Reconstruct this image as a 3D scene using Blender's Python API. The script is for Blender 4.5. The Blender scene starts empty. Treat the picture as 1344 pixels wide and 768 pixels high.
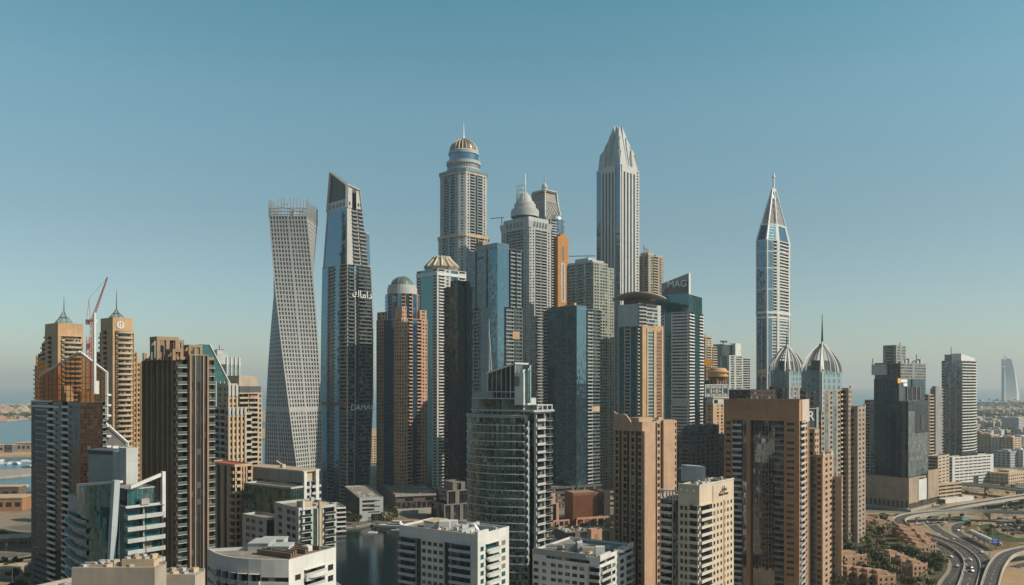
import bpy, math, random
from mathutils import Vector, Matrix, geometry, noise
R = math.radians
rnd = random.Random(7)
SC = bpy.context.scene
COL = SC.collection

# ------------------------------------------------------------------ camera, sky, sun, exposure
EYE, F, HOR = 118.0, 1050.0, 505.0           # eye height, focal length and horizon row in the photograph's pixels
cam_d = bpy.data.cameras.new('camera'); cam = bpy.data.objects.new('camera', cam_d); COL.objects.link(cam)
cam.location = (0, 0, EYE); cam.rotation_euler = (R(90), 0, 0)
cam_d.sensor_width = 36; cam_d.lens = 36 * F / 1344
cam_d.shift_y = (HOR - 384) / 1344
cam_d.clip_start = 1; cam_d.clip_end = 80000
SC.camera = cam

SUN_EL, SUN_AZ = 36.0, -14.0                  # azimuth measured from +X towards +Y
world = bpy.data.worlds.new('World'); SC.world = world; world.use_nodes = True
wn = world.node_tree; wn.nodes.clear()
sky = wn.nodes.new('ShaderNodeTexSky'); sky.sky_type = 'NISHITA'; sky.sun_disc = False
sky.sun_elevation = R(SUN_EL); sky.sun_rotation = R(90 - SUN_AZ)
sky.altitude = 100; sky.air_density = 1.0; sky.dust_density = 0.6; sky.ozone_density = 1.2
bgn = wn.nodes.new('ShaderNodeBackground'); bgn.inputs[1].default_value = 0.105
hs = wn.nodes.new('ShaderNodeMix'); hs.data_type = 'RGBA'; hs.blend_type = 'MULTIPLY'; hs.inputs[0].default_value = 1.0
tc = wn.nodes.new('ShaderNodeTexCoord'); sz = wn.nodes.new('ShaderNodeSeparateXYZ'); wn.links.new(tc.outputs['Generated'], sz.inputs[0])
cr = wn.nodes.new('ShaderNodeValToRGB'); wn.links.new(sz.outputs[2], cr.inputs[0]); cr.color_ramp.elements[0].position = 0.0; cr.color_ramp.elements[0].color = (.80, .905, .955, 1)
cr.color_ramp.elements[1].position = 1.0; cr.color_ramp.elements[1].color = (.28, .48, .42, 1)
for p_, c_ in ((.19, (.90, 1.01, .87, 1)), (.33, (.99, 1.33, 1.08, 1)), (.44, (.74, 1.35, 1.10, 1)), (.62, (.5, .8, .7, 1))): e_ = cr.color_ramp.elements.new(p_); e_.color = c_
wn.links.new(cr.outputs[0], hs.inputs[7])
wo = wn.nodes.new('ShaderNodeOutputWorld')
wn.links.new(sky.outputs[0], hs.inputs[6]); wn.links.new(hs.outputs[2], bgn.inputs[0]); wn.links.new(bgn.outputs[0], wo.inputs[0])
sd = bpy.data.lights.new('sun', 'SUN'); sun = bpy.data.objects.new('sun', sd); COL.objects.link(sun)
sd.energy = 5.0; sd.angle = R(0.5); sd.color = (1.0, 0.87, 0.70)
sv = Vector((math.cos(R(SUN_EL)) * math.cos(R(SUN_AZ)), math.cos(R(SUN_EL)) * math.sin(R(SUN_AZ)), math.sin(R(SUN_EL))))
sun.rotation_euler = sv.to_track_quat('Z', 'Y').to_euler(); sun.location = (0, 0, 900)
SC.view_settings.view_transform = 'Standard'; SC.view_settings.look = 'None'
SC.cycles.diffuse_bounces = 2
SC.view_settings.exposure = 0.0; SC.view_settings.gamma = 1.0

# ------------------------------------------------------------------ materials
MATS = {}
class NT:
    def __init__(s, name):
        s.m = bpy.data.materials.new(name); s.m.use_nodes = True
        s.t = s.m.node_tree; s.b = s.t.nodes['Principled BSDF']
    def n(s, typ, **kw):
        x = s.t.nodes.new('ShaderNode' + typ)
        for k, v in kw.items(): setattr(x, k, v)
        return x
    def put(s, x, sock):
        if isinstance(x, bpy.types.NodeSocket): s.t.links.new(x, sock)
        elif isinstance(x, tuple) and len(x) == 3 and sock.type == 'RGBA': sock.default_value = (*x, 1)
        else: sock.default_value = x
    def math(s, op, a, b=0.0, c=None):
        x = s.n('Math', operation=op); s.put(a, x.inputs[0]); s.put(b, x.inputs[1])
        if c is not None: s.put(c, x.inputs[2])
        return x.outputs[0]
    def vm(s, op, a, b=(0, 0, 0)):
        x = s.n('VectorMath', operation=op); s.put(a, x.inputs[0]); s.put(b, x.inputs[1]); return x.outputs[0]
    def mix(s, f, a, b, mode='MIX'):
        x = s.n('Mix', data_type='RGBA', blend_type=mode); s.put(f, x.inputs[0]); s.put(a, x.inputs[6]); s.put(b, x.inputs[7]); return x.outputs[2]
    def noise(s, vec, scale, detail=3, rough=.55):
        x = s.n('TexNoise'); s.t.links.new(vec, x.inputs['Vector']); x.inputs['Scale'].default_value = scale
        x.inputs['Detail'].default_value = detail; x.inputs['Roughness'].default_value = rough; return x.outputs[0]
    def pos(s): return s.n('NewGeometry').outputs['Position']
    def mapr(s, v, a, b, c, d):
        x = s.n('MapRange'); s.put(v, x.inputs[0])
        for i, q in enumerate((a, b, c, d)): x.inputs[i + 1].default_value = q
        return x.outputs[0]

def wall(name, c, rough=.75, var=.16, scale=.12, bump=.0):
    if name in MATS: return MATS[name]
    c = tuple(x * .84 for x in c); k = NT(name); p = k.pos()
    n1 = k.noise(p, scale, 4)
    st = k.noise(k.vm('MULTIPLY', p, (.55, .55, .035)), 1.0, 4, .6)
    f = k.math('ADD', k.mapr(n1, .3, .7, 1 - var, 1 + var * .5), k.mapr(st, .35, .7, -var * .6, var * .4))
    sx = k.n('SeparateXYZ'); k.put(p, sx.inputs[0]); zf = k.math('DIVIDE', sx.outputs[2], 3.47)
    ln = k.math('LESS_THAN', k.math('FRACT', zf), .035)
    wz = k.n('TexWhiteNoise', noise_dimensions='3D'); cb = k.n('CombineXYZ'); k.put(k.math('FLOOR', zf), cb.inputs[2]); k.put(k.math('FLOOR', k.math('DIVIDE', sx.outputs[0], 5.3)), cb.inputs[0]); k.put(k.math('FLOOR', k.math('DIVIDE', sx.outputs[1], 5.3)), cb.inputs[1]); k.put(cb.outputs[0], wz.inputs[0])
    f = k.math('MULTIPLY', f, k.math('SUBTRACT', k.mapr(wz.outputs[0], 0, 1, .95, 1.04), k.math('MULTIPLY', ln, .14)))
    col = k.mix(1.0, c, f, 'MULTIPLY')
    k.put(col, k.b.inputs['Base Color']); k.b.inputs['Roughness'].default_value = rough
    k.b.inputs['Specular IOR Level'].default_value = .35
    MATS[name] = k.m; return k.m

def plain(name, c, rough=.6, metal=0.0):
    if name in MATS: return MATS[name]
    k = NT(name); p = k.pos(); n1 = k.noise(p, .4, 3)
    k.put(k.mix(1.0, c, k.mapr(n1, .3, .7, .88, 1.08), 'MULTIPLY'), k.b.inputs['Base Color'])
    k.b.inputs['Roughness'].default_value = rough; k.b.inputs['Metallic'].default_value = metal
    MATS[name] = k.m; return k.m

def glass(name, tint, bw=1.6, fh=3.5, sp=.28, spc=None, mull=.07, mc=(.1, .11, .12), jit=.02, light=.08, ior=1.7, rough=.04, hl=.0, st=None, lc=(.07, .075, .075)):
    """coated curtain wall: panes, spandrels and mullions laid out in metres along the wall"""
    if name in MATS: return MATS[name]
    k = NT(name)
    uv = k.n('UVMap').outputs[0]
    sx = k.n('SeparateXYZ'); k.put(uv, sx.inputs[0])
    u = k.math('DIVIDE', sx.outputs[0], bw); v = k.math('DIVIDE', sx.outputs[1], fh)
    fu = k.math('FRACT', u); fv = k.math('FRACT', v)
    oi = k.n('ObjectInfo').outputs['Random']
    cb = k.n('CombineXYZ'); k.put(k.math('FLOOR', u), cb.inputs[0]); k.put(k.math('FLOOR', v), cb.inputs[1]); k.put(k.math('MULTIPLY', oi, 91.7), cb.inputs[2])
    wnz = k.n('TexWhiteNoise', noise_dimensions='3D'); k.put(cb.outputs[0], wnz.inputs[0])
    val = wnz.outputs[0]; wc = wnz.outputs[1]
    base = k.mix(1.0, tint, k.mapr(val, 0, 1, .55, 1.5), 'MULTIPLY')
    base = k.mix(k.math('GREATER_THAN', val, 1 - light), base, lc)
    spm = k.math('LESS_THAN', fv, sp)
    base = k.mix(spm, base, spc or tuple(x * .8 for x in tint))
    mm = k.math('MAXIMUM', k.math('LESS_THAN', fu, mull), k.math('LESS_THAN', fv, hl)) if hl else k.math('LESS_THAN', fu, mull)
    base = k.mix(mm, base, mc)
    k.put(base, k.b.inputs['Base Color'])
    k.put(k.math('ADD', rough, k.math('MULTIPLY', k.math('MAXIMUM', mm, k.math('MULTIPLY', spm, .25)), .4)), k.b.inputs['Roughness'])
    k.b.inputs['IOR'].default_value = ior
    if st: k.put(st, k.b.inputs['Specular Tint'])
    big = k.n('TexNoise'); k.put(k.pos(), big.inputs['Vector']); big.inputs['Scale'].default_value = .35; big.inputs['Detail'].default_value = 1
    j = k.vm('ADD', k.vm('MULTIPLY', k.vm('SUBTRACT', wc, (.5, .5, .5)), (jit * 2,) * 3), k.vm('MULTIPLY', k.vm('SUBTRACT', big.outputs[1], (.5, .5, .5)), (jit * 2,) * 3))
    k.put(k.vm('NORMALIZE', k.vm('ADD', k.n('NewGeometry').outputs['Normal'], j)), k.b.inputs['Normal'])
    MATS[name] = k.m; return k.m

def pane(name, tint=(.015, .02, .022), light=.18, lc=(.22, .20, .17), ior=1.6):
    return glass(name, tint, bw=1, fh=1, sp=0, mull=0.0, jit=.02, light=light, ior=ior, lc=lc)

def tglass(name, c, alpha):
    if name in MATS: return MATS[name]
    k = NT(name); tr = k.n('BsdfTransparent'); tr.inputs[0].default_value = (*[min(1, x * 3) for x in c], 1)
    mx = k.n('MixShader'); mx.inputs[0].default_value = alpha
    k.b.inputs['Base Color'].default_value = (*c, 1); k.b.inputs['Roughness'].default_value = .06
    k.t.links.new(tr.outputs[0], mx.inputs[1]); k.t.links.new(k.b.outputs[0], mx.inputs[2])
    k.t.links.new(mx.outputs[0], k.t.nodes['Material Output'].inputs[0])
    MATS[name] = k.m; return k.m

# ------------------------------------------------------------------ mesh builder
class MB:
    def __init__(s): s.v = []; s.f = []; s.m = []; s.uv = []
    def quad(s, a, b, c, d, mi=0, uv=None):
        i = len(s.v); s.v += [a, b, c, d]; s.f.append((i, i + 1, i + 2, i + 3)); s.m.append(mi)
        s.uv += uv if uv else [(0, 0)] * 4
    def poly(s, pts, mi=0):
        i = len(s.v); s.v += [tuple(p) for p in pts]; s.f.append(tuple(range(i, i + len(pts)))); s.m.append(mi); s.uv += [(0, 0)] * len(pts)
    def box(s, x0, x1, y0, y1, z0, z1, mi=0):
        s.prism([(x0, y0), (x1, y0), (x1, y1), (x0, y1)], z0, z1, mi)
    def prism(s, P, z0, z1, mi=0, P2=None, cap=True, bot=True):
        P2 = P2 or P; n = len(P); u = 0
        for i in range(n):
            j = (i + 1) % n; a, b, c, d = P[i], P[j], P2[j], P2[i]; l = math.dist(a, b)
            s.quad((*a, z0), (*b, z0), (*c, z1), (*d, z1), mi, [(u, z0), (u + l, z0), (u + l, z1), (u, z1)]); u += l
        if cap: s.poly([(*p, z1) for p in P2], mi)
        if bot: s.poly([(*p, z0) for p in reversed(P)], mi)
    def obox(s, o, ax, ay, az, mi=0):
        o, ax, ay, az = map(Vector, (o, ax, ay, az)); c = [o, o + ax, o + ax + ay, o + ay]; t = [p + az for p in c]
        q = [tuple(p) for p in c + t]
        for f in ((0, 3, 2, 1), (4, 5, 6, 7), (0, 1, 5, 4), (1, 2, 6, 5), (2, 3, 7, 6), (3, 0, 4, 7)): s.quad(*[q[i] for i in f], mi)
    def tube(s, pts, r, n=6, mi=0, r1=None):
        pts = [Vector(p) for p in pts]; rings = []; N = len(pts)
        for i, p in enumerate(pts):
            d = (pts[min(i + 1, N - 1)] - pts[max(i - 1, 0)]).normalized()
            a = d.cross(Vector((0, 0, 1)));  a = a.normalized() if a.length > 1e-3 else Vector((1, 0, 0))
            b = a.cross(d); rr = r if r1 is None else r + (r1 - r) * i / (N - 1)
            rings.append([tuple(p + a * rr * math.cos(2 * math.pi * k / n) + b * rr * math.sin(2 * math.pi * k / n)) for k in range(n)])
        for i in range(N - 1):
            for k in range(n):
                l = (k + 1) % n; s.quad(rings[i][l], rings[i][k], rings[i + 1][k], rings[i + 1][l], mi)
        s.poly(rings[0], mi); s.poly(rings[-1][::-1], mi)
    def lathe(s, prof, cx, cy, n=24, mi=0, uvs=1.0):
        for (r0, z0), (r1, z1) in zip(prof, prof[1:]):
            for k in range(n):
                a, b = 2 * math.pi * k / n, 2 * math.pi * (k + 1) / n; ca, sa, cb, sb = math.cos(a), math.sin(a), math.cos(b), math.sin(b)
                q = [(cx + r0 * ca, cy + r0 * sa, z0), (cx + r0 * cb, cy + r0 * sb, z0), (cx + r1 * cb, cy + r1 * sb, z1), (cx + r1 * ca, cy + r1 * sa, z1)]
                rr = max(r0, r1)
                s.quad(*q, mi, [(a * rr, z0), (b * rr, z0), (b * rr, z1), (a * rr, z1)])
    def pieces(s):
        key = {}; par = list(range(len(s.f)))
        def fd(i):
            while par[i] != i: par[i] = par[par[i]]; i = par[i]
            return i
        for i, f in enumerate(s.f):
            for v in f:
                k = tuple(round(c, 2) for c in s.v[v])
                if k in key: par[fd(i)] = fd(key[k])
                else: key[k] = i
        out = {}; lo = 0
        for i, f in enumerate(s.f):
            b = out.setdefault(fd(i), MB()); j = len(b.v); b.v += [s.v[v] for v in f]; b.f.append(tuple(range(j, j + len(f)))); b.m.append(s.m[i]); b.uv += s.uv[lo:lo + len(f)]; lo += len(f)
        return list(out.values())
    def add(s, o, M):
        i = len(s.v); s.v += [tuple(M @ Vector(p)) for p in o.v]; s.f += [tuple(q + i for q in f) for f in o.f]; s.m += o.m; s.uv += o.uv
    def mesh(s, name, mats):
        me = bpy.data.meshes.new(name); me.from_pydata(s.v, [], s.f)
        for m in mats: me.materials.append(m)
        if len(mats) > 1: me.polygons.foreach_set('material_index', s.m)
        ul = me.uv_layers.new(name='UVMap'); ul.data.foreach_set('uv', [c for p in s.uv for c in p])
        me.update(); return me
    def build(s, name, mats, parent=None):
        if not s.f: return None
        mats = mats if isinstance(mats, (list, tuple)) else [mats]
        o = bpy.data.objects.new(name, s.mesh(name, mats)); COL.objects.link(o)
        if parent: o.parent = parent
        return o

def tag(o, label=None, cat=None, group=None, kind=None):
    if label: o['label'] = label
    if cat: o['category'] = cat
    if group: o['group'] = group
    if kind: o['kind'] = kind
    return o
def empty(name, loc, rz, label, cat, group=None):
    o = bpy.data.objects.new(name, None); COL.objects.link(o); o.location = loc; o.rotation_euler = (0, 0, rz); o.empty_display_size = 2
    return tag(o, label, cat, group)
def copy_tree(o, parent=None):
    c = o.copy(); COL.objects.link(c)
    if parent: c.parent = parent
    for ch in list(o.children): copy_tree(ch, c)
    return c
def X(px, Y): return (px - 672) / F * Y
def G(px, py, z=0.0):                        # the point at height z seen at a pixel
    Y = (EYE - z) * F / (py - HOR); return Vector((X(px, Y), Y, z))

# ------------------------------------------------------------------ buildings
WIN_NEAR = 520.0
def cat_win(w, h, mats):
    def make():
        b = MB(); fr = .07
        b.quad((fr, .05, fr), (w - fr, .05, fr), (w - fr, .05, h - fr), (fr, .05, h - fr), 0, [(.5, .5)] * 4)
        for (x0, x1, a, c) in ((0, w, 0, fr), (0, w, h - fr, h), (0, fr, fr, h - fr), (w - fr, w, fr, h - fr)): b.box(x0, x1, 0, .05, a, c, 1)
        if w > 1.1: b.box(w * .5 - .03, w * .5 + .03, .0, .049, fr, h - fr, 1)
        return b
    return make
def cat_bal(w, pr, rd, kind):
    def make():
        b = MB(); b.box(.02, w - .02, -pr, rd, 0, .24, 0)
        m = 0 if kind == 'b' else 1; t = .1 if kind == 'b' else .04
        b.box(.02, w - .02, -pr, -pr + t, .24, 1.3, m)
        if pr > .3:
            b.box(.02, .02 + t, -pr + t, -.01, .24, 1.3, m); b.box(w - .02 - t, w - .02, -pr + t, -.01, .24, 1.3, m)
        if kind == 'r': b.box(0, w, -pr - .03, -pr + .06, 1.3, 1.36, 0)
        return b
    return make

SPLIT = set('roof_frame refuge_floor ring_band parapet_block balcony_edge pilaster_cap drum_window yellow_ring roof_core rooftop_unit roof_fin column loggia_column crown_opening stair_core slab_fin side_balcony opening roof_light curved_balcony slab_ring balcony slab slab_window upper_window sign edge_frame cap_slab roof_light eave_opening base_arcade stepped_parapet portal_frame cornice refuge_band penthouse fin roof_wall crown_slot open_frame coping panel_joint roof_coping'.split())
CHILD = {'rooftop_unit': ('roof',), 'antenna': ('roof',), 'satellite_dish': ('roof',), 'roof_light': ('roof',), 'dome_rib': ('dome',), 'dome_screen': ('dome',), 'pyramid_rib': ('pyramid_roof',), 'crown_rib': ('crown_drum',), 'crown_mullion': ('crown_glass',), 'penthouse_frame': ('penthouse_glass',), 'drum_window': ('drum',), 'upper_window': ('upper_glass',), 'loggia_column': ('loggia',), 'slab_window': ('tan_slab', 'orange_slab'), 'slab_notch': ('orange_slab',), 'slab_panel': ('orange_slab',), 'slab_opening': ('orange_slab',), 'slab_fin': ('tan_slab',), 'slab_glazing': ('tan_slab',), 'slab_recess': ('tan_slab',), 'eave_opening': ('eave_wing',), 'sail_slat': ('sign_sail',), 'sail_edge': ('sign_sail',), 'louvre': ('lift_tower',), 'panel_joint': ('parapet_screen',), 'wing_frame': ('teal_wing',), 'plant_rim': ('plant_screen',), 'ring_window': ('round_deck',), 'cone_lattice': ('cone_core',), 'crown_slot': ('crown_core',), 'front_slab': ('wall',), 'top_window': ('top_storey',)}
class Bld:
    def __init__(s, name, label, cat, xl, xc, xr, Y, th, wallm, glassm, pan=None, frame=None, bal=None, rail=None, fh=3.5, group=None, near=None, pr=.9, rd=1.2, bwall=None):
        s.Y = Y; s.th = R(th); s.c, s.s = math.cos(s.th), math.sin(s.th); s.Xc = X(xc, Y); s.xc = xc
        s.o = empty(name, (s.Xc, Y, 0), s.th, label, cat, group)
        s.W = MB(); s.GL = MB(); s.RF = MB(); s.items = []; s.wallm = wallm; s.glassm = glassm; s.pan = pan or pane('window_pane')
        s.frame = frame or plain('window_frame_dark', (.06, .06, .06)); s.bal = bal or wallm; s.rail = rail or tglass('balcony_rail_glass', (.10, .14, .14), .75)
        s.fh = fh; s.near = (Y < WIN_NEAR) if near is None else near; s.pr = pr; s.rd = rd; s.PN = MB()
        s.a = s.x(xr); s.b = s.y(xl); s.roofm = None; s.extra = {}
    def x(s, px): k = (px - 672) / F; return (k * s.Y - s.Xc) / (s.c - k * s.s)
    def x_at(s, px, y): k = (px - 672) / F; return (k * s.Y + k * y * s.c - s.Xc + y * s.s) / (s.c - k * s.s)
    def zc(s, py): return s.z(py, s.a / 2, s.b / 2)
    def y(s, px): k = (px - 672) / F; return (s.Xc - k * s.Y) / (s.s + k * s.c)
    def z(s, py, dx=0, dy=0): return EYE - (py - HOR) / F * (s.Y + dx * s.s + dy * s.c)
    def world(s, x, y, z=0): return Vector((s.Xc + x * s.c - y * s.s, s.Y + x * s.s + y * s.c, z))
    def loc(s, px, Yd):                       # local point under a pixel column at world depth Yd
        dx, dy = X(px, Yd) - s.Xc, Yd - s.Y; return (dx * s.c + dy * s.s, -dx * s.s + dy * s.c)
    # one wall, between two plan points, possibly leaning (p0t, p1t)
    def face(s, p0, p1, z0, z1, spec, p0t=None, p1t=None, fh=None, items=True):
        fh = fh or s.fh; nf = max(1, round((z1 - z0) / fh)); f = (z1 - z0) / nf
        p0 = Vector(p0); p1 = Vector(p1); p0t = Vector(p0t) if p0t else p0; p1t = Vector(p1t) if p1t else p1
        L = (p1 - p0).length
        if L < .05: return
        t = (p1 - p0) / L; n = Vector((t.y, -t.x)); lean = (p0t - p0).length + (p1t - p1).length > .01
        def pt(q, d, z):
            if lean:
                k = (z - z0) / (z1 - z0); a = p0.lerp(p0t, k); b = p1.lerp(p1t, k); c = a.lerp(b, q / L)
            else: c = p0 + t * q
            return (c.x + n.x * d, c.y + n.y * d, z)
        cols = []
        for tk in spec.split():
            pp = tk.split('/'); cols.append((pp[0][0], float(pp[0][1:]), [float(e) for e in pp[1:]]))
        sc = L / sum(c[1] for c in cols); q = 0.0; W, GL = s.W, s.GL
        vs = (s.world(*(p0 + p1) / 2) - Vector((0, 0, 0)))
        wn_ = Vector((n.x * s.c - n.y * s.s, n.x * s.s + n.y * s.c)); vis = (wn_.x * vs.x + wn_.y * vs.y) < 0
        for ty, w, ar in cols:
            w *= sc; a, b = q, q + w; q = b
            def wq(a, b, za, zb, d=0.0): W.quad(pt(a, d, za), pt(b, d, za), pt(b, d, zb), pt(a, d, zb))
            def side(a, d0, d1, za, zb, flip=False):
                e = [pt(a, d0, za), pt(a, d1, za), pt(a, d1, zb), pt(a, d0, zb)]; W.quad(*(e[::-1] if flip else e))
            def lid(a, b, d0, d1, z, flip=False):
                e = [pt(a, d0, z), pt(b, d0, z), pt(b, d1, z), pt(a, d1, z)]; W.quad(*(e[::-1] if flip else e))
            if ty == 'w': wq(a, b, z0, z1)
            elif ty == 'f':
                d = ar[0] if ar else .6
                wq(a, b, z0, z1, d); side(a, 0, d, z0, z1); side(b, 0, d, z0, z1, True); lid(a, b, d, 0, z1)
            elif ty == 'g': GL.quad(pt(a, 0, z0), pt(b, 0, z0), pt(b, 0, z1), pt(a, 0, z1), 0, [(a, z0), (b, z0), (b, z1), (a, z1)])
            elif ty == 'k':
                d = -(ar[0] if ar else 1.0); GL.quad(pt(a, d, z0), pt(b, d, z0), pt(b, d, z1), pt(a, d, z1), 0, [(a, z0), (b, z0), (b, z1), (a, z1)])
                side(a, 0, d, z0, z1); side(b, 0, d, z0, z1, True); lid(a, b, 0, d, z1)
            elif ty in 'ps':
                wf = ar[0] if ar else .6; hf = ar[1] if len(ar) > 1 else .5; dep = ar[2] if len(ar) > 2 else .25
                if ty == 's': wf = 1.0; hf = ar[0] if ar else .5; dep = ar[1] if len(ar) > 1 else .25
                m = w * (1 - wf) / 2; l, r = a + m, b - m; prev = z0
                if m > .01: wq(a, l, z0, z1); wq(r, b, z0, z1)
                for i in range(nf):
                    z = z0 + i * f; zs = z + f * (1 - hf) * .55; zt = zs + f * hf
                    wq(l, r, prev, zs); prev = zt
                    lid(l, r, 0, -dep, zs); lid(l, r, -dep, 0, zt)
                    if m > .01: side(l, 0, -dep, zs, zt); side(r, 0, -dep, zs, zt, True)
                    if s.near and vis and items and ty == 'p' and not lean:
                        s.items.append(('window', (round(r - l, 2), round(zt - zs, 2)), pt(l, -dep + .06, zs), t, n))
                    else:
                        nn = max(1, int((r - l) / 1.8)); k = (r - l) / nn
                        for e in range(nn):
                            uo = rnd.randrange(900) + .3; vo = rnd.randrange(900) + .3
                            s.PN.quad(pt(l + e * k, -dep, zs), pt(l + e * k + k, -dep, zs), pt(l + e * k + k, -dep, zt), pt(l + e * k, -dep, zt), 0, [(uo, vo)] * 4)
                wq(l, r, prev, z1)
            elif ty in 'br':
                rd, pr = s.rd, (ar[0] if ar else s.pr); side(a, 0, -rd, z0, z1); side(b, 0, -rd, z0, z1, True)
                nn = max(1, int(w / 2.0)); k = w / nn
                for i in range(nf):
                    z = z0 + i * f
                    for e in range(nn):
                        uo = rnd.randrange(900) + .3; vo = rnd.randrange(900) + .3
                        s.PN.quad(pt(a + e * k, -rd, z), pt(a + e * k + k, -rd, z), pt(a + e * k + k, -rd, z + f), pt(a + e * k, -rd, z + f), 0, [(uo, vo)] * 4)
                    s.items.append((ty + 'balcony', (round(w, 2), round(pr, 2), rd), pt(a, 0, z), t, n) if not lean else (ty + 'balcony', (round((Vector(pt(b, 0, z)) - Vector(pt(a, 0, z))).length, 2), round(pr, 2), rd), pt(a, 0, z), t, n))
                lid(a, b, -rd, s.pr, z1 + .01); 
    def block(s, x0, x1, y0, y1, z0, z1, Rs, Ls, back='w1 s8 w1', roof=True, par=1.0, fh=None):
        s.face((x0, y0), (x1, y0), z0, z1, Rs, fh=fh); s.face((x0, y1), (x0, y0), z0, z1, Ls, fh=fh)
        s.face((x1, y0), (x1, y1), z0, z1, back, fh=fh, items=False); s.face((x1, y1), (x0, y1), z0, z1, back, fh=fh, items=False)
        if roof: s.roof([(x0, y0), (x1, y0), (x1, y1), (x0, y1)], z1, par)
    def ring(s, P, z0, z1, specs, Pt=None, roof=True, par=1.0, fh=None):
        n = len(P); Pt = Pt or P
        for i in range(n):
            j = (i + 1) % n; s.face(P[i], P[j], z0, z1, specs[i % len(specs)] if isinstance(specs, (list, tuple)) else specs, Pt[i], Pt[j], fh=fh)
        if roof: s.roof(Pt, z1, par)
    def roof(s, P, z, par=1.0):
        s.RF.poly([(*p, z) for p in P])
        if par > 0:
            n = len(P); cx = sum(p[0] for p in P) / n; cy = sum(p[1] for p in P) / n
            def off(p, d):
                dx, dy = p[0] - cx, p[1] - cy; l = math.hypot(dx, dy) or 1; return (p[0] + dx / l * d, p[1] + dy / l * d)
            O = [off(p, .05) for p in P]; I = [off(p, -.55) for p in P]
            for i in range(n):
                j = (i + 1) % n; s.W.prism([O[i], O[j], I[j], I[i]], z - .02, z + par)
    def mb(s, name, mats): # named extra part
        b = MB(); s.extra.setdefault(name, []).append((b, mats)); return b
    def done(s, roofm=None, cap=100):
        nm = s.o
        s.W.build('wall', s.wallm, nm); s.GL.build('curtain_wall', s.glassm, nm); s.RF.build('roof', roofm or MATS['roof_gravel'], nm)
        p = s.PN.build('window', s.pan, nm)
        if p: p['kind'] = 'stuff'
        for k, l in s.extra.items():
            n = 0
            for b, m in l:
                P = b.pieces() if k in SPLIT else [b]; n += len(P)
                if n > 100: P = [b]
                for e in P:
                    o = e.build(k, m, nm)
                    if n > 100: o['kind'] = 'stuff'
        first = {}
        for o in nm.children: first.setdefault(o.name.split('.')[0], o)
        for o in list(nm.children):
            k = CHILD.get(o.name.split('.')[0])
            for c in (k or ()):
                if c in first and first[c] is not o: o.parent = first[c]; break
        groups = {}
        for it in s.items: groups.setdefault(it[0][1:] if it[0] != 'window' else 'window', []).append(it)
        for name, L in groups.items():
            def rank(it):
                w = s.world(it[2][0], it[2][1], it[2][2]); n = it[4]; nx, ny = n.x * s.c - n.y * s.s, n.x * s.s + n.y * s.c
                d = w.length; face = -(nx * w.x + ny * w.y) / d; py = HOR - (w.z - EYE) * F / max(w.y, 1)
                return (face < 0.05, py > 775, w.y)
            L.sort(key=rank); cache = {}; rest = MB(); mats = None
            for i, (ty, key, o, t, n) in enumerate(L):
                M = Matrix(((t.x, -n.x, 0, o[0]), (t.y, -n.y, 0, o[1]), (0, 0, 1, o[2]), (0, 0, 0, 1)))
                kk = (ty,) + key
                if kk not in cache:
                    cache[kk] = [cat_win(key[0], key[1], None)() if name == 'window' else cat_bal(key[0], key[1], key[2], ty[0])(), None, None]
                mats = [s.pan, s.frame] if name == 'window' else [s.bal, s.rail]
                if i < cap and rank((ty, key, o, t, n))[:2] == (False, False):
                    if cache[kk][1] is None: cache[kk][1] = cache[kk][0].mesh(name, mats)
                    if s.near and cache[kk][2] is None:      # a sub-part: the frame of a window, the railing of a balcony
                        A, Bm = MB(), MB(); lo = 0; src = cache[kk][0]
                        for qi, fc in enumerate(src.f):
                            sub = (src.m[qi] == 1) if name == 'window' else (min(src.v[v][2] for v in fc) > .2 and max(src.v[v][2] for v in fc) > .3)
                            T = Bm if sub else A; k0 = len(T.v); T.v += [src.v[v] for v in fc]; T.f.append(tuple(range(k0, k0 + len(fc)))); T.m.append(src.m[qi]); T.uv += src.uv[lo:lo + len(fc)]; lo += len(fc)
                        cache[kk][2] = (A.mesh(name, mats), Bm.mesh('frame' if name == 'window' else 'railing', mats))
                    ob = bpy.data.objects.new(name, cache[kk][2][0] if s.near else cache[kk][1]); COL.objects.link(ob); ob.parent = nm; ob.matrix_local = M
                    if s.near: sb = bpy.data.objects.new('frame' if name == 'window' else 'railing', cache[kk][2][1]); COL.objects.link(sb); sb.parent = ob
                else:
                    j = len(rest.uv); rest.add(cache[kk][0], M)
                    uo = (rnd.randrange(900) + .3, rnd.randrange(900) + .3)
                    rest.uv[j:] = [uo] * (len(rest.uv) - j)
            r = rest.build(name, mats, nm) if mats else None
            if r: r['kind'] = 'stuff'
        return nm

def text(body, size, M, mat, parent, name='lettering', depth=.15):
    cu = bpy.data.curves.new(name, 'FONT'); cu.body = body; cu.size = size; cu.extrude = depth; cu.align_x = 'CENTER'; cu.align_y = 'CENTER'
    o = bpy.data.objects.new(name, cu); COL.objects.link(o)
    dg = bpy.context.evaluated_depsgraph_get(); me = bpy.data.meshes.new_from_object(o.evaluated_get(dg))
    bpy.data.objects.remove(o); me.materials.clear(); me.materials.append(mat)
    ob = bpy.data.objects.new(name, me); COL.objects.link(ob); ob.parent = parent; ob.matrix_local = M; return ob
def face_matrix(o, t, n, sx=1.0):              # text plane: x along the wall, y up, z outwards
    return Matrix(((t[0] * sx, 0, n[0], o[0]), (t[1] * sx, 0, n[1], o[1]), (0, 1, 0, o[2]), (0, 0, 0, 1)))
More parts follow.
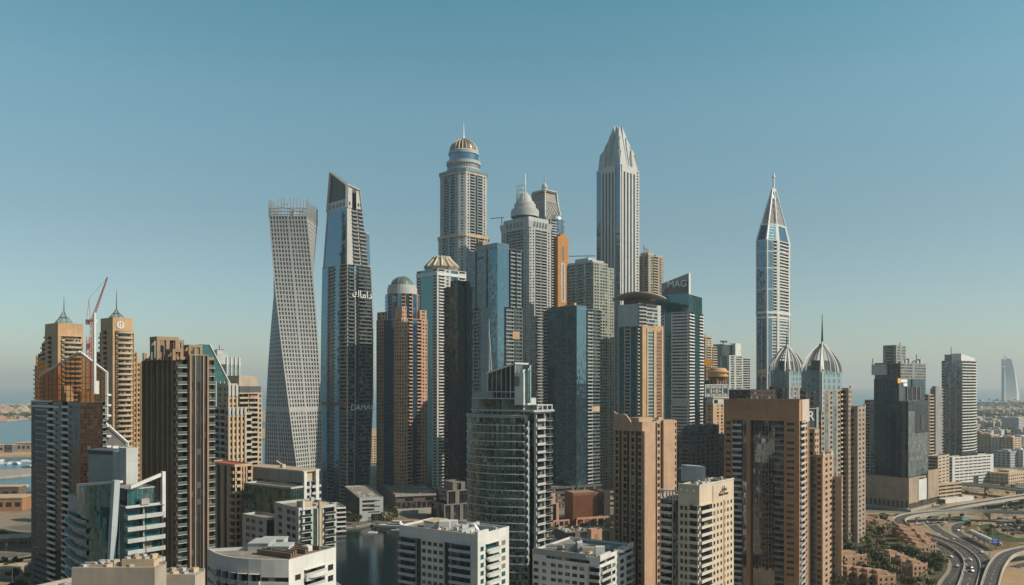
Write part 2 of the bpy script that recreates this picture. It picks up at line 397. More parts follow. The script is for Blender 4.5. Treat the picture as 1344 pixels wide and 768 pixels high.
# ------------------------------------------------------------------ shared surface looks
wall('roof_gravel', (.34, .30, .26), .9, .25, .3)
TAN = wall('tan_render', (.56, .36, .20)); TAN2 = wall('pale_tan_render', (.60, .46, .32)); SAND = wall('sand_render', (.55, .45, .34))
WHITE = wall('white_render', (.72, .72, .70), .6, .10); GREYW = wall('grey_white_render', (.52, .54, .54), .65, .12)
GREY = wall('mid_grey_render', (.30, .31, .31)); DGREY = wall('dark_grey_cladding', (.10, .11, .115), .5)
BROWN = wall('brown_render', (.47, .255, .145)); DBROWN = wall('dark_brown_cladding', (.10, .065, .05), .5)
PINK = wall('pink_render', (.62, .375, .265)); WARMG = wall('warm_grey_render', (.36, .31, .26)); CONC = wall('concrete', (.42, .40, .37))
STEEL = plain('pale_steel', (.50, .52, .53), .4, .6); DSTEEL = plain('dark_steel', (.08, .085, .09), .4, .5)
WMET = plain('white_metal', (.74, .75, .75), .4); RED = plain('red_steel', (.42, .12, .08), .5); YEL = plain('yellow_panel', (.72, .36, .03), .5)
GD = glass('dark_glass', (.010, .015, .018), jit=.02, light=.05, ior=1.75, st=(.8, .92, 1))
GB = glass('blue_glass', (.015, .045, .07), bw=1.5, fh=3.7, sp=.22, jit=.015, light=.03, ior=3.0, st=(.55, .8, 1))
GT = glass('teal_glass', (.010, .085, .095), bw=1.6, fh=3.6, sp=.25, jit=.015, light=.04, ior=2.5, st=(.4, .95, 1))
GDT = glass('dark_teal_glass', (.006, .04, .048), bw=1.6, fh=3.6, sp=.25, jit=.015, light=.03, ior=2.3, st=(.4, .9, 1))
GBR = glass('brown_glass', (.022, .012, .008), bw=1.7, fh=1.7, sp=.0, jit=.03, light=.02, mull=.08, hl=.08, mc=(.02, .016, .014), ior=1.7, st=(.7, .6, .5))
GGR = glass('green_glass', (.012, .034, .026), bw=1.6, fh=3.6, sp=.3, jit=.05, light=.06, ior=2.3, st=(.7, 1, .88))
GLB = glass('pale_blue_glass', (.10, .19, .22), bw=1.8, fh=3.5, sp=.35, jit=.012, light=.08, ior=2.3)
PAN = pane('window_pane'); PANB = pane('blue_window_pane', (.015, .04, .055), .1); PANT = pane('teal_window_pane', (.015, .085, .095), .12)

def mast(b, p, h, r=.5, mi=0): b.tube([p, (p[0], p[1], p[2] + h)], r, 6, mi, r * .25)
def clutter(B, x0, x1, y0, y1, z, n, seed, big=None, mat=None):
    """roof-top plant: cooling units, tanks, dishes and duct runs"""
    q = random.Random(seed); MM = [mat or GREYW, GREYW, WHITE, TAN2, STEEL, GREY]; W, D = x1 - x0, y1 - y0
    for i in range(int(n * 1.7)):
        b = B.mb('rooftop_unit', q.choice(MM)); w, d, h = q.uniform(.9, 2.8), q.uniform(.9, 2.8), q.uniform(.7, 2.0)
        x, y = q.uniform(x0 + .5, max(x0 + .6, x1 - w - .5)), q.uniform(y0 + .5, max(y0 + .6, y1 - d - .5)); k = q.random()
        if k < .25: b.lathe([(.85, z + .02), (.85, z + h * .8), (.75, z + h * .9), (0, z + h)], x + w / 2, y + d / 2, 12)
        elif k < .4: b.box(x, min(x1, x + q.uniform(3, 7)), y, y + .6, z + .3, z + .9)
        elif k < .5: b.box(x, x + .6, y, min(y1, y + q.uniform(3, 7)), z + .3, z + .9)
        else:
            b.box(x, x + w, y, y + d, z + .02, z + h); b.lathe([(min(w, d) * .32, z + h), (min(w, d) * .32, z + h + .2), (0, z + h + .2)], x + w / 2, y + d / 2, 10)
    for i in range(max(1, n // 5)): mast(B.mb('antenna', DSTEEL), (q.uniform(x0 + 1, x1 - 1), q.uniform(y0 + 1, y1 - 1), z), q.uniform(2, 4.5), .08)

# ================================================================== LEFT GROUP
# bottom-left beige roof
def beige_roof_block():
    B = Bld('apartment_block', 'low beige rooftop with parapets and a square stair core at the bottom left corner', 'apartment building', 36, 150, 262, 172, 62, wall('dusty_beige', (.47, .41, .345)), GD, fh=3.4, bwall=None)
    z = B.z(800); B.block(0, B.a, 0, B.b, 0, z, 'w1 p3 p3 b5 p3 p3 w1', 'w1 p3 b5 p3 b5 p3 w1', par=1.1)
    for (px0, px1, Yd, dep, top) in ((94, 203, 178, 6, 748), (160, 202, 181, 4, 737), (204, 256, 184, 6, 757), (120, 150, 181, 3, 744)):
        b = B.mb('stair_core', B.wallm if dep != 4 else TAN2); x0, y0 = B.loc(px0, Yd); x1, y1 = B.loc(px1, Yd); v = Vector((x1 - x0, y1 - y0, 0)); w_ = Vector((-v.y, v.x, 0)).normalized() * dep; zt = EYE - (top - HOR) / F * Yd
        b.obox((x0, y0, z + .02), v, w_, (0, 0, zt - z)); b.obox((x0, y0, zt + .02), v, w_ * .08, (0, 0, .5)); b.obox((x0 + w_.x * .92, y0 + w_.y * .92, zt + .02), v, w_ * .08, (0, 0, .5))
        clu = [x0 + v.x * .1, y0 + v.y * .1]
        for i in range(6): u = B.mb('rooftop_unit', [GREYW, CONC, TAN2][i % 3]); c = Vector((x0, y0, 0)) + v * (.1 + .14 * i) + w_ * (.25 + .4 * (i % 2)); u.box(c.x, c.x + .9 + .3 * (i % 3), c.y, c.y + 1.1, zt, zt + .7 + .3 * (i % 2))
    for (px0, px1, Yd, dep, top) in ():
        b = B.mb('stair_core', SAND); x0, y0 = B.loc(px0, Yd + 3); x1, y1 = B.loc(px1, Yd - 3)
        zt = EYE - (top - HOR) / F * Yd; c = B.loc((px0 + px1) / 2, Yd + 4); w = (px1 - px0) / F * Yd * .5
        b.box(c[0] - w * .7, c[0] + w * .7, c[1] - w * .7, c[1] + w * .7, z + .02, zt); b.box(c[0] - w * .3, c[0] + w * .1, c[1] - w * .4, c[1] + w * .2, zt + .35, zt + 1.3); b.box(c[0] + w * .25, c[0] + w * .5, c[1] - w * .1, c[1] + w * .3, zt + .35, zt + 1.0); b.box(c[0] - w * .7 - .15, c[0] + w * .7 + .15, c[1] - w * .7 - .15, c[1] + w * .7 + .15, zt, zt + .35)
    clutter(B, 2, B.a - 2, 2, B.b - 4, z, 10, 3); B.done()
beige_roof_block()

# teal glass sail building
def teal_building():
    B = Bld('apartment_building', 'teal glass apartment building with a slanted white fin and a tall glass sail front', 'apartment building', 84, 160, 215, 235, 50, GREYW, glass('sail_glass', (.010, .075, .09), bw=1.5, fh=3.4, sp=.10, jit=.07, light=.14, ior=2.4, mull=.05, st=(.5, .95, 1)), pan=PANT, rail=tglass('teal_rail', (.02, .10, .11), .8), fh=3.35, pr=1.3)
    a, b = B.a, B.b; yg = B.y(103); zt = B.z(668); zs = B.z(634); z0 = 30
    # right face: recessed glass floors behind curved white balconies, glass pavilion on top
    B.block(1.2, a, .2, b - .3, z0, zt, 'b8 w.4 b9', 'w1 s4 w1', roof=True, par=.6)
    # pavilion
    zp = B.z(645); B.face((2.5, 2.0), (a - 1.5, 2.0), zt + .02, zp, 'g1'); B.face((a - 1.5, 2), (a - 1.5, b * .6), zt, zp, 'g1'); B.roof([(2.5, 2), (a - 1.5, 2), (a - 1.5, b * .6), (2.5, b * .6)], zp, .3)
    s = B.mb('roof_fin', WHITE); xx = a + .3
    s.obox((2.5, -.2, zp + .4), (a - 2, 0, B.z(628) - zp - .4), (0, .8, 0), (0, 0, 1.0)); s.box(a - .7, a + .3, -.6, .6, zt - 4, B.z(628) + 1)
    # glass sail: leaning, in front of the left side, bowed
    N = 10; P = []; Pt = []
    for i in range(N + 1):
        k = i / N; y = yg * (1 - k); bow = -2.2 * math.sin(math.pi * min(1, k * 1.05)); P.append((bow - .6, y)); Pt.append((bow - .6, y * 1.0 + (1 - k) * 0))
    top = lambda k: B.z(649) + (zs - B.z(649)) * k
    gl = B.GL; u = 0
    cut = lambda k, z: 0
    for i in range(N):
        k0, k1 = i / N, (i + 1) / N; p, q = P[i], P[i + 1]; l = math.dist(p, q)
        gl.quad((*p, z0), (*q, z0), (*q, top(k1)), (*p, top(k0)), 0, [(u, z0), (u + l, z0), (u + l, top(k1)), (u, top(k0))]); u += l
        c = B.mb('coping', WHITE); d = Vector((q[0] - p[0], q[1] - p[1], top(k1) - top(k0)))
        c.obox((p[0], p[1], top(k0)), d, (1.0, .2, 0), (0, 0, .7))
    # the slanted fin at the sail's right edge, leaning down to the left
    fin = B.mb('slanted_fin', wall('fin_grey', (.50, .56, .60), .4, .05)); zb = B.z(752); yb = B.y(150)
    fin.obox((-2.6, yb * .5, zb), (0, 1.9, 0), (1.6, 0, 0), (0, -yb * .5 - 1.2, zs - zb + 1)); 
    # lower left curved balcony floors outside the sail
    C = [( -3.2 + 4.5 * (j / 7) ** 2 * 1.2, yg * .55 + (b - yg * .45) * j / 7) for j in range(8)]
    for i in range(7):
        p, q = C[i + 1], C[i]; B.face(p, q, z0, B.z(690 - 0 * i) - 3.35 * 0, 's1/.55/.5')
        for fl in range(int((B.z(690) - z0) / 3.35) + 1):
            zz = z0 + fl * 3.35; bb = B.mb('curved_slab', GREYW) if i == 0 and False else B.extra.setdefault('balcony_edge', [(MB(), GREYW)])[0][0]
            d = Vector((q[0] - p[0], q[1] - p[1], 0)); bb.obox((p[0] - 1.0, p[1], zz), d, (1.0, 0, 0), (0, 0, .55))
    # grey plant box behind and above the sail
    pb = B.mb('plant_screen', wall('blue_grey_panel', (.36, .40, .43), .4, .06)); 
    x0, y1 = B.loc(116, 262); x1, y0 = B.loc(160, 250); zz = B.z(606)
    pb.obox((x0, y1, zt), (B.loc(158, 256)[0] - x0, B.loc(158, 256)[1] - y1, 0), (6, 6, 0), (0, 0, zz - zt))
    rim = B.mb('plant_rim', DGREY); rim.obox((x0 - .3, y1 - .1, zz), (B.loc(158, 256)[0] - x0 + .3, B.loc(158, 256)[1] - y1, 0), (6.3, 6.3, 0), (0, 0, 1.3))
    cc = B.mb('core_tower', GREYW); p = B.loc(172, 252); cc.box(p[0] - 1.5, p[0] + 2.2, p[1], p[1] + 5, zt, B.z(594)); p = B.loc(166, 256); cc.box(p[0] - 2.5, p[0] + 1, p[1], p[1] + 4, zt, B.z(600))
    ac = B.mb('rooftop_unit', CONC); ac.box(a * .45, a * .45 + 2.4, -.3, 1.2, zt + .6, zt + 2.2)
    B.done()
teal_building()

# dark tower with gable crown
def gable_tower():
    B = Bld('residential_tower', 'dark residential tower with brown glass gable crown, white edge frames and a tall white mast', 'tower', 41, 105, 139, 405, 50, wall('charcoal_render', (.15, .15, .15)), GBR, pan=pane('brown_pane', (.018, .014, .012), .06), bal=WHITE, fh=3.35, pr=.8)
    a, b = B.a, B.b; zt = B.z(528)
    B.block(0, a, 0, b, 0, zt, 'g27 r5', 'w3 s16/.33 b8 g6 w1 b7 g10', roof=True, par=.2)
    zr = B.z(462); ze = B.z(489); zl = B.z(492)
    cg = B.mb('crown_glass', tglass('tinted_crown_glass', (.22, .13, .065), .24))
    def panel(m, p, q, za0, za1, zb0, zb1): m.quad((*p, za0), (*q, za1), (*q, zb1), (*p, zb0))
    yl = B.y(53)
    panel(cg, (-.02, yl), (-.02, -.0), zt + .1, zt + .1, zl, zr); panel(cg, (0, -.02), (a, -.02), zt + .1, zt + .1, zr, ze)
    panel(cg, (a * .98, b * .9), (0, b * .9), zt + .1, zt + .1, zl, zr)
    bar = B.mb('edge_frame', WHITE)
    bar.tube([(-.3, yl, zl), (-.3, -.3, zr)], .75, 4); bar.tube([(-.3, -.3, zr), (a + .3, -.3, ze)], .75, 4); bar.tube([(a + .3, -.3, ze + .5), (a + .3, -.3, B.z(552))], .8, 4)
    mul = B.mb('crown_mullion', DBROWN)
    for i in range(1, 9):
        k = i / 9; mul.tube([(-.1, yl * (1 - k), zt), (-.1, yl * (1 - k), zl + (zr - zl) * k)], .18, 4)
    for i in range(1, 5):
        k = i / 5; mul.tube([(a * k, -.1, zt), (a * k, -.1, zr + (ze - zr) * k)], .18, 4)
    for i in range(1, 5): mul.tube([(-.1, yl, zt + i * 3), (-.1, 0, zt + i * 3 + 0)], .14, 4); mul.tube([(0, -.1, zt + i * 3.2), (a, -.1, zt + i * 3.2)], .14, 4)
    pl = B.mb('rooftop_unit', WHITE); rr = random.Random(4)
    for i in range(9): x, y = rr.uniform(2, a - 5), rr.uniform(2, yl - 6); pl.box(x, x + 3.5, y, y + 4, zt, zt + rr.uniform(3, 9))
    co = B.mb('cornice', WHITE); co.obox((-.9, b + .3, zt - 3.4), (0, -b * .62, 0), (.9, 0, 0), (0, 0, 1.1)); co.obox((-.9, b * .95, zt - .5), (0, -b * .42, 0), (.9, 0, 0), (0, 0, .8))
    ms = B.mb('mast', WHITE); p = B.loc(124, 398); ms.tube([(p[0], p[1], B.z(516)), (p[0], p[1], B.z(412))], .95, 6, 0, .75); ms.box(p[0] - .6, p[0] + 2.0, p[1] - .6, p[1] + .6, B.z(517), B.z(500))
    # right-hand stepped wing with its own white edge
    wg = B.mb('wing', B.wallm); x1 = a + (B.x(168) - a); 
    zA, zB, zC = B.z(558), B.z(586), B.z(604)
    pts = [(a, zC - 60), (x1, zC - 60), (x1, zB), (a, zA)]
    y0, y1 = 1.0, b * .8
    f = [(p[0], y0, p[1]) for p in pts]; g = [(p[0], y1, p[1]) for p in pts]
    wg.poly(f); wg.poly(g[::-1])
    for i in range(4): j = (i + 1) % 4; wg.quad(f[i], g[i], g[j], f[j])
    ef = B.mb('edge_frame', WHITE); ef.tube([(a, .6, zA + .3), (x1, .6, zB + .3)], .9, 4); ef.tube([(x1, .6, zB + .6), (x1, .6, B.z(640))], .9, 4)
    for i, (u, v) in enumerate(((.45, 592), (.75, 594))):
        o = B.mb('opening', WHITE); o.box(a + (x1 - a) * u - 1.4, a + (x1 - a) * u + 1.6, .55, 1.2, B.z(v + 4), B.z(v - 4)); 
    for i in range(18):
        zz = B.z(520) - i * 3.35 * 1.6
        if zz > 20: e = B.mb('side_balcony', WHITE); e.box(a, a + 2.2, -1.2, 3.5, zz, zz + 1.0)
    B.done()
gable_tower()

# twin tan towers with glass pyramids
def pyramid_tower(label, xl, xc, xr, Y, ptop, pbase, spire, boxl, boxr, steps, emblem=None, fh=3.55):
    B = Bld('hotel_tower', label, 'tower', xl, xc, xr, Y, 50, TAN, GD, bal=TAN2, fh=fh, pr=1.1, group='twin tan hotel towers with pyramid tops')
    a, b = B.a, B.b; z = lambda p: B.z(p)
    ybox = B.y(boxl); xbox = B.x(boxr)
    zt = z(pbase + 1)
    zb = z(steps[0][1])
    zq = z(pbase + 17); B.block(0, xbox, 0, ybox, 0, zq, 'w1.5 b9 w.8', 'w3 b3.5 w6.5', roof=False); B.block(0, xbox, 0, ybox, zq + .02, zt, 'w1', 'w1', back='w1', par=.8)
    # rounded balcony stack on the right face
    cx = xbox * .56; rr = xbox * .36; n = 12
    zs = z(pbase + 20)
    P = [(cx + rr * math.cos(math.pi + math.pi * i / n), -.1 + 2.6 * math.sin(math.pi + math.pi * i / n)) for i in range(n + 1)]
    for i in range(n): B.face(P[i], P[i + 1], 0, zs, 's1/.62/.3')
    nf = int(zs / fh); bl = None
    for f in range(12, nf + 1):
        q = B.mb('balcony', TAN2); zz = f * zs / max(1, round(zs / fh))
        Q = [(cx + (rr + 1.1) * math.cos(math.pi + math.pi * i / n), -.1 + 3.9 * math.sin(math.pi + math.pi * i / n)) for i in range(n + 1)]
        q.prism(Q, zz - .1, zz + 1.25)
    B.RF.poly([(*p, zs) for p in P])
    # stepped wings on both sides
    px, py_ = 0, 0
    for (wl, wr, top) in steps:
        if wl: y1 = B.y(wl); B.block(1.5, xbox - 2, max(ybox, py_) + .02, y1, 0, z(top), 'w1', 'b5', back='w1', par=.9); py_ = y1
        if wr: x1 = B.x(wr); B.block(max(xbox, px) + .02, x1, 1.5, ybox - 1, 0, z(top), 'p3/.55/.6 f1', 'w1', back='w1', par=.9); px = x1
    # glass pyramid with ribs
    c = (xbox * .5, ybox * .5); pr_ = B.mb('pyramid_roof', tglass('pyramid_glass', (.28, .32, .32), .3)); hw = min(xbox, ybox) * .36
    rib = B.mb('pyramid_rib', DSTEEL); zp = z(ptop); base = [(c[0] + hw * math.cos(math.pi * k / 4), c[1] + hw * math.sin(math.pi * k / 4)) for k in range(8)]
    dr = B.mb('pyramid_base', TAN2); dr.lathe([(hw * 1.05, zt), (hw * 1.05, zt + 1.6), (hw * .9, zt + 1.6)], c[0], c[1], 8)
    for k in range(8):
        p, q = base[k], base[(k + 1) % 8]; m1 = [(c[0] + (e[0] - c[0]) * .5, c[1] + (e[1] - c[1]) * .5) for e in (p, q)]; zm = zt + 1.6 + (zp - zt - 1.6) * .42
        pr_.quad((*p, zt + 1.6), (*q, zt + 1.6), (*m1[1], zm), (*m1[0], zm)); pr_.poly([(*m1[0], zm), (*m1[1], zm), (*c, zp)])
        rib.tube([(*p, zt + 1.6), (*m1[0], zm), (*c, zp)], .2, 4); rib.tube([(*p, zt + 1.6), (*q, zt + 1.6)], .25, 4); rib.tube([(*m1[0], zm), (*m1[1], zm)], .2, 4)
    sp = B.mb('spire', DSTEEL); sp.tube([(*c, zp - .5), (*c, z(spire))], .42, 6, 0, .12)
    if emblem:
        e = B.mb('emblem', WMET); M = MB(); M.lathe([(2.5, 0), (2.5, .4), (2.0, .4), (2.0, 0)], 0, 0, 20)
        M.box(-.25, .25, -2, 2, 0, .35); M.box(-1.5, -1.0, -1.3, 1.3, 0, .35); M.box(1.0, 1.5, -1.3, 1.3, 0, .35)
        ex = B.x(emblem[0]); e.add(M, face_matrix((ex, -.02, z(emblem[1])), (1, 0), (0, -1)))
    B.done()
pyramid_tower('tan hotel tower with dark glass pyramid top, the left one without a roundel', 42, 76, 112, 590, 405, 424, 387, 59, 109, ((56, 0, 436), (52, 0, 450), (47, 0, 464), (43, 0, 480)))
pyramid_tower('tan hotel tower with glass pyramid top and white roundel, beside the red crane', 119, 148, 188, 545, 403, 417, 378, 132, 174, ((128, 177, 436), (124, 181, 462), (120, 187, 475)), emblem=(158, 426))

def crane():
    o = empty('tower_crane', (X(121, 620), 620, 0), 0, 'red tower crane with raised lattice jib rising between the two tan pyramid towers', 'crane')
    m = MB(); z1 = EYE + (505 - 420) / F * 620
    for x in (-1.1, 1.1):
        for y in (-1.1, 1.1): m.tube([(x, y, 0), (x, y, z1)], .22, 4)
    for i in range(int(z1 / 2.6)):
        zz = i * 2.6; k = 1 if i % 2 else -1
        for y in (-1.1, 1.1): m.tube([(-1.1 * k, y, zz), (1.1 * k, y, zz + 2.6)], .12, 4)
        for x in (-1.1, 1.1): m.tube([(x, -1.1 * k, zz), (x, 1.1 * k, zz + 2.6)], .12, 4)
    m.build('mast', RED, o)
    j = MB(); tip = Vector((X(141, 620) - X(121, 620), 0, EYE + (505 - 364) / F * 620)); b0 = Vector((0, 0, z1)); d = (tip - b0).normalized(); side = Vector((0, 1, 0)); up = d.cross(side)
    L = (tip - b0).length; q = [side * .9 - up * .7, -side * .9 - up * .7, up * .9]
    for e in q: j.tube([b0 + e, tip + e * .35], .22, 4)
    n = int(L / 2.2)
    for i in range(n):
        for e in range(3):
            k0, k1 = i / n, (i + 1) / n; j.tube([b0 + d * L * k0 + q[e] * (1 - .65 * k0), b0 + d * L * k1 + q[(e + 1) % 3] * (1 - .65 * k1)], .12, 4)
    j.build('jib', RED, o)
    c = MB(); c.box(-4.5, 1.2, -1.4, 1.4, z1 - 1.5, z1 + .3); c.build('machinery_deck', RED, o); c = MB(); c.box(-4.6, -2.4, -1.2, 1.2, z1 - 3.6, z1 - 1.5); c.build('counterweight', CONC, o)
    c = MB(); c.box(1.3, 3.1, -1, 1, z1 - 2, z1 + .4); c.build('cab', WMET, o)
    c = MB(); p1 = EYE + (505 - 392) / F * 620; a = Vector((-2.5, 0, p1)); c.tube([(-1.5, 0, z1), a], .22, 4); c.tube([(-4.2, 0, z1), a], .18, 4); c.tube([a, tip], .09, 4); c.build('a_frame', RED, o)
crane()
def crane_low():
    Y = 600; o = empty('construction_hoist', (X(117, Y), Y, 0), 0, 'red steel hoist tower half hidden between the tan pyramid towers', 'hoist')
    m = MB(); z1 = EYE + (505 - 442) / F * Y
    for k in range(3):
        x = -2 + k * 2.0
        m.tube([(x, 0, 60), (x, 0, z1)], .3, 4)
    for i in range(int((z1 - 60) / 3)):
        m.tube([(-2, 0, 60 + i * 3), (2, 0, 63 + i * 3)], .18, 4); m.tube([(-2, 0, 60 + i * 3), (2, 0, 60 + i * 3)], .18, 4)
    m.box(-2.3, 2.3, .5, 2.5, 0, 60)
    m.build('mast', RED, o); c = MB(); c.box(-1, 1.6, -1.6, -.4, z1 - 9, z1 - 5); c.build('cage', RED, o)
crane_low()

# dark tower with tan pilasters
def pilaster_tower():
    B = Bld('residential_tower', 'dark glass residential tower with tan pilasters, white balconies and open tan frames on its roof', 'tower', 188, 232, 281, 322, 46, wall('dark_tan_render', (.36, .25, .17)), glass('pilaster_glass', (.008, .010, .012), fh=3.4, sp=.3, jit=.03, light=.06, ior=1.8), bal=GREYW, fh=3.4, pr=1.2)
    a, b = B.a, B.b; zt = B.z(472); xb = B.x(246)
    B.block(0, a, 0, b, 0, zt, 'r11 f1.3/.9 g3 f.7/.9 g5 f1.3/.9 g2.5 f1.3/.9 r9', 'f.9/.8 k4 f.6/.8 k4 f.5/.8 k3 p2.5/.8/.6 f.5/.8 k4 f.8/.8 k4 f.5/.8 k3 f.6 p3/.85/.6', par=1.2)
    # corner bay higher in front
    x0, x1 = B.x(246), B.x(271)
    B.block(x0, x1, -1.6, 4, 0, B.z(466), 'f1.0/.7 g2 f.6/.7 g4.2 f.6/.7 g2 f1.0/.7', 'w1', back='w1', par=.4)
    # stacked open frames on the roof
    def frame(px0, px1, top, base, d0, dep, n, t=1.1):
        m = B.mb('roof_frame', B.wallm); xa, xb = B.x(px0), B.x(px1); z0, z1 = B.z(base), B.z(top)
        for yy in (d0, d0 + dep - t):
            for i in range(n + 1): xx = xa + (xb - xa - t) * i / n; m.box(xx, xx + t, yy, yy + t, z0, z1)
            m.box(xa - .05, xb + .05, yy - .05, yy + t + .05, z1, z1 + t)
        m.box(xa, xa + t, d0, d0 + dep, z1 + .01, z1 + t - .01); m.box(xb - t, xb, d0, d0 + dep, z1 + .01, z1 + t - .01)
    frame(214, 243, 446, 472, 6, 7, 2, 1.4); frame(236, 254, 448, 472, 9, 6, 2, 1.2); frame(226, 240, 462, 473, -.5, 6, 1, 1.2); frame(248, 266, 455, 468, .2, 5, 2, 1.0)
    m = B.mb('roof_core', B.wallm); m.box(B.x(236), B.x(258), 8, 15, zt, B.z(456))
    m = B.mb('roof_frame', B.wallm)
    for i in range(5):
        y = b * (.12 + .2 * i); m.box(-.9, .6, y, y + 1.2, zt, zt + 3.5 - (i % 2) * 1.6)
    ar = B.mb('antenna', DSTEEL); ar.box(B.x(222), B.x(236), 8, 8.6, B.z(445), B.z(444)); ar.tube([(B.x(229), 8.3, B.z(447)), (B.x(229), 8.3, B.z(442))], .3)
    B.done()
pilaster_tower()

def group_behind_pilaster():
    # slanted teal glass
    B = Bld('office_tower', 'dark teal glass tower with a roof sloping steeply down to the right', 'tower', 248, 262, 303, 470, 40, GREYW, GDT, fh=3.6)
    z0 = B.z(507); a, b = B.a, B.b; B.block(0, a, 0, b, 0, z0, 'g1', 'g1', roof=False)
    x1 = B.x(275); zt = B.z(452); g = B.GL
    for y, fl in ((0, False), (b, True)):
        q = [(0, y, z0), (a, y, z0), (x1, y, zt), (0, y, zt)]; g.quad(*(q[::-1] if fl else q), 0, [(p[0], p[2]) for p in (q[::-1] if fl else q)])
    g.quad((0, b, z0), (0, 0, z0), (0, 0, zt), (0, b, zt), 0, [(0, z0), (b, z0), (b, zt), (0, zt)]); g.quad((a, 0, z0), (a, b, z0), (x1, b, zt), (x1, 0, zt), 0, [(0, 0), (b, 0), (b, 20), (0, 20)]); g.quad((0, 0, zt), (x1, 0, zt), (x1, b, zt), (0, b, zt))
    e = B.mb('edge_frame', WHITE); e.tube([(x1, -.2, zt), (a, -.2, z0)], .6, 4); e.tube([(a, -.2, z0), (a, -.2, z0 - 22)], .6, 4)
    for i in range(6): e.tube([(a * (.25 + .13 * i), -.4, z0 + 3), (a * (.25 + .13 * i), -.4, z0 - 26)], .35, 4)
    B.done()
    # grey stepped tower with fins
    B = Bld('office_tower', 'pale grey tower with white vertical fins and a rooftop antenna, behind the tan stepped tower', 'tower', 279, 297, 315, 640, 44, GREYW, GLB, fh=3.6)
    a, b = B.a, B.b; B.block(0, a, 0, b, 0, B.z(478), 'f1/.8 g1.6 f1/.8 g1.6 f1/.8 g1.6 f1/.8', 'g3 p3 w1', par=0)
    f = B.mb('roof_fin', WHITE)
    for i in range(4): xx = (a - 1.2) * i / 3; f.box(xx, xx + 1.3, -.9, 1.2, B.z(480), B.z(478 - 9))
    m = B.mb('penthouse', GREYW); m.box(-4, a * .4, b * .3, b * .9, B.z(478), B.z(464)); m.box(-3, a * .2, b * .4, b * .8, B.z(464), B.z(459))
    m = B.mb('antenna', DSTEEL); m.tube([(0, b * .5, B.z(461)), (0, b * .5, B.z(452))], .3); m.box(-3, 4, b * .5, b * .5 + .6, B.z(459), B.z(458))
    B.done()
    # tan stepped tower
    B = Bld('residential_tower', 'tan stepped residential tower striped with pale vertical fins, left of the beige hotel slab', 'tower', 277, 299, 331, 440, 46, TAN2, GD, bal=GREYW, fh=3.45)
    a, b = B.a, B.b; x1 = B.x(323); B.block(0, x1, 0, b, 0, B.z(538), 'f1.2/.7 p1.4/.8/.6 f1.2/.7 p1.4/.8/.6 f1.2/.7 p1.4/.8/.6 f1.2/.7 p1.4/.8/.6 f1.2/.7', 'p4 b6 w1 b6 p3', par=1.4)
    B.block(x1 + .02, a, 1, b - 1, 0, B.z(545), 'b5', 'w1', par=1)
    x2 = B.x(314); B.block(1, x2, 2, b * .7, B.z(538), B.z(507), 'f1/.6 p1.5/.7/.6 f1/.6 p1.5/.7/.6 f1/.6', 'p3 p3', par=1.5)
    f = B.mb('pilaster_cap', GREYW)
    for i in range(5): xx = (x1 - 1.3) * i / 4; f.box(xx, xx + 1.3, -.85, .5, B.z(545), B.z(535))
    for i in range(3): xx = 1 + (x2 - 2.3) * i / 2; f.box(xx, xx + 1.4, 1.2, 2.4, B.z(520), B.z(505))
    B.done()
    # beige hotel slab
    B = Bld('hotel_tower', 'beige hotel slab with a black band under its plain top box', 'tower', 296, 314, 344, 560, 44, SAND, GD, bal=SAND, fh=3.5)
    a, b = B.a, B.b; B.block(0, a, 0, b, 0, B.z(517), 'b9 w.6 b9 w.6 p4/.5/.6', 'p3 p3 p3 p3', par=.8)
    t = B.mb('black_band', DGREY); t.box(.6, a - .6, .6, b - .6, B.z(517), B.z(507)); t = B.mb('top_box', SAND); t.box(.2, B.x(339), .8, b - 1, B.z(507), B.z(493))
    s = B.mb('sign_panel', RED); s.box(B.x(329), B.x(338), -.25, -.02, B.z(521), B.z(519))
    B.done()
    # lower tan fin tower
    B = Bld('residential_tower', 'lower tan tower with dark vertical strips and a reddish roof, below the stepped tan tower', 'tower', 270, 308, 331, 395, 48, wall('light_tan', (.58, .42, .28)), GD, bal=SAND, fh=3.4)
    a, b = B.a, B.b; B.block(0, a, 0, b, 0, B.z(613), 'f1/.5 b3 f1/.5 p1/.8/.6 f1/.5 p1/.8/.6 f1/.5 b3 f1/.5', 'g2 f1.6/.7 g2 f1.6/.7 g2.4 f1.6/.7 g2 f1.6/.7 b2', par=1.2)
    r = B.mb('red_roof', plain('red_roof_tile', (.36, .09, .05), .8)); r.box(1, a - 1, 1, b - 1, B.z(613) + .03, B.z(611)); B.done()
group_behind_pilaster()

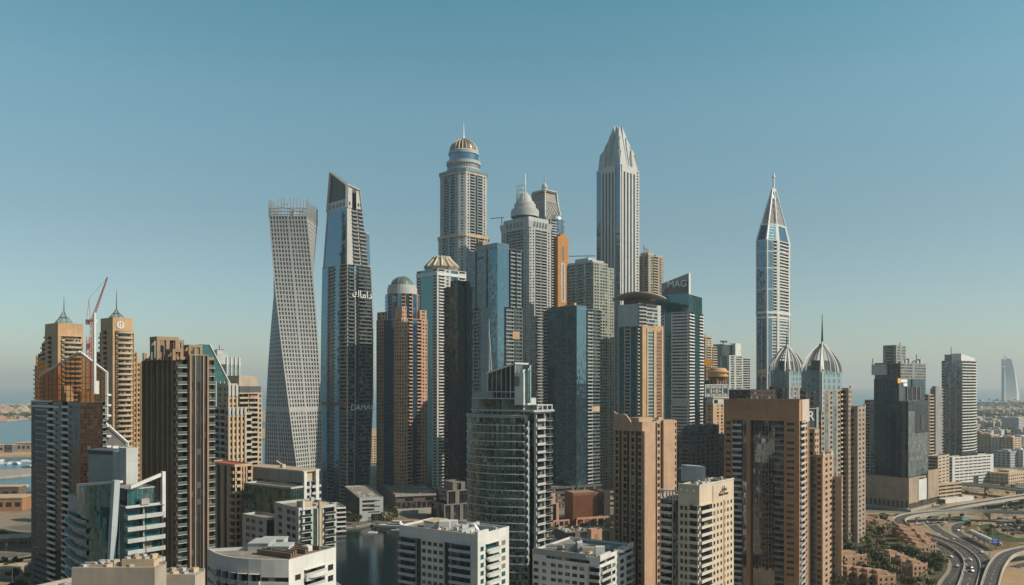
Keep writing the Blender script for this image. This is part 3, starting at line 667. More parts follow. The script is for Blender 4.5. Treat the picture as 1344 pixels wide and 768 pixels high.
def green_building():
    B = Bld('office_building', 'green mirrored office building with grey parapet screen and white columns, before the twisted tower', 'office building', 322, 398, 420, 392, 56, GREYW, GGR, fh=3.4)
    a, b = B.a, B.b; B.block(0, a, 0, b, 0, B.z(633), 'f1.4/.9 b4 w1.3 b4 f1.4/.9 b2', 'g1', par=.0)
    p = B.mb('parapet_screen', wall('grey_panel', (.30, .32, .33), .5, .05)); zt = B.z(620)
    p.obox((-.3, b, B.z(634)), (0, -b, 0), (1, 0, 0), (0, 0, zt - B.z(634)))
    r = B.mb('roof_coping', SAND); r.box(-.5, a, -.3, b + .2, zt, zt + .8); r.box(1, a, 1, b - 1, B.z(633) + .1, zt - .01)
    n = B.mb('panel_joint', DGREY)
    for i in range(1, 5): n.box(-.36, -.31, b * i / 5, b * i / 5 + .2, B.z(633), zt)
    c = B.mb('column', WHITE); c.box(-.2, 1.4, -1.0, .2, 0, zt + .4); c.box(B.x(413), B.x(417), -1, .2, 0, zt + .6)
    u = B.mb('rooftop_unit', SAND); q = B.loc(371, 405); u.box(q[0], q[0] + 2, q[1], q[1] + 2, zt, zt + 2.6); u.tube([(q[0] + 1, q[1] + 1, zt + 2.2), (q[0] - 2.5, q[1] + 2, zt + 4.6)], .4)
    y2 = B.y(344); x0 = -3.5
    B.done()
    B = Bld('apartment_building', 'small white apartment block with balcony bays on its sunny side, beside the marina water', 'apartment building', 360, 392, 441, 338, 42, GREYW, GGR, bal=WHITE, rail=tglass('rail_g', (.03, .07, .07), .7), fh=3.3, pr=1.1)
    a, b = B.a, B.b; B.block(0, a, 0, b, 0, B.z(670), 'w.8 r5 w1 g1.6 f1.2/.5 g1.6 w.8 r5 w.8', 'w1.5 p2/.8/.55 w1.5 p2/.8/.55 p2/.8/.55 w1', par=1.1)
    m = B.mb('roof_core', TAN2); m.box(a * .18, a * .42, 2, 8, B.z(670), B.z(661)); m.box(a * .55, a * .9, 3, 8, B.z(670), B.z(666)); m = B.mb('fin', TAN2); m.box(a * .52, a * .58, -1, .3, B.z(768), B.z(661)); m = B.mb('fin', WHITE); m.box(a * .1, a * .15, -.4, 2, B.z(700), B.z(658))
    clutter(B, a * .4, a, 3, b, B.z(670), 5, 11); B.done()
    B = Bld('apartment_building', 'low pale block with paired square windows tucked under the green mirrored office', 'apartment building', 318, 350, 372, 360, 50, GREYW, GGR, fh=3.3)
    B.block(0, B.a, 0, B.b, 0, B.z(683), 'g1', 'w1 p2/.7/.5 p2/.7/.5 w.6 p2/.7/.5 w1'); B.done()
    B = Bld('office_building', 'dark green glass wing stepping down in front of the green mirrored office', 'office building', 320, 382, 398, 372, 56, GREYW, GGR, fh=3.4)
    B.block(0, B.a, 0, B.b, 0, B.z(642), 'g1', 'g1', par=.8); B.done()
green_building()

def curved_white():
    B = Bld('apartment_building', 'white foreground apartment building with a bowed left front, roof cores and a brown roof terrace', 'apartment building', 272, 379, 441, 222, 62, WHITE, GD, fh=3.3, bal=GREYW, rd=1.6)
    a, b = B.a, B.b; zt = B.z(739)
    N = 9; arc = [(-(5.0) * math.sin(math.pi * i / N) , b * (1 - i / N)) for i in range(N + 1)]
    P = [(0, 0), (a, 0), (a * .85, b * .42), ] + arc[0:-1]
    specs = ['w2 p2.6/.8/.5 w1 b8 w1 p2.4/.9/.55 w1', 'w1 s6 w1', 'w1'] + ['w.3 b4 w.3' if 1 < i < 7 else 's3/.4' for i in range(N)]
    B.ring(P, 20, zt - 3.2, specs, par=0, roof=False)
    W = B.W; n = len(P)
    for i in range(n): B.face(P[i], P[(i + 1) % n], zt - 3.19, zt, 'w1')
    # raised parapet bow, higher to the left
    pb = B.mb('parapet', WHITE)
    for i in range(N):
        p, q = arc[i], arc[i + 1]; h0 = .9; h1 = .9
        for (e, f, fl) in ((p, q, 0), ((p[0] + .5, p[1]), (q[0] + .5, q[1]), 1)):
            Q = [(*e, zt), (*f, zt), (*f, zt + h1), (*e, zt + h0)]; pb.quad(*(Q[::-1] if fl else Q))
        pb.quad((*p, zt + h0), (*q, zt + h1), (q[0] + .5, q[1], zt + h1), (p[0] + .5, p[1], zt + h0))
    pb.box(0, a, 0, .4, zt, zt + .9); pb.obox((a, .1, zt), (-a * .15, b * .42, 0), (-.5, -.1, 0), (0, 0, .9)); pb.obox((a * .85, b * .42, zt), (-a * .85, b * .58, 0), (0, -.5, 0), (0, 0, .9))
    B.RF.poly([(*p, zt + .03) for p in P])
    for (px0, px1, top, Yd, d) in ((325, 352, 714, 238, 8), (355, 379, 718, 233, 6), (340, 372, 709, 246, 5)):
        c = B.mb('roof_core', GREYW); x0, y0 = B.loc(px0, Yd); x1, y1 = B.loc(px1, Yd); v = Vector((x1 - x0, y1 - y0, 0)); w = Vector((-v.y, v.x, 0)).normalized() * d
        zz = EYE - (top - HOR) / F * Yd; c.obox((x0, y0, zt), v, w, (0, 0, zz - zt)); c.obox((x0 - .2, y0 - .2, zz), v * 1.02, w * 1.04, (0, 0, .3))
    t = B.mb('roof_terrace', wall('terrace_brown', (.26, .18, .13))); t.box(a * .18, a * .92, 3, b * .55, zt + .05, zt + .3)
    for i in range(7): t.box(a * (.2 + .1 * i), a * (.2 + .1 * i) + .5, 3 + (i % 3), b * .5, zt + .3, zt + 1.6)
    clutter(B, a * .2, a * .8, 4, b * .5, zt + .3, 6, 21, mat=TAN2)
    cb = B.mb('curved_balcony', WHITE); n = 10
    for f in range(3):
        zz = zt - 5.6 - f * 3.3; Q = [(a * .55 + 4.6 * math.cos(math.pi + math.pi * i / n), 2.2 * math.sin(math.pi + math.pi * i / n)) for i in range(n + 1)]; cb.prism(Q, zz, zz + 1.2)
    B.done()
curved_white()
# ================================================================== CENTRE
def twisted_tower():
    Y = 764; Hh = 118 + (505 - 282) / F * Y; top = 118 + (505 - 258) / F * Y
    B = Bld('twisted_tower', 'pale grey tower twisting a quarter turn as it rises, open lattice on top', 'tower', 353, 386, 418, Y, 45, wall('pale_grey_panel', (.46, .47, .47), .55, .06), GD, pan=pane('twist_pane', (.02, .025, .028), .05), fh=4.0, near=False)
    # plan: a rounded lozenge that turns with height; axis in the middle of the plot
    cx, cy = B.loc(385.5, Y + 26); nf = 70
    def plan(k):
        ang = R(45 + 72 * (1 - k)); hw, hd = 20.8, 18.2
        if k < .0: pass
        base = [(-hw, -hd), (hw * .0, -hd - .8), (hw, -hd), (hw + .6, 0), (hw, hd), (0, hd + .8), (-hw, hd), (-hw - .6, 0)]
        return [(cx + x * math.cos(ang) - y * math.sin(ang), cy + x * math.sin(ang) + y * math.cos(ang)) for x, y in base]
    col = 'w.45 ' + ' '.join(['p2.2/.54/.68/.45'] * 6) + ' w.45'
    for i in range(nf):
        k0, k1 = i / nf, (i + 1) / nf; z0, z1 = Hh * k0, Hh * k1
        if i == nf // 3: B.ring(plan(k0), z0, z1, 'w1', plan(k1), roof=False); continue
        B.ring(plan(k0), z0, z1, col, plan(k1), roof=False, fh=z1 - z0)
    P = plan(1); B.roof(P, Hh - .5, 0)
    lt = B.mb('crown_lattice', B.wallm); n = len(P); q = random.Random(5)
    for i in range(n):
        a, b = Vector(P[i]), Vector(P[(i + 1) % n])
        for e in range(6):
            p = a.lerp(b, e / 6); h = top - Hh + q.uniform(-6.0, 1.0)
            lt.tube([(p.x, p.y, Hh - 1), (p.x, p.y, Hh + h)], .45, 4)
            if q.random() < .75: r = a.lerp(b, (e + 1) / 6); zz = Hh + q.uniform(2, 14); lt.tube([(p.x, p.y, zz), (r.x, r.y, zz)], .32, 4)
        for zz in (1.5, 4.5, 7.5): lt.tube([(a.x, a.y, Hh + zz), (b.x, b.y, Hh + zz)], .42, 4)
    c = B.mb('roof_core', CONC); c.box(cx - 3, cx + 3, cy - 4, cy + 3, Hh, Hh + 6); c.box(cx - 1.6, cx + 2, cy - 2, cy + 2, Hh + 6, Hh + 9)
    c = B.mb('roof_crane', DSTEEL); c.tube([(cx, cy, Hh + 9), (cx, cy, Hh + 11)], .3); c.tube([(cx - 15, cy - 2, Hh + 10.5), (cx + 14, cy + 2, Hh + 9.6)], .35, 4)
    B.done()
twisted_tower()

def blade_tower():
    B = Bld('residential_tower', 'dark tapering residential tower with blue upper glass and a sharply slanted open top', 'tower', 420, 456, 490, 800, 46, wall('blade_render', (.50, .50, .49), .55, .08), glass('blade_glass', (.010, .03, .045), bw=2, fh=3.7, sp=.30, spc=(.03, .045, .055), jit=.02, light=.04, ior=2.9, st=(.5, .8, 1)), bal=wall('blade_balcony', (.32, .33, .34)), fh=3.75, pr=1.2, rd=1.0)
    a, b = B.a, B.b; z = B.z
    y1 = lambda px: B.y(px)
    def P(x1, yl, yi=0, xo=0): return [(xo, yi), (x1, yi), (x1, yl), (xo, yl)]
    # profile: (row, left px, right px) - the right side swells then tapers
    prof = [(668, 420.5, 484), (600, 420.5, 487), (520, 420.5, 490), (420, 421.5, 490), (347, 423, 487)]
    for (r0, l0, q0), (r1, l1, q1) in zip(prof, prof[1:]):
        A = P(B.x(q0), y1(l0)); C = P(B.x(q1), y1(l1))
        B.ring(A, z(r0), z(r1), ['w.5 r6 w.7 g1 k1.6 r6 r6 w.5', 'w1 s8 w1', 'w1 s8 w1', 'g5 b5 g4 b5 w.6'], C, roof=(r1 == 347))
    # upper shaft: glass left face, pier and balconies on the right
    prof = [(347, 423, 486), (300, 428, 480)]
    A = P(B.x(483), y1(424)); C = P(B.x(475), y1(429.5), 0)
    B2 = B.GL
    B.ring(A, z(347), z(272), ['w3.4 b4 w.6 b4', 'w1 s8 w1', 'w1', 'f.8/.3 g14 f.8/.3'], C, roof=False)
    A2 = [(B.x(483), 1.5), (B.x(487), 1.5), (B.x(486), y1(424)), (B.x(482), y1(424))]
    B.ring(A2, z(347), z(302), ['g1', 'w1 s5 w1', 'w1', 'w1'], [(p[0] - 1.2, p[1]) for p in A2])
    # slanted crown frame: left face a big open frame, top edge falls from far left to right
    cr = B.mb('crown_frame', B.wallm); t = 1.3
    L0, L1 = (0, y1(429.5)), (0, y1(433.8)); zb = z(272); zl = z(226, 0, L1[1]); zc = z(243); xr0, xr1 = B.x(475), B.x(471.5); zr = z(250, xr1, 0)
    Q = lambda p, z_: (p[0], p[1], z_)
    def strip(a0, a1, b0, b1, w=t):          # solid bar of thickness t between two edge lines on a wall
        cr.quad(a0, a1, b1, b0)
    # left wall frame members
    def bar(p, q, w): d = Vector(q) - Vector(p); cr.tube([p, q], w, 4)
    bar((0, L0[1], zb), (0, L1[1], zl), 1.6); bar((0, .6, zb), (0, .6, zc), 1.9); bar((0, L1[1], zl), (0, 0, zc), 1.7)
    bar((xr0, .5, zb), (xr1, .5, zr), 1.7); bar((0, .2, zc), (xr1, .2, zr), 1.6)
    cr.quad((0, 0, zb - 1), (xr0 * .32, 0, zb - 1), (xr0 * .32, 0, zc - 2.0), (0, 0, zc)); cr.quad((xr0 * .62, 0, zb - 1), (xr0, 0, zb - 1), (xr1, 0, zr), (xr0 * .6, 0, zc + (zr - zc) * .6))
    cr.quad((0, L0[1], zb), (0, 0, zb), (0, 0, zb + 9), (0, L0[1] * .975, zb + 9))
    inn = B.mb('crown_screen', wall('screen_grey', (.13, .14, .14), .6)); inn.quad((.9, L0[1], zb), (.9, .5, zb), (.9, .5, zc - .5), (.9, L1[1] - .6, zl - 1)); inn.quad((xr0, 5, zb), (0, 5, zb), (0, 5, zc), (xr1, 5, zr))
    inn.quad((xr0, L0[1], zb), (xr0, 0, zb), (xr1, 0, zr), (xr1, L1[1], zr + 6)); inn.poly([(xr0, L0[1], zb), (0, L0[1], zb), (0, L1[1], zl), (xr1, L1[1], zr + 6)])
    o = B.mb('crown_opening', GD)
    for i in range(5): yy = L0[1] * (.12 + .17 * i); o.box(-.15, .1, yy, yy + 3.0, zb + 2.5, zb + 6)
    for u in (.1, .7, .86): o.box(xr0 * u, xr0 * u + 1.8, -.15, .1, zb + 2.5, zb + 6)
    # lettering
    ar = '\uFED9\uFE8E\uFEE3\uFE8D\uFEA9'
    text(ar, 10.0, face_matrix((B.x(474), -1.9, z(385.5)), (1, 0), (0, -1)), WMET, B.o)
    text('DAMAC', 8.4, face_matrix((B.x(475), -2.2, z(535.5)), (1, 0), (0, -1)), WMET, B.o)
    bd = B.mb('refuge_band', BROWN); bd.obox((-.35, y1(421), z(533)), (0, -y1(421), 0), (.5, 0, 0), (0, 0, 3.6))
    B.done()
blade_tower()

def pink_tower():
    B = Bld('residential_tower', 'pinkish stone tower with blue glass strips and a small green mesh dome on top', 'tower', 494, 527, 561, 812, 45, PINK, glass('pink_blue', (.010, .045, .085), bw=1.6, fh=3.6, sp=.18, jit=.015, light=.03, ior=2.7, st=(.45, .75, 1)), bal=PINK, fh=3.6, pr=.8)
    a, b = B.a, B.b; z = B.z
    B.block(0, a, 0, b, 0, z(418), 'p3/.5/.5 p3/.5/.5 w.6 b5 g5 b5 w.6 p3/.5/.5 p3/.5/.5', 'p3/.5/.5 p3/.5/.5 p3/.5/.5 g12 p3/.5/.5 p3/.5/.5 p3/.5/.5', par=.6)
    B.block(B.x(552), a - .3, 1, b * .4, z(418), z(405), 'p3/.5/.5', 'w1', par=.2)
    B.block(1, B.x(534), .4, b * .35, z(418), z(402), 'p3/.5/.5 p3/.5/.5', 'w1', par=.2); B.block(.6, a * .5, B.y(505), b - .5, z(418), z(407), 'w1', 'p3/.5/.5 p3/.5/.5', par=.2)
    # blue upper body
    c = (a * .47, b * .45); r = 17.5; n = 14; P = [(c[0] + r * math.cos(2 * math.pi * (i + .5) / n), c[1] + r * math.sin(2 * math.pi * (i + .5) / n)) for i in range(n)]
    P = [(min(max(p[0], .2), a * .96), min(max(p[1], .2), b * .93)) for p in P]
    B.ring(P, z(418), z(384), ['g3 w.4'] * 3 + ['g2 b2 w.3'] * 2, par=.5)
    d = B.mb('drum', GREYW); d.lathe([(15.5, z(384)), (15.5, B.zc(379)), (14.6, B.zc(379)), (14.6, B.zc(375.5)), (11.5, B.zc(375.5))], *c, 32)
    dm = B.mb('dome', plain('green_mesh', (.09, .14, .125), .5)); prof = [(11.6 * math.cos(R(t)), B.zc(376.5) + 10.5 * math.sin(R(t))) for t in range(0, 91, 10)]; dm.lathe(prof, *c, 24)
    rb = B.mb('dome_rib', GREY)
    for k in range(12): rb.tube([(c[0] + p[0] * 1.02 * math.cos(k * math.pi / 6), c[1] + p[0] * 1.02 * math.sin(k * math.pi / 6), p[1]) for p in prof], .25, 4)
    ar = B.mb('archway', DBROWN); ar.poly([(B.x(552) - 6, -.25, z(656)), (B.x(552) + 3, -.25, z(656))] + [(B.x(552) - 1.5 + 4.5 * math.cos(R(t)), -.25, z(640) + 5 * math.sin(R(t))) for t in range(0, 181, 20)])
    B.done()
pink_tower()

def ribbed_cap_tower():
    B = Bld('residential_tower', 'grey and teal tower crowned by a flared cream ring of faceted ribs', 'tower', 547, 574, 612, 915, 44, GREYW, GDT, bal=WHITE, fh=3.6, pr=1.0)
    a, b = B.a, B.b; z = B.z
    B.block(0, a, 0, b, 0, z(353), 'w1 b4 w1 p2.5/.6/.6 w1.2 k5/.6 w1.2 b4 w1', 'b3.5 w1 g9 w1 b3.5', par=.8)
    f = B.mb('portal_frame', WHITE); f.box(-.6, .8, -.6, .8, 0, z(357)); f.obox((-.7, b + .2, z(361)), (0, -b - .5, 0), (1, 0, 0), (0, 0, 4)); f.box(-.5, a + .4, -.7, .3, z(361), z(357))
    c = (a * .5, b * .5); d = B.mb('crown_drum', SAND); d.lathe([(17, z(353)), (20, z(347)), (19, z(346)), (11, z(337)), (11, z(333.5)), (8, z(332))], *c, 28)
    r = B.mb('crown_rib', wall('cream_rib', (.72, .62, .50), .5, .05))
    for k in range(14):
        t = 2 * math.pi * k / 14; u = (math.cos(t), math.sin(t)); r.tube([(c[0] + e * u[0], c[1] + e * u[1], zz) for e, zz in ((17.4, z(353)), (20.6, z(346.5)), (11.6, z(336.5)), (9, z(332)))], 1.05, 4)
    B.done()
ribbed_cap_tower()

def blue_towers():
    # dark lower companion on the left
    B = Bld('residential_tower', 'very dark stepped glass tower between the cream ribbed crown and the blue mirror tower', 'tower', 583, 601, 622, 770, 40, DGREY, glass('black_glass', (.006, .011, .014), bw=1.6, fh=3.6, sp=.25, jit=.03, light=.03, ior=1.9), bal=wall('dark_balcony', (.12, .14, .15)), fh=3.6)
    a, b = B.a, B.b; B.block(0, a, 0, b, 0, B.z(376), 'g9 w.6 b5', 'b4 g9', par=.8); B.block(1, a, 2, b * .6, B.z(376), B.z(368), 'g1', 'g1', par=.5); B.done()
    B = Bld('residential_tower', 'tall blue mirror glass tower with dark slots and stepped flat top in the centre', 'tower', 612, 653, 686, 742, 43, wall('blue_grey_metal', (.16, .20, .22), .45), glass('mirror_blue', (.012, .045, .07), bw=1.7, fh=3.6, sp=.14, jit=.018, light=.03, ior=2.6, spc=(.02, .04, .055), st=(.5, .8, 1)), bal=wall('blue_balcony', (.28, .34, .37)), fh=3.6, pr=.9)
    a, b = B.a, B.b; z = B.z
    B.block(0, a, 0, b, 0, z(402), 'g5 k1 b6 w.5 r6 w.5', 'g5 w.3 b4 g6 w.3 g5', roof=False)
    B.block(0, a, 0, b, z(402) + .02, z(325), 'g7 k.9 b3 k.8 b3 w.4 k.8', 'g6 k.9 g6 k.9 g6', par=.6)
    x1 = B.x(668); B.block(0, x1, 0, b * .72, z(325), z(319), 'g1', 'g1', par=.5)
    m = B.mb('roof_core', BROWN); m.box(a * .05, a * .3, b * .5, b * .75, z(319), z(313)); m = B.mb('roof_core', DGREY); m.box(a * .4, a * .6, b * .4, b * .6, z(319), z(316))
    o = B.mb('refuge_band', TAN); o.box(B.x(672), B.x(681), -1.0, .2, z(444), z(434))
    s = B.mb('roof_slot', DGREY); s.box(-.2, .3, b * .45, b * .62, z(336), z(333))
    B.done()
    B = Bld('residential_tower', 'blue glass tower with tan roof boxes standing in front of the grey green tower', 'tower', 713, 757, 788, 772, 44, wall('steel_blue_metal', (.20, .25, .27), .45), glass('steel_blue_glass', (.012, .035, .05), bw=1.7, fh=3.5, sp=.16, jit=.03, light=.04, ior=3.0, spc=(.02, .035, .045), st=(.5, .82, 1)), bal=wall('pale_blue_balcony', (.40, .47, .49)), fh=3.5, pr=.9)
    a, b = B.a, B.b; z = B.z
    B.block(0, a, 0, b, 0, z(405), 'g7 k.7 b4 w.3 r5 k.7', 'b2.5 g5 w.3 g5 w.3 g5', par=.7)
    B.block(0, B.x(770), 0, b * .9, z(405), z(401), 'g1', 'g1', par=.3)
    m = B.mb('roof_core', TAN2)
    for i in range(5): m.box(a * (.05 + .1 * i), a * (.13 + .1 * i), b * (.1 + .14 * i), b * (.24 + .14 * i), z(401), z(397 + i % 2))
    o = B.mb('refuge_band', TAN2); o.box(B.x(776), B.x(786), -1.0, .2, z(541), z(534)); B.done()
blue_towers()

def domed_supertall():
    B = Bld('supertall_tower', 'grey supertall tower with a ribbed bronze dome and slim spire, tallest left of centre', 'tower', 571, 606, 646, 1010, 44, wall('princess_render', (.45, .465, .47), .6, .08), GDT, bal=wall('princess_balcony', (.38, .40, .42)), fh=3.7, pr=.6, near=False)
    a, b = B.a, B.b; z = B.z
    face = 'w1 p2.4/.5/.55 w.5 b4.5 w.4 k2/.5 w.4 b4.5 w.5 p2.4/.5/.55 w1'
    ch = a * .13
    def oct_(i, c): return [(i + c, i), (a - i - c, i), (a - i, i + c), (a - i, b - i - c), (a - i - c, b - i), (i + c, b - i), (i, b - i - c), (i, i + c)]
    B.ring(oct_(0, ch), 0, z(309), [face, 'w1 p2.5/.5/.55 w1'], par=.8)
    bd = B.mb('cornice', TAN2); bd.prism(oct_(-.8, ch), z(309), z(305)); bd.prism(oct_(1.2, ch), z(225), z(222))
    B.ring(oct_(1.6, ch), z(305), z(225), [face, 'w1 p2.5/.5/.55 w1'], roof=False)
    zq = lambda p: z(222) + (B.zc(p) - B.zc(222))
    bl = B.mb('blue_eave', plain('blue_metal', (.10, .19, .26), .4, .3)); bl.prism(oct_(.6, ch), zq(222), zq(218.5))
    c = (a / 2, b / 2); u = B.Y / F; k = (F / (B.Y + a * .5 * B.s + b * .5 * B.c))
    rr = lambda px: px / k
    d = B.mb('drum', B.wallm); d.lathe([(rr(22), zq(220)), (rr(22), zq(214)), (rr(21), zq(214)), (rr(21), zq(208)), (rr(22.5), zq(208)), (rr(22.5), zq(204)), (rr(19), zq(204))], *c, 40)
    w = B.mb('drum_window', GD)
    for i in range(40):
        t = 2 * math.pi * i / 40; e = (math.cos(t), math.sin(t)); ta = (-e[1], e[0])
        for r_, za, zb in ((rr(22.1), zq(219), zq(215.5)), (rr(21.1), zq(213), zq(209.3))):
            w.obox((c[0] + e[0] * (r_ - .3) - ta[0] * .8, c[1] + e[1] * (r_ - .3) - ta[1] * .8, za), (ta[0] * 1.6, ta[1] * 1.6, 0), (e[0] * .5, e[1] * .5, 0), (0, 0, zb - za))
    g = B.mb('drum_glass', GB); g.lathe([(rr(19), zq(204)), (rr(19), zq(194))], *c, 40)
    d = B.mb('dome_base', B.wallm); d.lathe([(rr(19.8), zq(194.5)), (rr(19.8), zq(191)), (rr(18.4), zq(189.5)), (rr(18), zq(189.5))], *c, 40)
    pr = [(rr(18) * math.cos(R(t)), zq(190) + (zq(173) - zq(190)) * math.sin(R(t))) for t in range(0, 86, 8)]
    dm = B.mb('dome', plain('bronze', (.16, .11, .08), .4, .4)); dm.lathe(pr, *c, 40)
    rb = B.mb('dome_rib', wall('dome_rib_cream', (.62, .52, .42), .5, .04))
    for i in range(24):
        t = 2 * math.pi * i / 24; rb.tube([(c[0] + p[0] * 1.01 * math.cos(t), c[1] + p[0] * 1.01 * math.sin(t), p[1]) for p in pr], .75, 4, 0, .35)
    s = B.mb('spire', WMET); s.lathe([(rr(5), zq(188.5) + (zq(173) - zq(190)) * .93), (rr(2), zq(173)), (rr(1.0), zq(169)), (rr(.7), zq(158)), (.15, zq(150))], *c, 12)
    s.lathe([(0, zq(151)), (.9, zq(150)), (0, zq(149))], *c, 8)
    B.done()
domed_supertall()

def masted_supertall():
    B = Bld('supertall_tower', 'pale grey supertall tower with a stepped drum, shell dome and long thin mast', 'tower', 658, 694, 723, 960, 44, wall('elite_render', (.47, .49, .495), .6, .08), GDT, bal=wall('elite_balcony', (.42, .44, .45)), fh=3.6, pr=.7, near=False)
    a, b = B.a, B.b; z = B.z
    B.block(0, a, 0, b, 0, z(300), 'w.8 p2.2/.6/.6 p2.2/.6/.6 w.6 b5 w.4 b5 w.6 p2.2/.6/.6 w.8', 'p2/.6/.6 p2/.6/.6 w.5 b5 w.4 b5 w.4 b5 w.6 p2/.6/.6 p2/.6/.6', par=0)
    B.block(-.02, 3.4, -.9, 3, 0, z(297), 'p2/.6/.6', 'p2/.6/.6', back='w1', par=0)
    # flared wings at the eaves
    fl = B.mb('eave_wing', B.wallm)
    for P, Q in (([(0, 0), (a, 0), (a, b), (0, b)], [(-1.6, -1.6), (a + 1.6, -1.6), (a + 1.6, b + 1.6), (-1.6, b + 1.6)]),): fl.prism(P, z(300), z(289), 0, Q)
    op = B.mb('eave_opening', GD)
    for i in range(5): op.obox((-1.5, b * (.2 + .13 * i), z(296)), (0, 2.6, 0), (.3, 0, 0), (-.3, 0, 6)); op.obox((a * (.2 + .13 * i), -1.5, z(296)), (2.2, 0, 0), (0, .3, 0), (0, -.3, 6))
    bk = B.mb('penthouse', B.wallm); bk.box(2, a - 2, 2, b - 2, z(289), z(283))
    c = (a * .45, b * .5); k = F / (B.Y + a * .45 * B.s + b * .5 * B.c); rr = lambda p: p / k
    d = B.mb('drum', B.wallm); d.lathe([(rr(18.5), B.zc(286)), (rr(18.5), B.zc(278)), (rr(17.5), B.zc(278)), (rr(17.5), B.zc(276)), (rr(14.5), B.zc(275)), (rr(14), B.zc(269)), (rr(12.6), B.zc(268)), (rr(12), B.zc(266)), (rr(9), B.zc(266))], *c, 36)
    dm = B.mb('dome', wall('dome_grey', (.50, .51, .49), .55, .06)); dm.lathe([(rr(10.0) , B.zc(267)), (rr(9.4), B.zc(263)), (rr(7.4), B.zc(258.5)), (rr(4.6), B.zc(255)), (rr(2.5), B.zc(253)), (0, B.zc(252.7))], *c, 28)
    sc = B.mb('dome_screen', STEEL)
    for i in range(9):
        t = math.pi * (.55 + .09 * i); sc.tube([(c[0] + rr(11) * math.cos(t), c[1] + rr(11) * math.sin(t), B.zc(266)), (c[0] + rr(10.5) * math.cos(t), c[1] + rr(10.5) * math.sin(t), B.zc(247))], .35, 4)
    for zz in (258, 252, 246): sc.tube([(c[0] + rr(11) * math.cos(math.pi * (.55 + .09 * i)), c[1] + rr(11) * math.sin(math.pi * (.55 + .09 * i)), B.zc(zz)) for i in range(9)], .3, 4)
    m = B.mb('mast', WMET); m.tube([(c[0], c[1], B.zc(256)), (c[0], c[1], B.zc(228))], 1.3, 8, 0, .7)
    mc = B.mb('roof_crane', DSTEEL); p = (-2, b - 3); mc.tube([(p[0], p[1], z(289)), (p[0], p[1], z(278.5))], .6, 4); mc.tube([(p[0] + 2, p[1] - 2, z(278.5)), (p[0] - 11, p[1] + 9, z(280))], .45, 4)
    B.done()
masted_supertall()

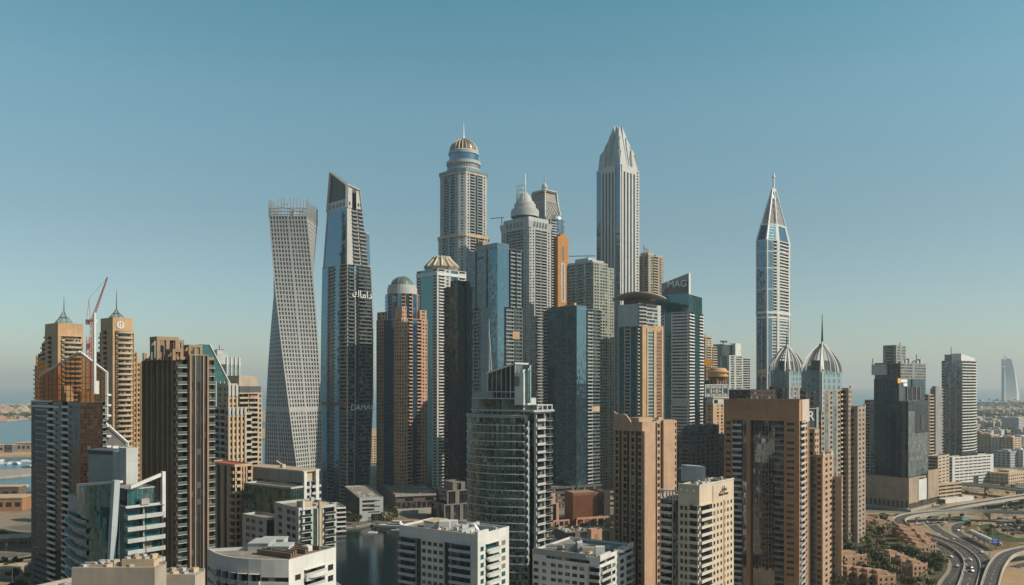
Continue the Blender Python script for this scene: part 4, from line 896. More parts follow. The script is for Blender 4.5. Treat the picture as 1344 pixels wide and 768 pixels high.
def lattice_crown_tower():
    B = Bld('residential_tower', 'tower with a flared lattice crown, onion finial and an orange arched slab on its side', 'tower', 700, 722, 745, 1060, 44, wall('brown_grey_render', (.26, .24, .22)), GB, bal=GREYW, fh=3.6, near=False)
    a, b = B.a, B.b; z = B.z
    B.block(0, a * .55, 0, b, 0, z(288), 'w1 b5 w1', 'p2.5/.5/.5 b5 p2.5/.5/.5', par=.5)
    c = (a * .55, b * .45); n = 16; r = a * .47; P = [(c[0] + r * math.cos(2 * math.pi * i / n), c[1] + r * math.sin(2 * math.pi * i / n)) for i in range(n)]
    B.ring(P, 0, z(286), ['g3 w.2'], par=.4)
    dm = B.mb('curved_roof', plain('slate_dome', (.20, .24, .26), .4, .3)); dm.lathe([(r, z(286)), (r * .95, z(282)), (r * .7, z(278)), (0, z(276))], *c, 24)
    # crown: four walls flaring down and out
    cb = (a * .28, b * .62); hw0, hw1 = 18, 11.5
    P0 = [(cb[0] + sx * hw0, cb[1] + sy * hw0) for sx, sy in ((-1, -1), (1, -1), (1, 1), (-1, 1))]; P1 = [(cb[0] + sx * hw1, cb[1] + sy * hw1) for sx, sy in ((-1, -1), (1, -1), (1, 1), (-1, 1))]
    cr = B.mb('crown_frame', GREYW); lt = B.mb('crown_lattice', GREYW); zb, zt = z(292), B.zc(254); core = B.mb('crown_core', wall('lattice_core_grey', (.34, .32, .29)))  # warm grey core fills the crown behind its lattice
    core.prism([(cb[0] + sx * hw0 * .9, cb[1] + sy * hw0 * .9) for sx, sy in ((-1, -1), (1, -1), (1, 1), (-1, 1))], zb, zt - 3, 0, [(cb[0] + sx * hw1 * .92, cb[1] + sy * hw1 * .92) for sx, sy in ((-1, -1), (1, -1), (1, 1), (-1, 1))])
    crv = lambda k: (1 - k) ** 1.7
    for i in range(4):
        e = [Vector((P1[i][0] + (P0[i][0] - P1[i][0]) * crv(k / 6), P1[i][1] + (P0[i][1] - P1[i][1]) * crv(k / 6), zb + (zt - zb) * k / 6)) for k in range(7)]
        j = (i + 1) % 4
        g = [Vector((P1[j][0] + (P0[j][0] - P1[j][0]) * crv(k / 6), P1[j][1] + (P0[j][1] - P1[j][1]) * crv(k / 6), zb + (zt - zb) * k / 6)) for k in range(7)]
        cr.tube(e, 1.5, 4); cr.tube([e[-1], g[-1]], 1.8, 4); cr.tube([e[4], g[4]], .8, 4)
        for k in range(4):
            for s_ in range(5):
                p0, p1 = e[k].lerp(g[k], s_ / 5), e[k].lerp(g[k], (s_ + 1) / 5); q0, q1 = e[k + 1].lerp(g[k + 1], s_ / 5), e[k + 1].lerp(g[k + 1], (s_ + 1) / 5)
                lt.tube([p0, q1], .4, 4); lt.tube([p1, q0], .4, 4)
    tp = B.mb('crown_cap', GREYW); tp.prism(P1, zt - .5, zt + 2.5, 0, [(cb[0] + (p[0] - cb[0]) * .8, cb[1] + (p[1] - cb[1]) * .8) for p in P1])
    f = B.mb('finial', GREYW); f.lathe([(4, zt + 2.5), (3, zt + 5), (4.4, zt + 8), (3, zt + 11), (1, zt + 13), (.6, zt + 22), (.1, zt + 25)], *cb, 14)
    # orange slab with a pointed top
    o = B.mb('orange_slab', wall('orange_render', (.54, .24, .06), .7, .08)); x0, x1 = B.x(728), B.x(742)
    yo = -(r - c[1]) - 3.5; zt2 = z(312)
    o.box(x0, x1, yo, yo + 6, 0, zt2); xm = (x0 + x1) / 2
    for i in range(5): h = [.35, .75, 1, .75, .35][i]; w = (x1 - x0) / 5; o.box(x0 + w * i, x0 + w * (i + 1) - .02, yo + .1, yo + 5, zt2, zt2 + 7.5 * h)
    ins = B.mb('slab_panel', wall('slab_cream', (.58, .50, .42))); ins.box(xm - 4.4, xm + 4.4, yo - .06, yo + .2, z(396), z(344))
    for i in range(16): pw = B.mb('slab_window', GD); pw.box(xm - 1.2, xm + 1.2, yo - .22, yo + .2, z(393 - i * 3), z(391.4 - i * 3))
    for s_ in (-1, 1):
        for i in range(26): nt = B.mb('slab_notch', BROWN); nt.box(xm + s_ * 5.6 - .5, xm + s_ * 5.6 + .5, yo - .12, yo + .2, z(394 - i * 3), z(392.6 - i * 3))
    k = B.mb('slab_opening', GB); k.box(xm - 1.6, xm + 1.6, yo - .2, yo + .5, z(340), z(322)); pass
    B.done()
lattice_crown_tower()

def green_tower():
    B = Bld('residential_tower', 'grey green balcony tower with ribbed right wing, left of the grey pinnacle tower', 'tower', 744, 779, 798, 905, 42, wall('olive_render', (.36, .38, .33)), GGR, pan=PAN, bal=wall('sage_balcony', (.44, .47, .42)), fh=3.55, pr=.7, near=False)
    a, b = B.a, B.b; z = B.z
    B.block(0, a, 0, b, 0, z(345), 'w.4 p2/.75/.6 p2/.75/.6 w.5 p2/.75/.6 p2/.75/.6 p2/.75/.6 w.4', 'b3 w.8 b3 w.8 p2/.6/.5 b4 g2 b4 p2/.6/.5', par=1.2)
    B.block(a + .02, B.x(808), 2.5, b * .7, 0, z(349), 'w.3 p2/.7/.6 w1 p2/.7/.6 p2/.7/.6 w.3', 'g1', par=1)
    for x0, x1, y0, y1, t in ((.1, .9, .1, .5, 340), (.2, .7, .3, .8, 336), (.0, .45, .75, .98, 341)): m = B.mb('roof_core', GREYW); m.box(a * x0, a * x1, b * y0, b * y1, z(345), z(t))
    mc = B.mb('roof_crane', DSTEEL); mc.tube([(a * .5, b * .5, z(336)), (a * .5, b * .5, z(331))], .5, 4); mc.tube([(-a * .3, b * .75, z(333)), (a * .75, b * .35, z(331.5))], .45, 4)
    B.done()
green_tower()

def pinnacle_tower():
    B = Bld('supertall_tower', 'grey supertall tower topped by leaning stepped blades meeting in a pinnacle', 'tower', 783, 814, 839, 985, 44, wall('pinnacle_render', (.56, .56, .55), .55, .06), glass('pinnacle_glass', (.02, .055, .08), bw=1.6, fh=3.7, sp=.15, jit=.008, light=.02, ior=2.8, st=(.6, .82, 1)), fh=3.7, near=False)
    a, b = B.a, B.b; z = B.z
    fin = ' '.join(['f1.5/.9 k1.6/.5'] * 4 + ['f1.5/.9'])
    for z0, z1 in ((0, z(316)), (z(316) + .02, z(219))):
        B.block(0, a, 0, b, z0, z1, 'w1.2 ' + fin + ' s2.5/.55 w.8', 'g4.4 w.3 ' + fin + ' g4.4', roof=False)
    m = B.mb('capital', B.wallm); m.box(a * .06, a * .8, -1.0, .2, z(224), z(215)); m.box(-1.0, .2, b * .2, b * .72, z(224), z(215)); m = B.mb('cornice', B.wallm); m.box(-.2, a + .2, -.2, b + .2, z(219), z(217.5))
    # crown: on every side three layers of blades leaning to the axis
    cr = B.mb('crown_blade', wall('crown_blade_grey', (.46, .49, .50), .5, .04)); c = (a / 2, b / 2)
    zb = z(217)
    def blade(side, u0, u1, zt, lean, peak, off):
        # side 0: y=0 face, 1: x=0 face, 2: y=b, 3: x=a ; u along the side in 0..1
        def pt(u, k, zz):
            d = off + lean * k
            return {0: (a * u, d * b, zz), 1: (d * a, b * (1 - u), zz), 2: (a * (1 - u), b * (1 - d), zz), 3: (a * (1 - d), b * u, zz)}[side]
        um = u0 + (u1 - u0) * peak; s = .74
        # tilted plate with a pointed top
        w0, w1 = u0 + (u1 - u0) * .06, u1 - (u1 - u0) * .06
        zs = zb + (zt - zb) * s
        f = [pt(u0, 0, zb), pt(u1, 0, zb), pt(w1, s, zs), pt(um, 1, zt), pt(w0, s, zs)]
        inward = Vector((c[0], c[1], 0)) - Vector((f[0][0] + f[1][0], f[0][1] + f[1][1], 0)) / 2; inward = inward.normalized() * 1.2
        g = [(p[0] + inward.x, p[1] + inward.y, p[2]) for p in f]
        cr.poly(f); cr.poly(g[::-1])
        for i in range(5): j = (i + 1) % 5; cr.quad(f[i], g[i], g[j], f[j])
    for s_ in range(4):
        blade(s_, .04, .30, B.zc(197), .10, .75, .03); blade(s_, .70, .96, B.zc(197), .10, .25, .03)
        blade(s_, .16, .42, B.zc(182), .20, .75, .06); blade(s_, .58, .84, B.zc(182), .20, .25, .06)
        blade(s_, .27, .49, B.zc(166), .30, .78, .08); blade(s_, .51, .73, B.zc(166), .30, .22, .08)
    k = B.mb('crown_core', wall('crown_core_grey', (.40, .43, .44), .5)); k.prism([(a * .1, b * .1), (a * .9, b * .1), (a * .9, b * .9), (a * .1, b * .9)], zb, B.zc(176), 0, [(a * .36, b * .36), (a * .64, b * .36), (a * .64, b * .64), (a * .36, b * .64)])
    sl = B.mb('crown_slot', GD); sl.obox((a * .26, b * .045, zb + 2), (1.6, 0, 0), (0, .5, 0), (a * .04, b * .16, z(188) - zb)); sl.obox((a * .66, b * .03, zb + 1), (1.2, 0, 0), (0, .5, 0), (-a * .01, b * .08, z(200) - zb))
    m = B.mb('spire', WMET); m.tube([(c[0], c[1], B.zc(178)), (c[0], c[1], B.zc(164))], .5, 6, 0, .1)
    B.done()
pinnacle_tower()

def small_behind():
    B = Bld('residential_tower', 'brownish grey blocky tower directly right of the pinnacle tower', 'tower', 838, 851, 871, 1060, 44, WARMG, GD, bal=SAND, fh=3.6, near=False)
    a, b = B.a, B.b; B.block(0, a, 0, b, 0, B.z(336), 'w2 p3/.6/.6 b5 w1 p3/.6/.6 w2', 'p3 p3', par=1.5)
    m = B.mb('roof_core', SAND); m.box(0, a * .3, 0, b * .8, B.z(336), B.z(331)); m.box(a * .5, a * .95, 0, b * .5, B.z(336), B.z(333)); m = B.mb('roof_frame', RED); 
    for i in range(4): m.tube([(a * .1 * i, b * .5, B.z(331)), (a * .1 * i, b * .5, B.z(321 + i * 2))], .5, 4)
    m.tube([(0, b * .5, B.z(324)), (a * .3, b * .5, B.z(326))], .5, 4); B.done()

    # tower under a sweeping roof disc
    B = Bld('residential_tower', 'teal glass tower with tan lower slab and a sweeping roof disc on top', 'tower', 811, 837, 867, 818, 45, GREYW, GDT, bal=GREYW, fh=3.6, pr=.6, near=False)
    a, b = B.a, B.b; z = B.z
    B.block(0, a, 0, b, 0, z(428), 'b4 w.3 g6 w2 p3/.6/.6 w1', 'w.8 g4 w.7 b4 w.7 g4.5 w.8', roof=False)
    n = 12; x0, x1 = 0, a; P = [(0, 0)] + [(a * .5 + a * .5 * math.cos(math.pi + math.pi * i / n), -.2 - 3.4 * math.sin(math.pi * i / n)) for i in range(1, n)] + [(a, 0), (a, b), (0, b)]
    B.ring(P, z(428), z(399), ['g2 w.3', 'b2', 'b2', 'b2', 's2/.7/.2', 's2/.7/.2', 's2/.7/.2', 's2/.7/.2', 'w1', 'w1', 's2/.6', 's2/.6', 'w1', 'w1 s8 w1', 'w1', 'w.8 g5 w1.2 g5 w.8'], par=.5)
    bl = B.mb('window_band', GT); 
    nk = B.mb('neck', DBROWN); nk.box(a * .12, a * .9, b * .15, b * .85, z(399), z(391))
    rd = B.mb('roof_disc', wall('roof_disc_grey', (.46, .42, .36), .6, .08)); c = (a * .5, b * .5); q = []; N = 36
    for i in range(N):
        t = 2 * math.pi * i / N; r = 27.5; x = c[0] + r * math.cos(t); y = c[1] + r * 1.02 * math.sin(t); q.append((x, y, math.cos(t - R(10))))
    for i in range(N):
        j = (i + 1) % N; p0, p1 = q[i], q[j]; h = lambda e: z(391) + 5.2 * (.55 + .45 * math.cos(2 * math.atan2(e[1] - c[1], e[0] - c[0]) - R(60))) + 1.0
        cz = z(391)
        rd.quad((*p1[:2], h(p1)), (*p0[:2], h(p0)), (c[0], c[1], cz + 4.5), (c[0], c[1], cz + 4.5)); rd.quad((*p0[:2], h(p0) - 1.1), (*p1[:2], h(p1) - 1.1), (c[0], c[1], cz), (c[0], c[1], cz)); rd.quad((*p0[:2], h(p0) - 1.1), (*p1[:2], h(p1) - 1.1), (*p1[:2], h(p1)), (*p0[:2], h(p0)))
    # tan slab wrapped on the front
    xs = B.x(840); T = B.mb('tan_slab', TAN); zt = z(426)
    T.box(xs, a + .6, -3.2, 3, 0, zt)
    xg0, xg1 = B.x(847), B.x(854); g = B.mb('slab_glazing', glass('slab_teal', (.03, .10, .11), bw=2, fh=3.6, sp=.3, spc=(.4, .4, .38), jit=.01)); gx = MB()
    g.quad((xg0, -3.35, 0), (xg1, -3.35, 0), (xg1, -3.35, z(434)), (xg0, -3.35, z(434)), 0, [(0, 0), (xg1 - xg0, 0), (xg1 - xg0, z(434)), (0, z(434))])
    fn = B.mb('slab_fin', TAN2); fn.box(xg1 + .2, xg1 + 2.2, -4.2, -3.2, 0, z(432)); fn.box(xg0 - 2.2, xg0 - .2, -3.9, -3.2, 0, z(430)); fn.box(B.x(864.5), B.x(866.5), -3.9, -3.2, 0, z(430))
    w = B.mb('slab_window', GD); k = B.mb('slab_recess', wall('slab_brown', (.40, .20, .10))); k.box(B.x(858.5), B.x(864), -3.3, -3.0, 0, z(433))
    for i in range(int((z(434)) / 3.6)): w.box(B.x(859), B.x(860.8), -3.4, -3.1, i * 3.6 + 1, i * 3.6 + 2.8); w.box(B.x(861.6), B.x(863.4), -3.4, -3.1, i * 3.6 + 1, i * 3.6 + 2.8)
    B.done()

    # white striped office tower with sign sail
    B = Bld('office_tower', 'white banded tower with a dark teal top box and a lettered roof sail', 'tower', 860, 904, 923, 870, 58, wall('band_white', (.60, .64, .66), .5, .06), GDT, pan=pane('band_pane', (.008, .014, .018), .02), bal=wall('band_balcony', (.72, .73, .72)), fh=3.55, pr=1.1, near=False)
    a, b = B.a, B.b; z = B.z
    B.block(0, a, 0, b, 0, z(409), 'b5.5 g5.5 b5', 'w.6 s9/.46 w1 k7/.5 w1 s16/.46 w1.6', roof=False)
    B.block(-.3, a * .9, -.3, b, z(409) + .02, z(386), 'g4 k1.5 g6', 'g1', par=.3)
    rf = B.mb('refuge_floor', GREYW); rf.box(-.25, .3, 0, b * .48, z(532), z(525)); rf.box(-.25, .3, b * .75, b, z(532), z(525))
    s = B.mb('sign_sail', wall('sail_mesh', (.30, .31, .31), .6, .1)); sw = B.mb('sail_edge', WHITE); ys = B.y(868)
    A = [(.2, ys, z(386)), (.2, .4, z(386)), (.2, .4, z(358.5)), (.2, ys, z(370))]; C = [(4.0, p[1], p[2]) for p in A]
    s.poly(A); s.poly(C[::-1])
    for i in range(4): j = (i + 1) % 4; s.quad(A[i], C[i], C[j], A[j])
    sw.box(.0, 5.2, -.2, .4, z(386), z(358)); sl = B.mb('sail_slat', DSTEEL)
    for i in range(26):
        k = i / 26; yy = ys * (1 - k); sl.tube([(.0, yy, z(385.5)), (.0, max(.5, yy - 9), z(385.5) + min(14, (z(368 - 9 * k) - z(386)) * .8))], .16, 4)
    text('MAG', 10.5, face_matrix((-.4, ys * .42, z(372)), (0, -1), (-1, 0)), WMET, B.o)
    B.done()
small_behind()

def mid_small():
    B = Bld('residential_tower', 'small tan stepped tower with a cone cap right of the white banded tower', 'tower', 915, 926, 941, 1090, 46, TAN2, GD, bal=SAND, fh=3.5, near=False)
    a, b = B.a, B.b; B.block(0, a, 0, b, 0, B.z(455), 'w1 b6 w1 b6', 'w2 p3 w1', par=1); B.block(0, a * .55, 0, b, B.z(455), B.z(443), 'p3 p3', 'p3 p3', par=.3); m = B.mb('cone_cap', TAN2); m.lathe([(a * .3, B.z(443)), (0, B.z(437))], a * .28, b * .5, 12)
    B.done()
    o = empty('roof_sign', (X(929.5, 960), 960, 0), 0, 'orange square sign box raised on dark posts beside the tan stepped tower', 'sign')
    z = lambda p: EYE + (HOR - p) / F * 960
    m = MB(); m.box(-4.6, 4.6, -1, 1, z(480), z(471.5)); m.build('sign_box', plain('orange_panel', (.75, .30, .03), .5), o); m = MB()
    for x in (-3, 0, 3): m.tube([(x, 0, z(530)), (x, 0, z(480))], .5, 4)
    m.box(-5, 5, 1, 9, 0, z(500)); m.build('sign_post', DBROWN, o)
    # round yellow-ringed top on brown tower
    B = Bld('office_tower', 'brown tower with a round top ringed in yellow, above the white lattice sign', 'tower', 931, 941, 953, 940, 45, wall('rust_render', (.30, .17, .12)), GD, fh=3.4, near=False)
    a, b = B.a, B.b; z = B.z; B.block(0, a, 0, b, 0, z(497), 'f1 p1.5/.7/.6 f1 p1.5/.7/.6 f1 p1.5/.7/.6 f1', 'f1 p1.5/.7/.6 f1 p1.5/.7/.6 f1', par=0); c = (a / 2, b / 2)
    d = B.mb('round_deck', DBROWN); d.lathe([(7, z(497)), (11.5, z(495)), (11.5, z(493))], *c, 24); d = B.mb('yellow_ring', YEL); d.lathe([(11.6, z(495)), (12.2, z(493.8)), (12.2, z(492.2)), (11.2, z(492))], *c, 24); d.lathe([(12.6, z(489.5)), (13.2, z(488.6)), (13.2, z(487.2)), (11.4, z(486.8))], *c, 24)
    d = B.mb('ring_window', WHITE); d.lathe([(10.6, z(492)), (10.6, z(489.5)), (12.6, z(489.5))], *c, 24); d = B.mb('top_drum', PINK); d.lathe([(11.2, z(486.8)), (9.5, z(484)), (8.5, z(483)), (0, z(482.5))], *c, 24); B.done()
    # white lattice sign
    Y = 880; z = lambda p: EYE + (HOR - p) / F * Y
    o = empty('lattice_sign', (X(926, Y), Y, 0), R(12), 'white patterned lattice sign panel with letters across its middle', 'sign'); w = (957.5 - 926) / F * Y * 1.02
    m = MB(); m.box(0, w, .7, 1.0, z(522), z(505)); m.build('backing', DGREY, o); m = MB(); m.box(1, w - 1, 1.5, 8, 0, z(522)); m.build('base', DGREY, o)
    f = MB(); zz0, zz1 = z(522), z(505); mid = (zz0 + zz1) / 2
    for i in range(5): f.box(w * i / 4 - .35, w * i / 4 + .35, 0, .68, zz0, zz1)
    f.box(0, w, .02, .7, zz0 - .4, zz0 + .4); f.box(0, w, .02, .7, zz1 - .4, zz1 + .4); f.build('frame', WMET, o)
    l = MB()
    for i in range(4):
        cx = w * (i + .5) / 4; hw = w / 8
        for row in (zz0 + (zz1 - zz0) * .18, zz0 + (zz1 - zz0) * .82):
            hh = (zz1 - zz0) * .17
            for k in range(8): t = k * math.pi / 4; l.tube([(cx, .4, row), (cx + hw * .95 * math.cos(t), .4, row + hh * math.sin(t))], .26, 4)
            P = [(cx + hw * .6 * math.cos(k * math.pi / 4 + .39), .4, row + hh * .65 * math.sin(k * math.pi / 4 + .39)) for k in range(9)]; l.tube(P, .24, 4)
    l.build('lattice', WMET, o); text('DAMAC', 4.9, face_matrix((w / 2, .3, mid - .2), (1, 0), (0, -1)), WMET, o)
    # peach apartment block under it
    B = Bld('apartment_building', 'peach apartment block with small square windows below the white lattice sign', 'apartment building', 926, 936, 962, 800, 40, wall('peach_render', (.60, .40, .25)), GD, fh=3.4, near=False)
    a, b = B.a, B.b; B.block(0, a, 0, b, 0, B.z(531), 'w2 p3/.45/.6 p3/.45/.6 p3/.45/.6 p3/.45/.6 w1', 'w1 p3 w1', par=1); m = B.mb('top_storey', GREYW); m.box(1, a - 1, 1, b - 1, B.z(531), B.z(523)); m = B.mb('roof_coping', TAN2); m.box(0, a, 0, b, B.z(523), B.z(521.5)); m = B.mb('top_window', GD); m.box(3, 9, .8, 1.1, B.z(530), B.z(525)); B.done()
    # grey domed old-style block
    B = Bld('apartment_building', 'dim grey apartment block with rough stepped roof behind the twin slab beige tower', 'apartment building', 882, 905, 952, 660, 38, wall('dim_grey', (.20, .19, .18)), GD, fh=3.4, near=False)
    a, b = B.a, B.b; B.block(0, a, 0, b, 0, B.z(574), 'w1 p2.5/.5/.5 p2.5/.5/.5 p2.5/.5/.5 p2.5/.5/.5 p2.5/.5/.5 p2.5/.5/.5 p2.5/.5/.5 w1', 'b4 p2 b4', par=1); B.block(a * .3, a * .9, 3, b * .8, B.z(574), B.z(560), 's3 w1 s3', 'w1', par=.4)
    m = B.mb('roof_dome', DGREY); m.lathe([(5, B.z(574)), (5, B.z(568)), (3.5, B.z(563)), (0, B.z(560))], a * .12, b * .4, 14); clutter(B, a * .3, a * .9, 3, b * .8, B.z(560), 7, 31, mat=GREY); B.done()
    # office tower at the back with roof crane
    B = Bld('office_tower', 'grey glass office tower with pale frames and roof crane, left of the bullet tower', 'tower', 937, 957, 986, 1260, 40, GREYW, GD, fh=3.8, near=False)
    a, b = B.a, B.b; z = B.z; B.block(0, a * .62, 0, b, 0, z(467), 'w1.5 p4/.9/.7 w1.5 s6/.6 w1', 'w1 g5 w2 g5 w2', par=1); B.block(-2, a * .5, b * .3, b, z(467), z(452), 'g1', 'g5 w1', par=1); B.block(a * .64, a, 2, b, 0, z(470), 'b1 b1', 'w1', par=.5); m = B.mb('roof_core', WHITE); m.box(a * .35, a * .6, 3, 14, z(467), z(450)); m = B.mb('roof_crane', DSTEEL); m.box(0, 16, b * .5, b * .5 + 2, z(449), z(446.5)); m.tube([(5, b * .5, z(452)), (5, b * .5, z(447))], .8, 4); B.done()
    B = Bld('office_building', 'low dark office block with grey strip windows behind the brown portal building', 'office building', 957, 985, 1030, 640, 25, DBROWN, GD, fh=3.6, near=False)
    a, b = B.a, B.b; B.block(0, a, 0, b, 0, B.z(513), 's4 w1 s4 w1 s4', 's4', par=1); m = B.mb('antenna', RED); m.tube([(a * .6, 3, B.z(513)), (a * .6, 3, B.z(490))], .4, 4); B.done()
mid_small()

def bullet_tower():
    B = Bld('office_tower', 'slim bullet shaped tower with white edges, a tapering ribbed cone and a needle', 'tower', 986, 1013, 1044, 960, 46, wall('bullet_white', (.60, .63, .64), .5, .06), glass('bullet_glass', (.02, .06, .09), bw=2.2, fh=3.7, sp=.18, jit=.015, light=.03, ior=2.6, st=(.55, .8, 1)), bal=WHITE, fh=3.7, pr=.7, near=False)
    a, b = B.a, B.b; z = B.z; c = (a / 2, b / 2)
    def oc(k, ch=.24):
        w, d = a * k / 2, b * k / 2; e = ch * 2
        return [(c[0] + x * w, c[1] + y * d) for x, y in ((-1 + e, -1), (1 - e, -1), (1, -1 + e), (1, 1 - e), (1 - e, 1), (-1 + e, 1), (-1, 1 - e), (-1, -1 + e))]
    side = ['f.9/.5 g4 w.5 b4 f.9/.5', 'f.9/.5 g5 f.9/.5']; low = ['f.9/.5 s3/.6 w.3 s3/.6 f.9/.5', 'f.9/.5 g3 w.5 g3 f.9/.5']
    specs = lambda m: [('f.9/.5 b5 f.9/.5' if m else 'f.9/.5 s6/.55 f.9/.5'), 'f.9/.5 g3 f.9/.5', 'w1', 'w1', 'w1', 'w1', ('f.9/.5 g8 f.9/.5' if m else 'f.9/.5 g4 w.5 g4 f.9/.5'), ('f.9/.5 g4 w.4 b3 f.9/.5' if m else 'f.9/.5 g4 w.4 s4/.55 f.9/.5')]
    B.ring(oc(.985), 0, z(411), specs(0), roof=False); bd = B.mb('ring_band', WHITE); bd.prism(oc(1.03), z(411), z(408)); bd.prism(oc(1.0), z(417), z(415))
    zz = [z(408), z(378), z(350), z(328), z(313)]
    for z0, z1 in zip(zz, zz[1:]): B.ring(oc(1.0), z0, z1 - 1.1, specs(1), roof=False); bd.prism(oc(1.015), z1 - 1.1, z1)
    B.ring(oc(1.0), z(313), B.zc(298), 'f.6/.3 g3 f.6/.3', oc(.74), roof=False); bd.prism(oc(.78), B.zc(299.5), B.zc(297.5))
    e0, e1 = oc(.74), oc(.10); rib = B.mb('cone_rib', WMET); sk = B.mb('cone_lattice', STEEL); core = B.mb('cone_core', wall('cone_core_grey', (.36, .34, .32)))  # warm grey core inside the ribbed cone
    core.prism(oc(.66), B.zc(298), B.zc(250), 0, oc(.04)); zb, zt = B.zc(298), B.zc(248)
    for i in range(8):
        p, q = Vector((*e0[i], zb)), Vector((*e1[i], zt)); pj, qj = Vector((*e0[(i + 1) % 8], zb)), Vector((*e1[(i + 1) % 8], zt)); rib.tube([p, q], .85, 4)
        rib.tube([p, Vector((*oc(1.0)[i], z(313)))], .7, 4)
        for k in range(6):
            k0, k1 = k / 6, (k + 1) / 6; sk.tube([p.lerp(q, k0), pj.lerp(qj, k1)], .22, 4); sk.tube([pj.lerp(qj, k0), p.lerp(q, k1)], .22, 4); sk.tube([p.lerp(q, k1), pj.lerp(qj, k1)], .2, 4)
    m = B.mb('needle', WMET); m.tube([(c[0], c[1], B.zc(258)), (c[0], c[1], B.zc(227))], 1.5, 8, 0, 1.0); m.lathe([(0, B.zc(230.5)), (1.7, B.zc(231)), (2.3, B.zc(232.5)), (1.7, B.zc(234)), (1, B.zc(235))][::-1], *c, 12)
    B.done()
bullet_tower()
# ================================================================== CENTRE FOREGROUND
def curved_glass_tower():
    B = Bld('residential_tower', 'dark rounded glass tower ringed by pale slab lines with sloping glazed penthouse and mast', 'tower', 613, 692, 719, 395, 52, wall('slab_grey', (.50, .53, .52), .6, .08), glass('round_glass', (.012, .024, .023), bw=1.5, fh=3.95, sp=.10, jit=.05, light=.22, ior=2.1, st=(.75, 1, .95), lc=(.12, .14, .13)), bal=GREYW, rail=tglass('dark_rail', (.03, .05, .05), .7), fh=3.95, pr=1.0)
    a, b = B.a, B.b; z = B.z; zt = z(548)
    xr = B.x(699)
    # bowed left front in facets
    N = 14; y0 = B.y(686); P = []
    for i in range(N + 1):
        k = i / N; yy = b * 1.0 + (y0 - b) * k; P.append((-8.5 * math.sin(math.pi * (.10 + .86 * k)) + 2.6, yy))
    Pf = P + [(3.0, y0), (a * .9, y0 + 1), (a * .9, b)]
    B.ring(Pf, 0, zt, ['g1'] * N + ['w1', 'w1', 'w1', 'w1 s5 w1'], par=.6)
    nf = int(zt / 3.95)
    for f in range(4, nf + 1):
        s = B.mb('slab_ring', B.wallm); zz = f * zt / nf
        Q = [(p[0] - .9, p[1]) for p in P] + [(P[-1][0] + 3, P[-1][1] + .2), (P[0][0] + 3, P[0][1])]
        s.prism(Q, zz - .2, zz + .28)
    # right flank: recess, then a stack of bright balconies
    B.block(2.2, xr - 2, 1.0, y0 + 3, 0, zt - 2, 'k3/1.5 p1.5/.7/.6', 'b5', par=.4)
    B.block(xr + .02, a, -2.2, b * .55, 0, z(543), 'b4 w.3 r3', 'k3/.6', par=.5)
    cap = B.mb('cap_slab', GREYW); cap.prism([(p[0] - 1.2, p[1]) for p in P] + [(P[-1][0] + 4, P[-1][1] - 1), (P[0][0] + 4, P[0][1])], zt + .7, zt + 1.15)
    cap.box(xr - 3.5, a + 1.0, -3.4, b * .5, z(541), z(538.5)); cap.box(xr, a, -3, b * .5, z(533), z(531.5))
    for i in range(4): cap.box(xr + (a - xr - .8) * i / 3, xr + (a - xr - .8) * i / 3 + .8, -3, -2.2, z(541), z(533))
    # set-back storeys
    S = [(2.6 - 6.4 * math.sin(math.pi * (.10 + .86 * i / 10)), b * .93 + (y0 + 1 - b * .93) * i / 10) for i in range(11)]; zs = z(524)
    B.ring(S + [(a * .8, y0 + 2), (a * .8, b * .9)], zt, zs, ['g1'] * 10 + ['w1'], par=.5)
    cap.prism([(p[0] - 1.0, p[1]) for p in S] + [(S[-1][0] + 3, S[-1][1]), (S[0][0] + 3, S[0][1])], zt + 3.0, zt + 3.6)
    pn = B.mb('plant_panel', CONC); y1, y2 = B.y(623), B.y(648); pn.box(-.6, .2, y2, y1, zs + .02, z(515.5))
    # sloping glazed penthouse: left low, right high, with white mullions
    ph = B.mb('penthouse_glass', GD); ya, yb = B.y(640), B.y(676); za, zb_ = z(491), z(478); x2 = a * .55
    F4 = [(.3, ya, zs), (.3, yb, zs), (.3, yb, zb_), (.3, ya, za)]; G4 = [(x2, p[1], p[2]) for p in F4]
    ph.quad(*F4, 0, [(0, 0), (12, 0), (12, 12), (0, 12)]); ph.quad(*G4[::-1])
    for i in range(4): j = (i + 1) % 4; ph.quad(F4[i], G4[i], G4[j], F4[j])
    fr = B.mb('penthouse_frame', WHITE)
    for i in range(7): k = i / 6; yy = ya + (yb - ya) * k; fr.tube([(.1, yy, zs), (.1, yy, za + (zb_ - za) * k + .2)], .3 if i in (0, 5, 6) else .17, 4)
    fr.obox((-.7, ya + .6, za + .1), (0, yb - ya - 1.2, zb_ - za), (x2 + 1.5, 0, 0), (0, 0, .8)); fr.tube([(.0, ya, zs + 3.6), (.0, yb, zs + 3.6)], .25, 4)
    tw = B.mb('lift_tower', WHITE); yl0, yl1 = B.y(688), B.y(676); tw.box(-.5, 5, yl0, yl1 - .1, zs - 3, z(489)); tw.box(-.6, 2.5, yl0 + .3, yl0 + 2.2, z(489), z(485)); 
    lv = B.mb('louvre', wall('louvre_grey', (.28, .26, .24))); lv.box(-.7, -.5, yl0 + (yl1 - yl0) * .45, yl1 - .3, z(507), z(494))
    tg = B.mb('teal_wing', GT); xq0, xq1 = 1.2, B.x(697); F4 = [(xq0, .5, zs - 2), (xq1, .5, zs - 2), (xq1, .5, z(479)), (xq0, .5, z(486))]; G4 = [(p[0], 5, p[2]) for p in F4]; tg.quad(*F4, 0, [(0, 0), (6, 0), (6, 15), (0, 12)]); tg.quad(*G4[::-1])
    for i in range(4): j = (i + 1) % 4; tg.quad(F4[i], G4[i], G4[j], F4[j])
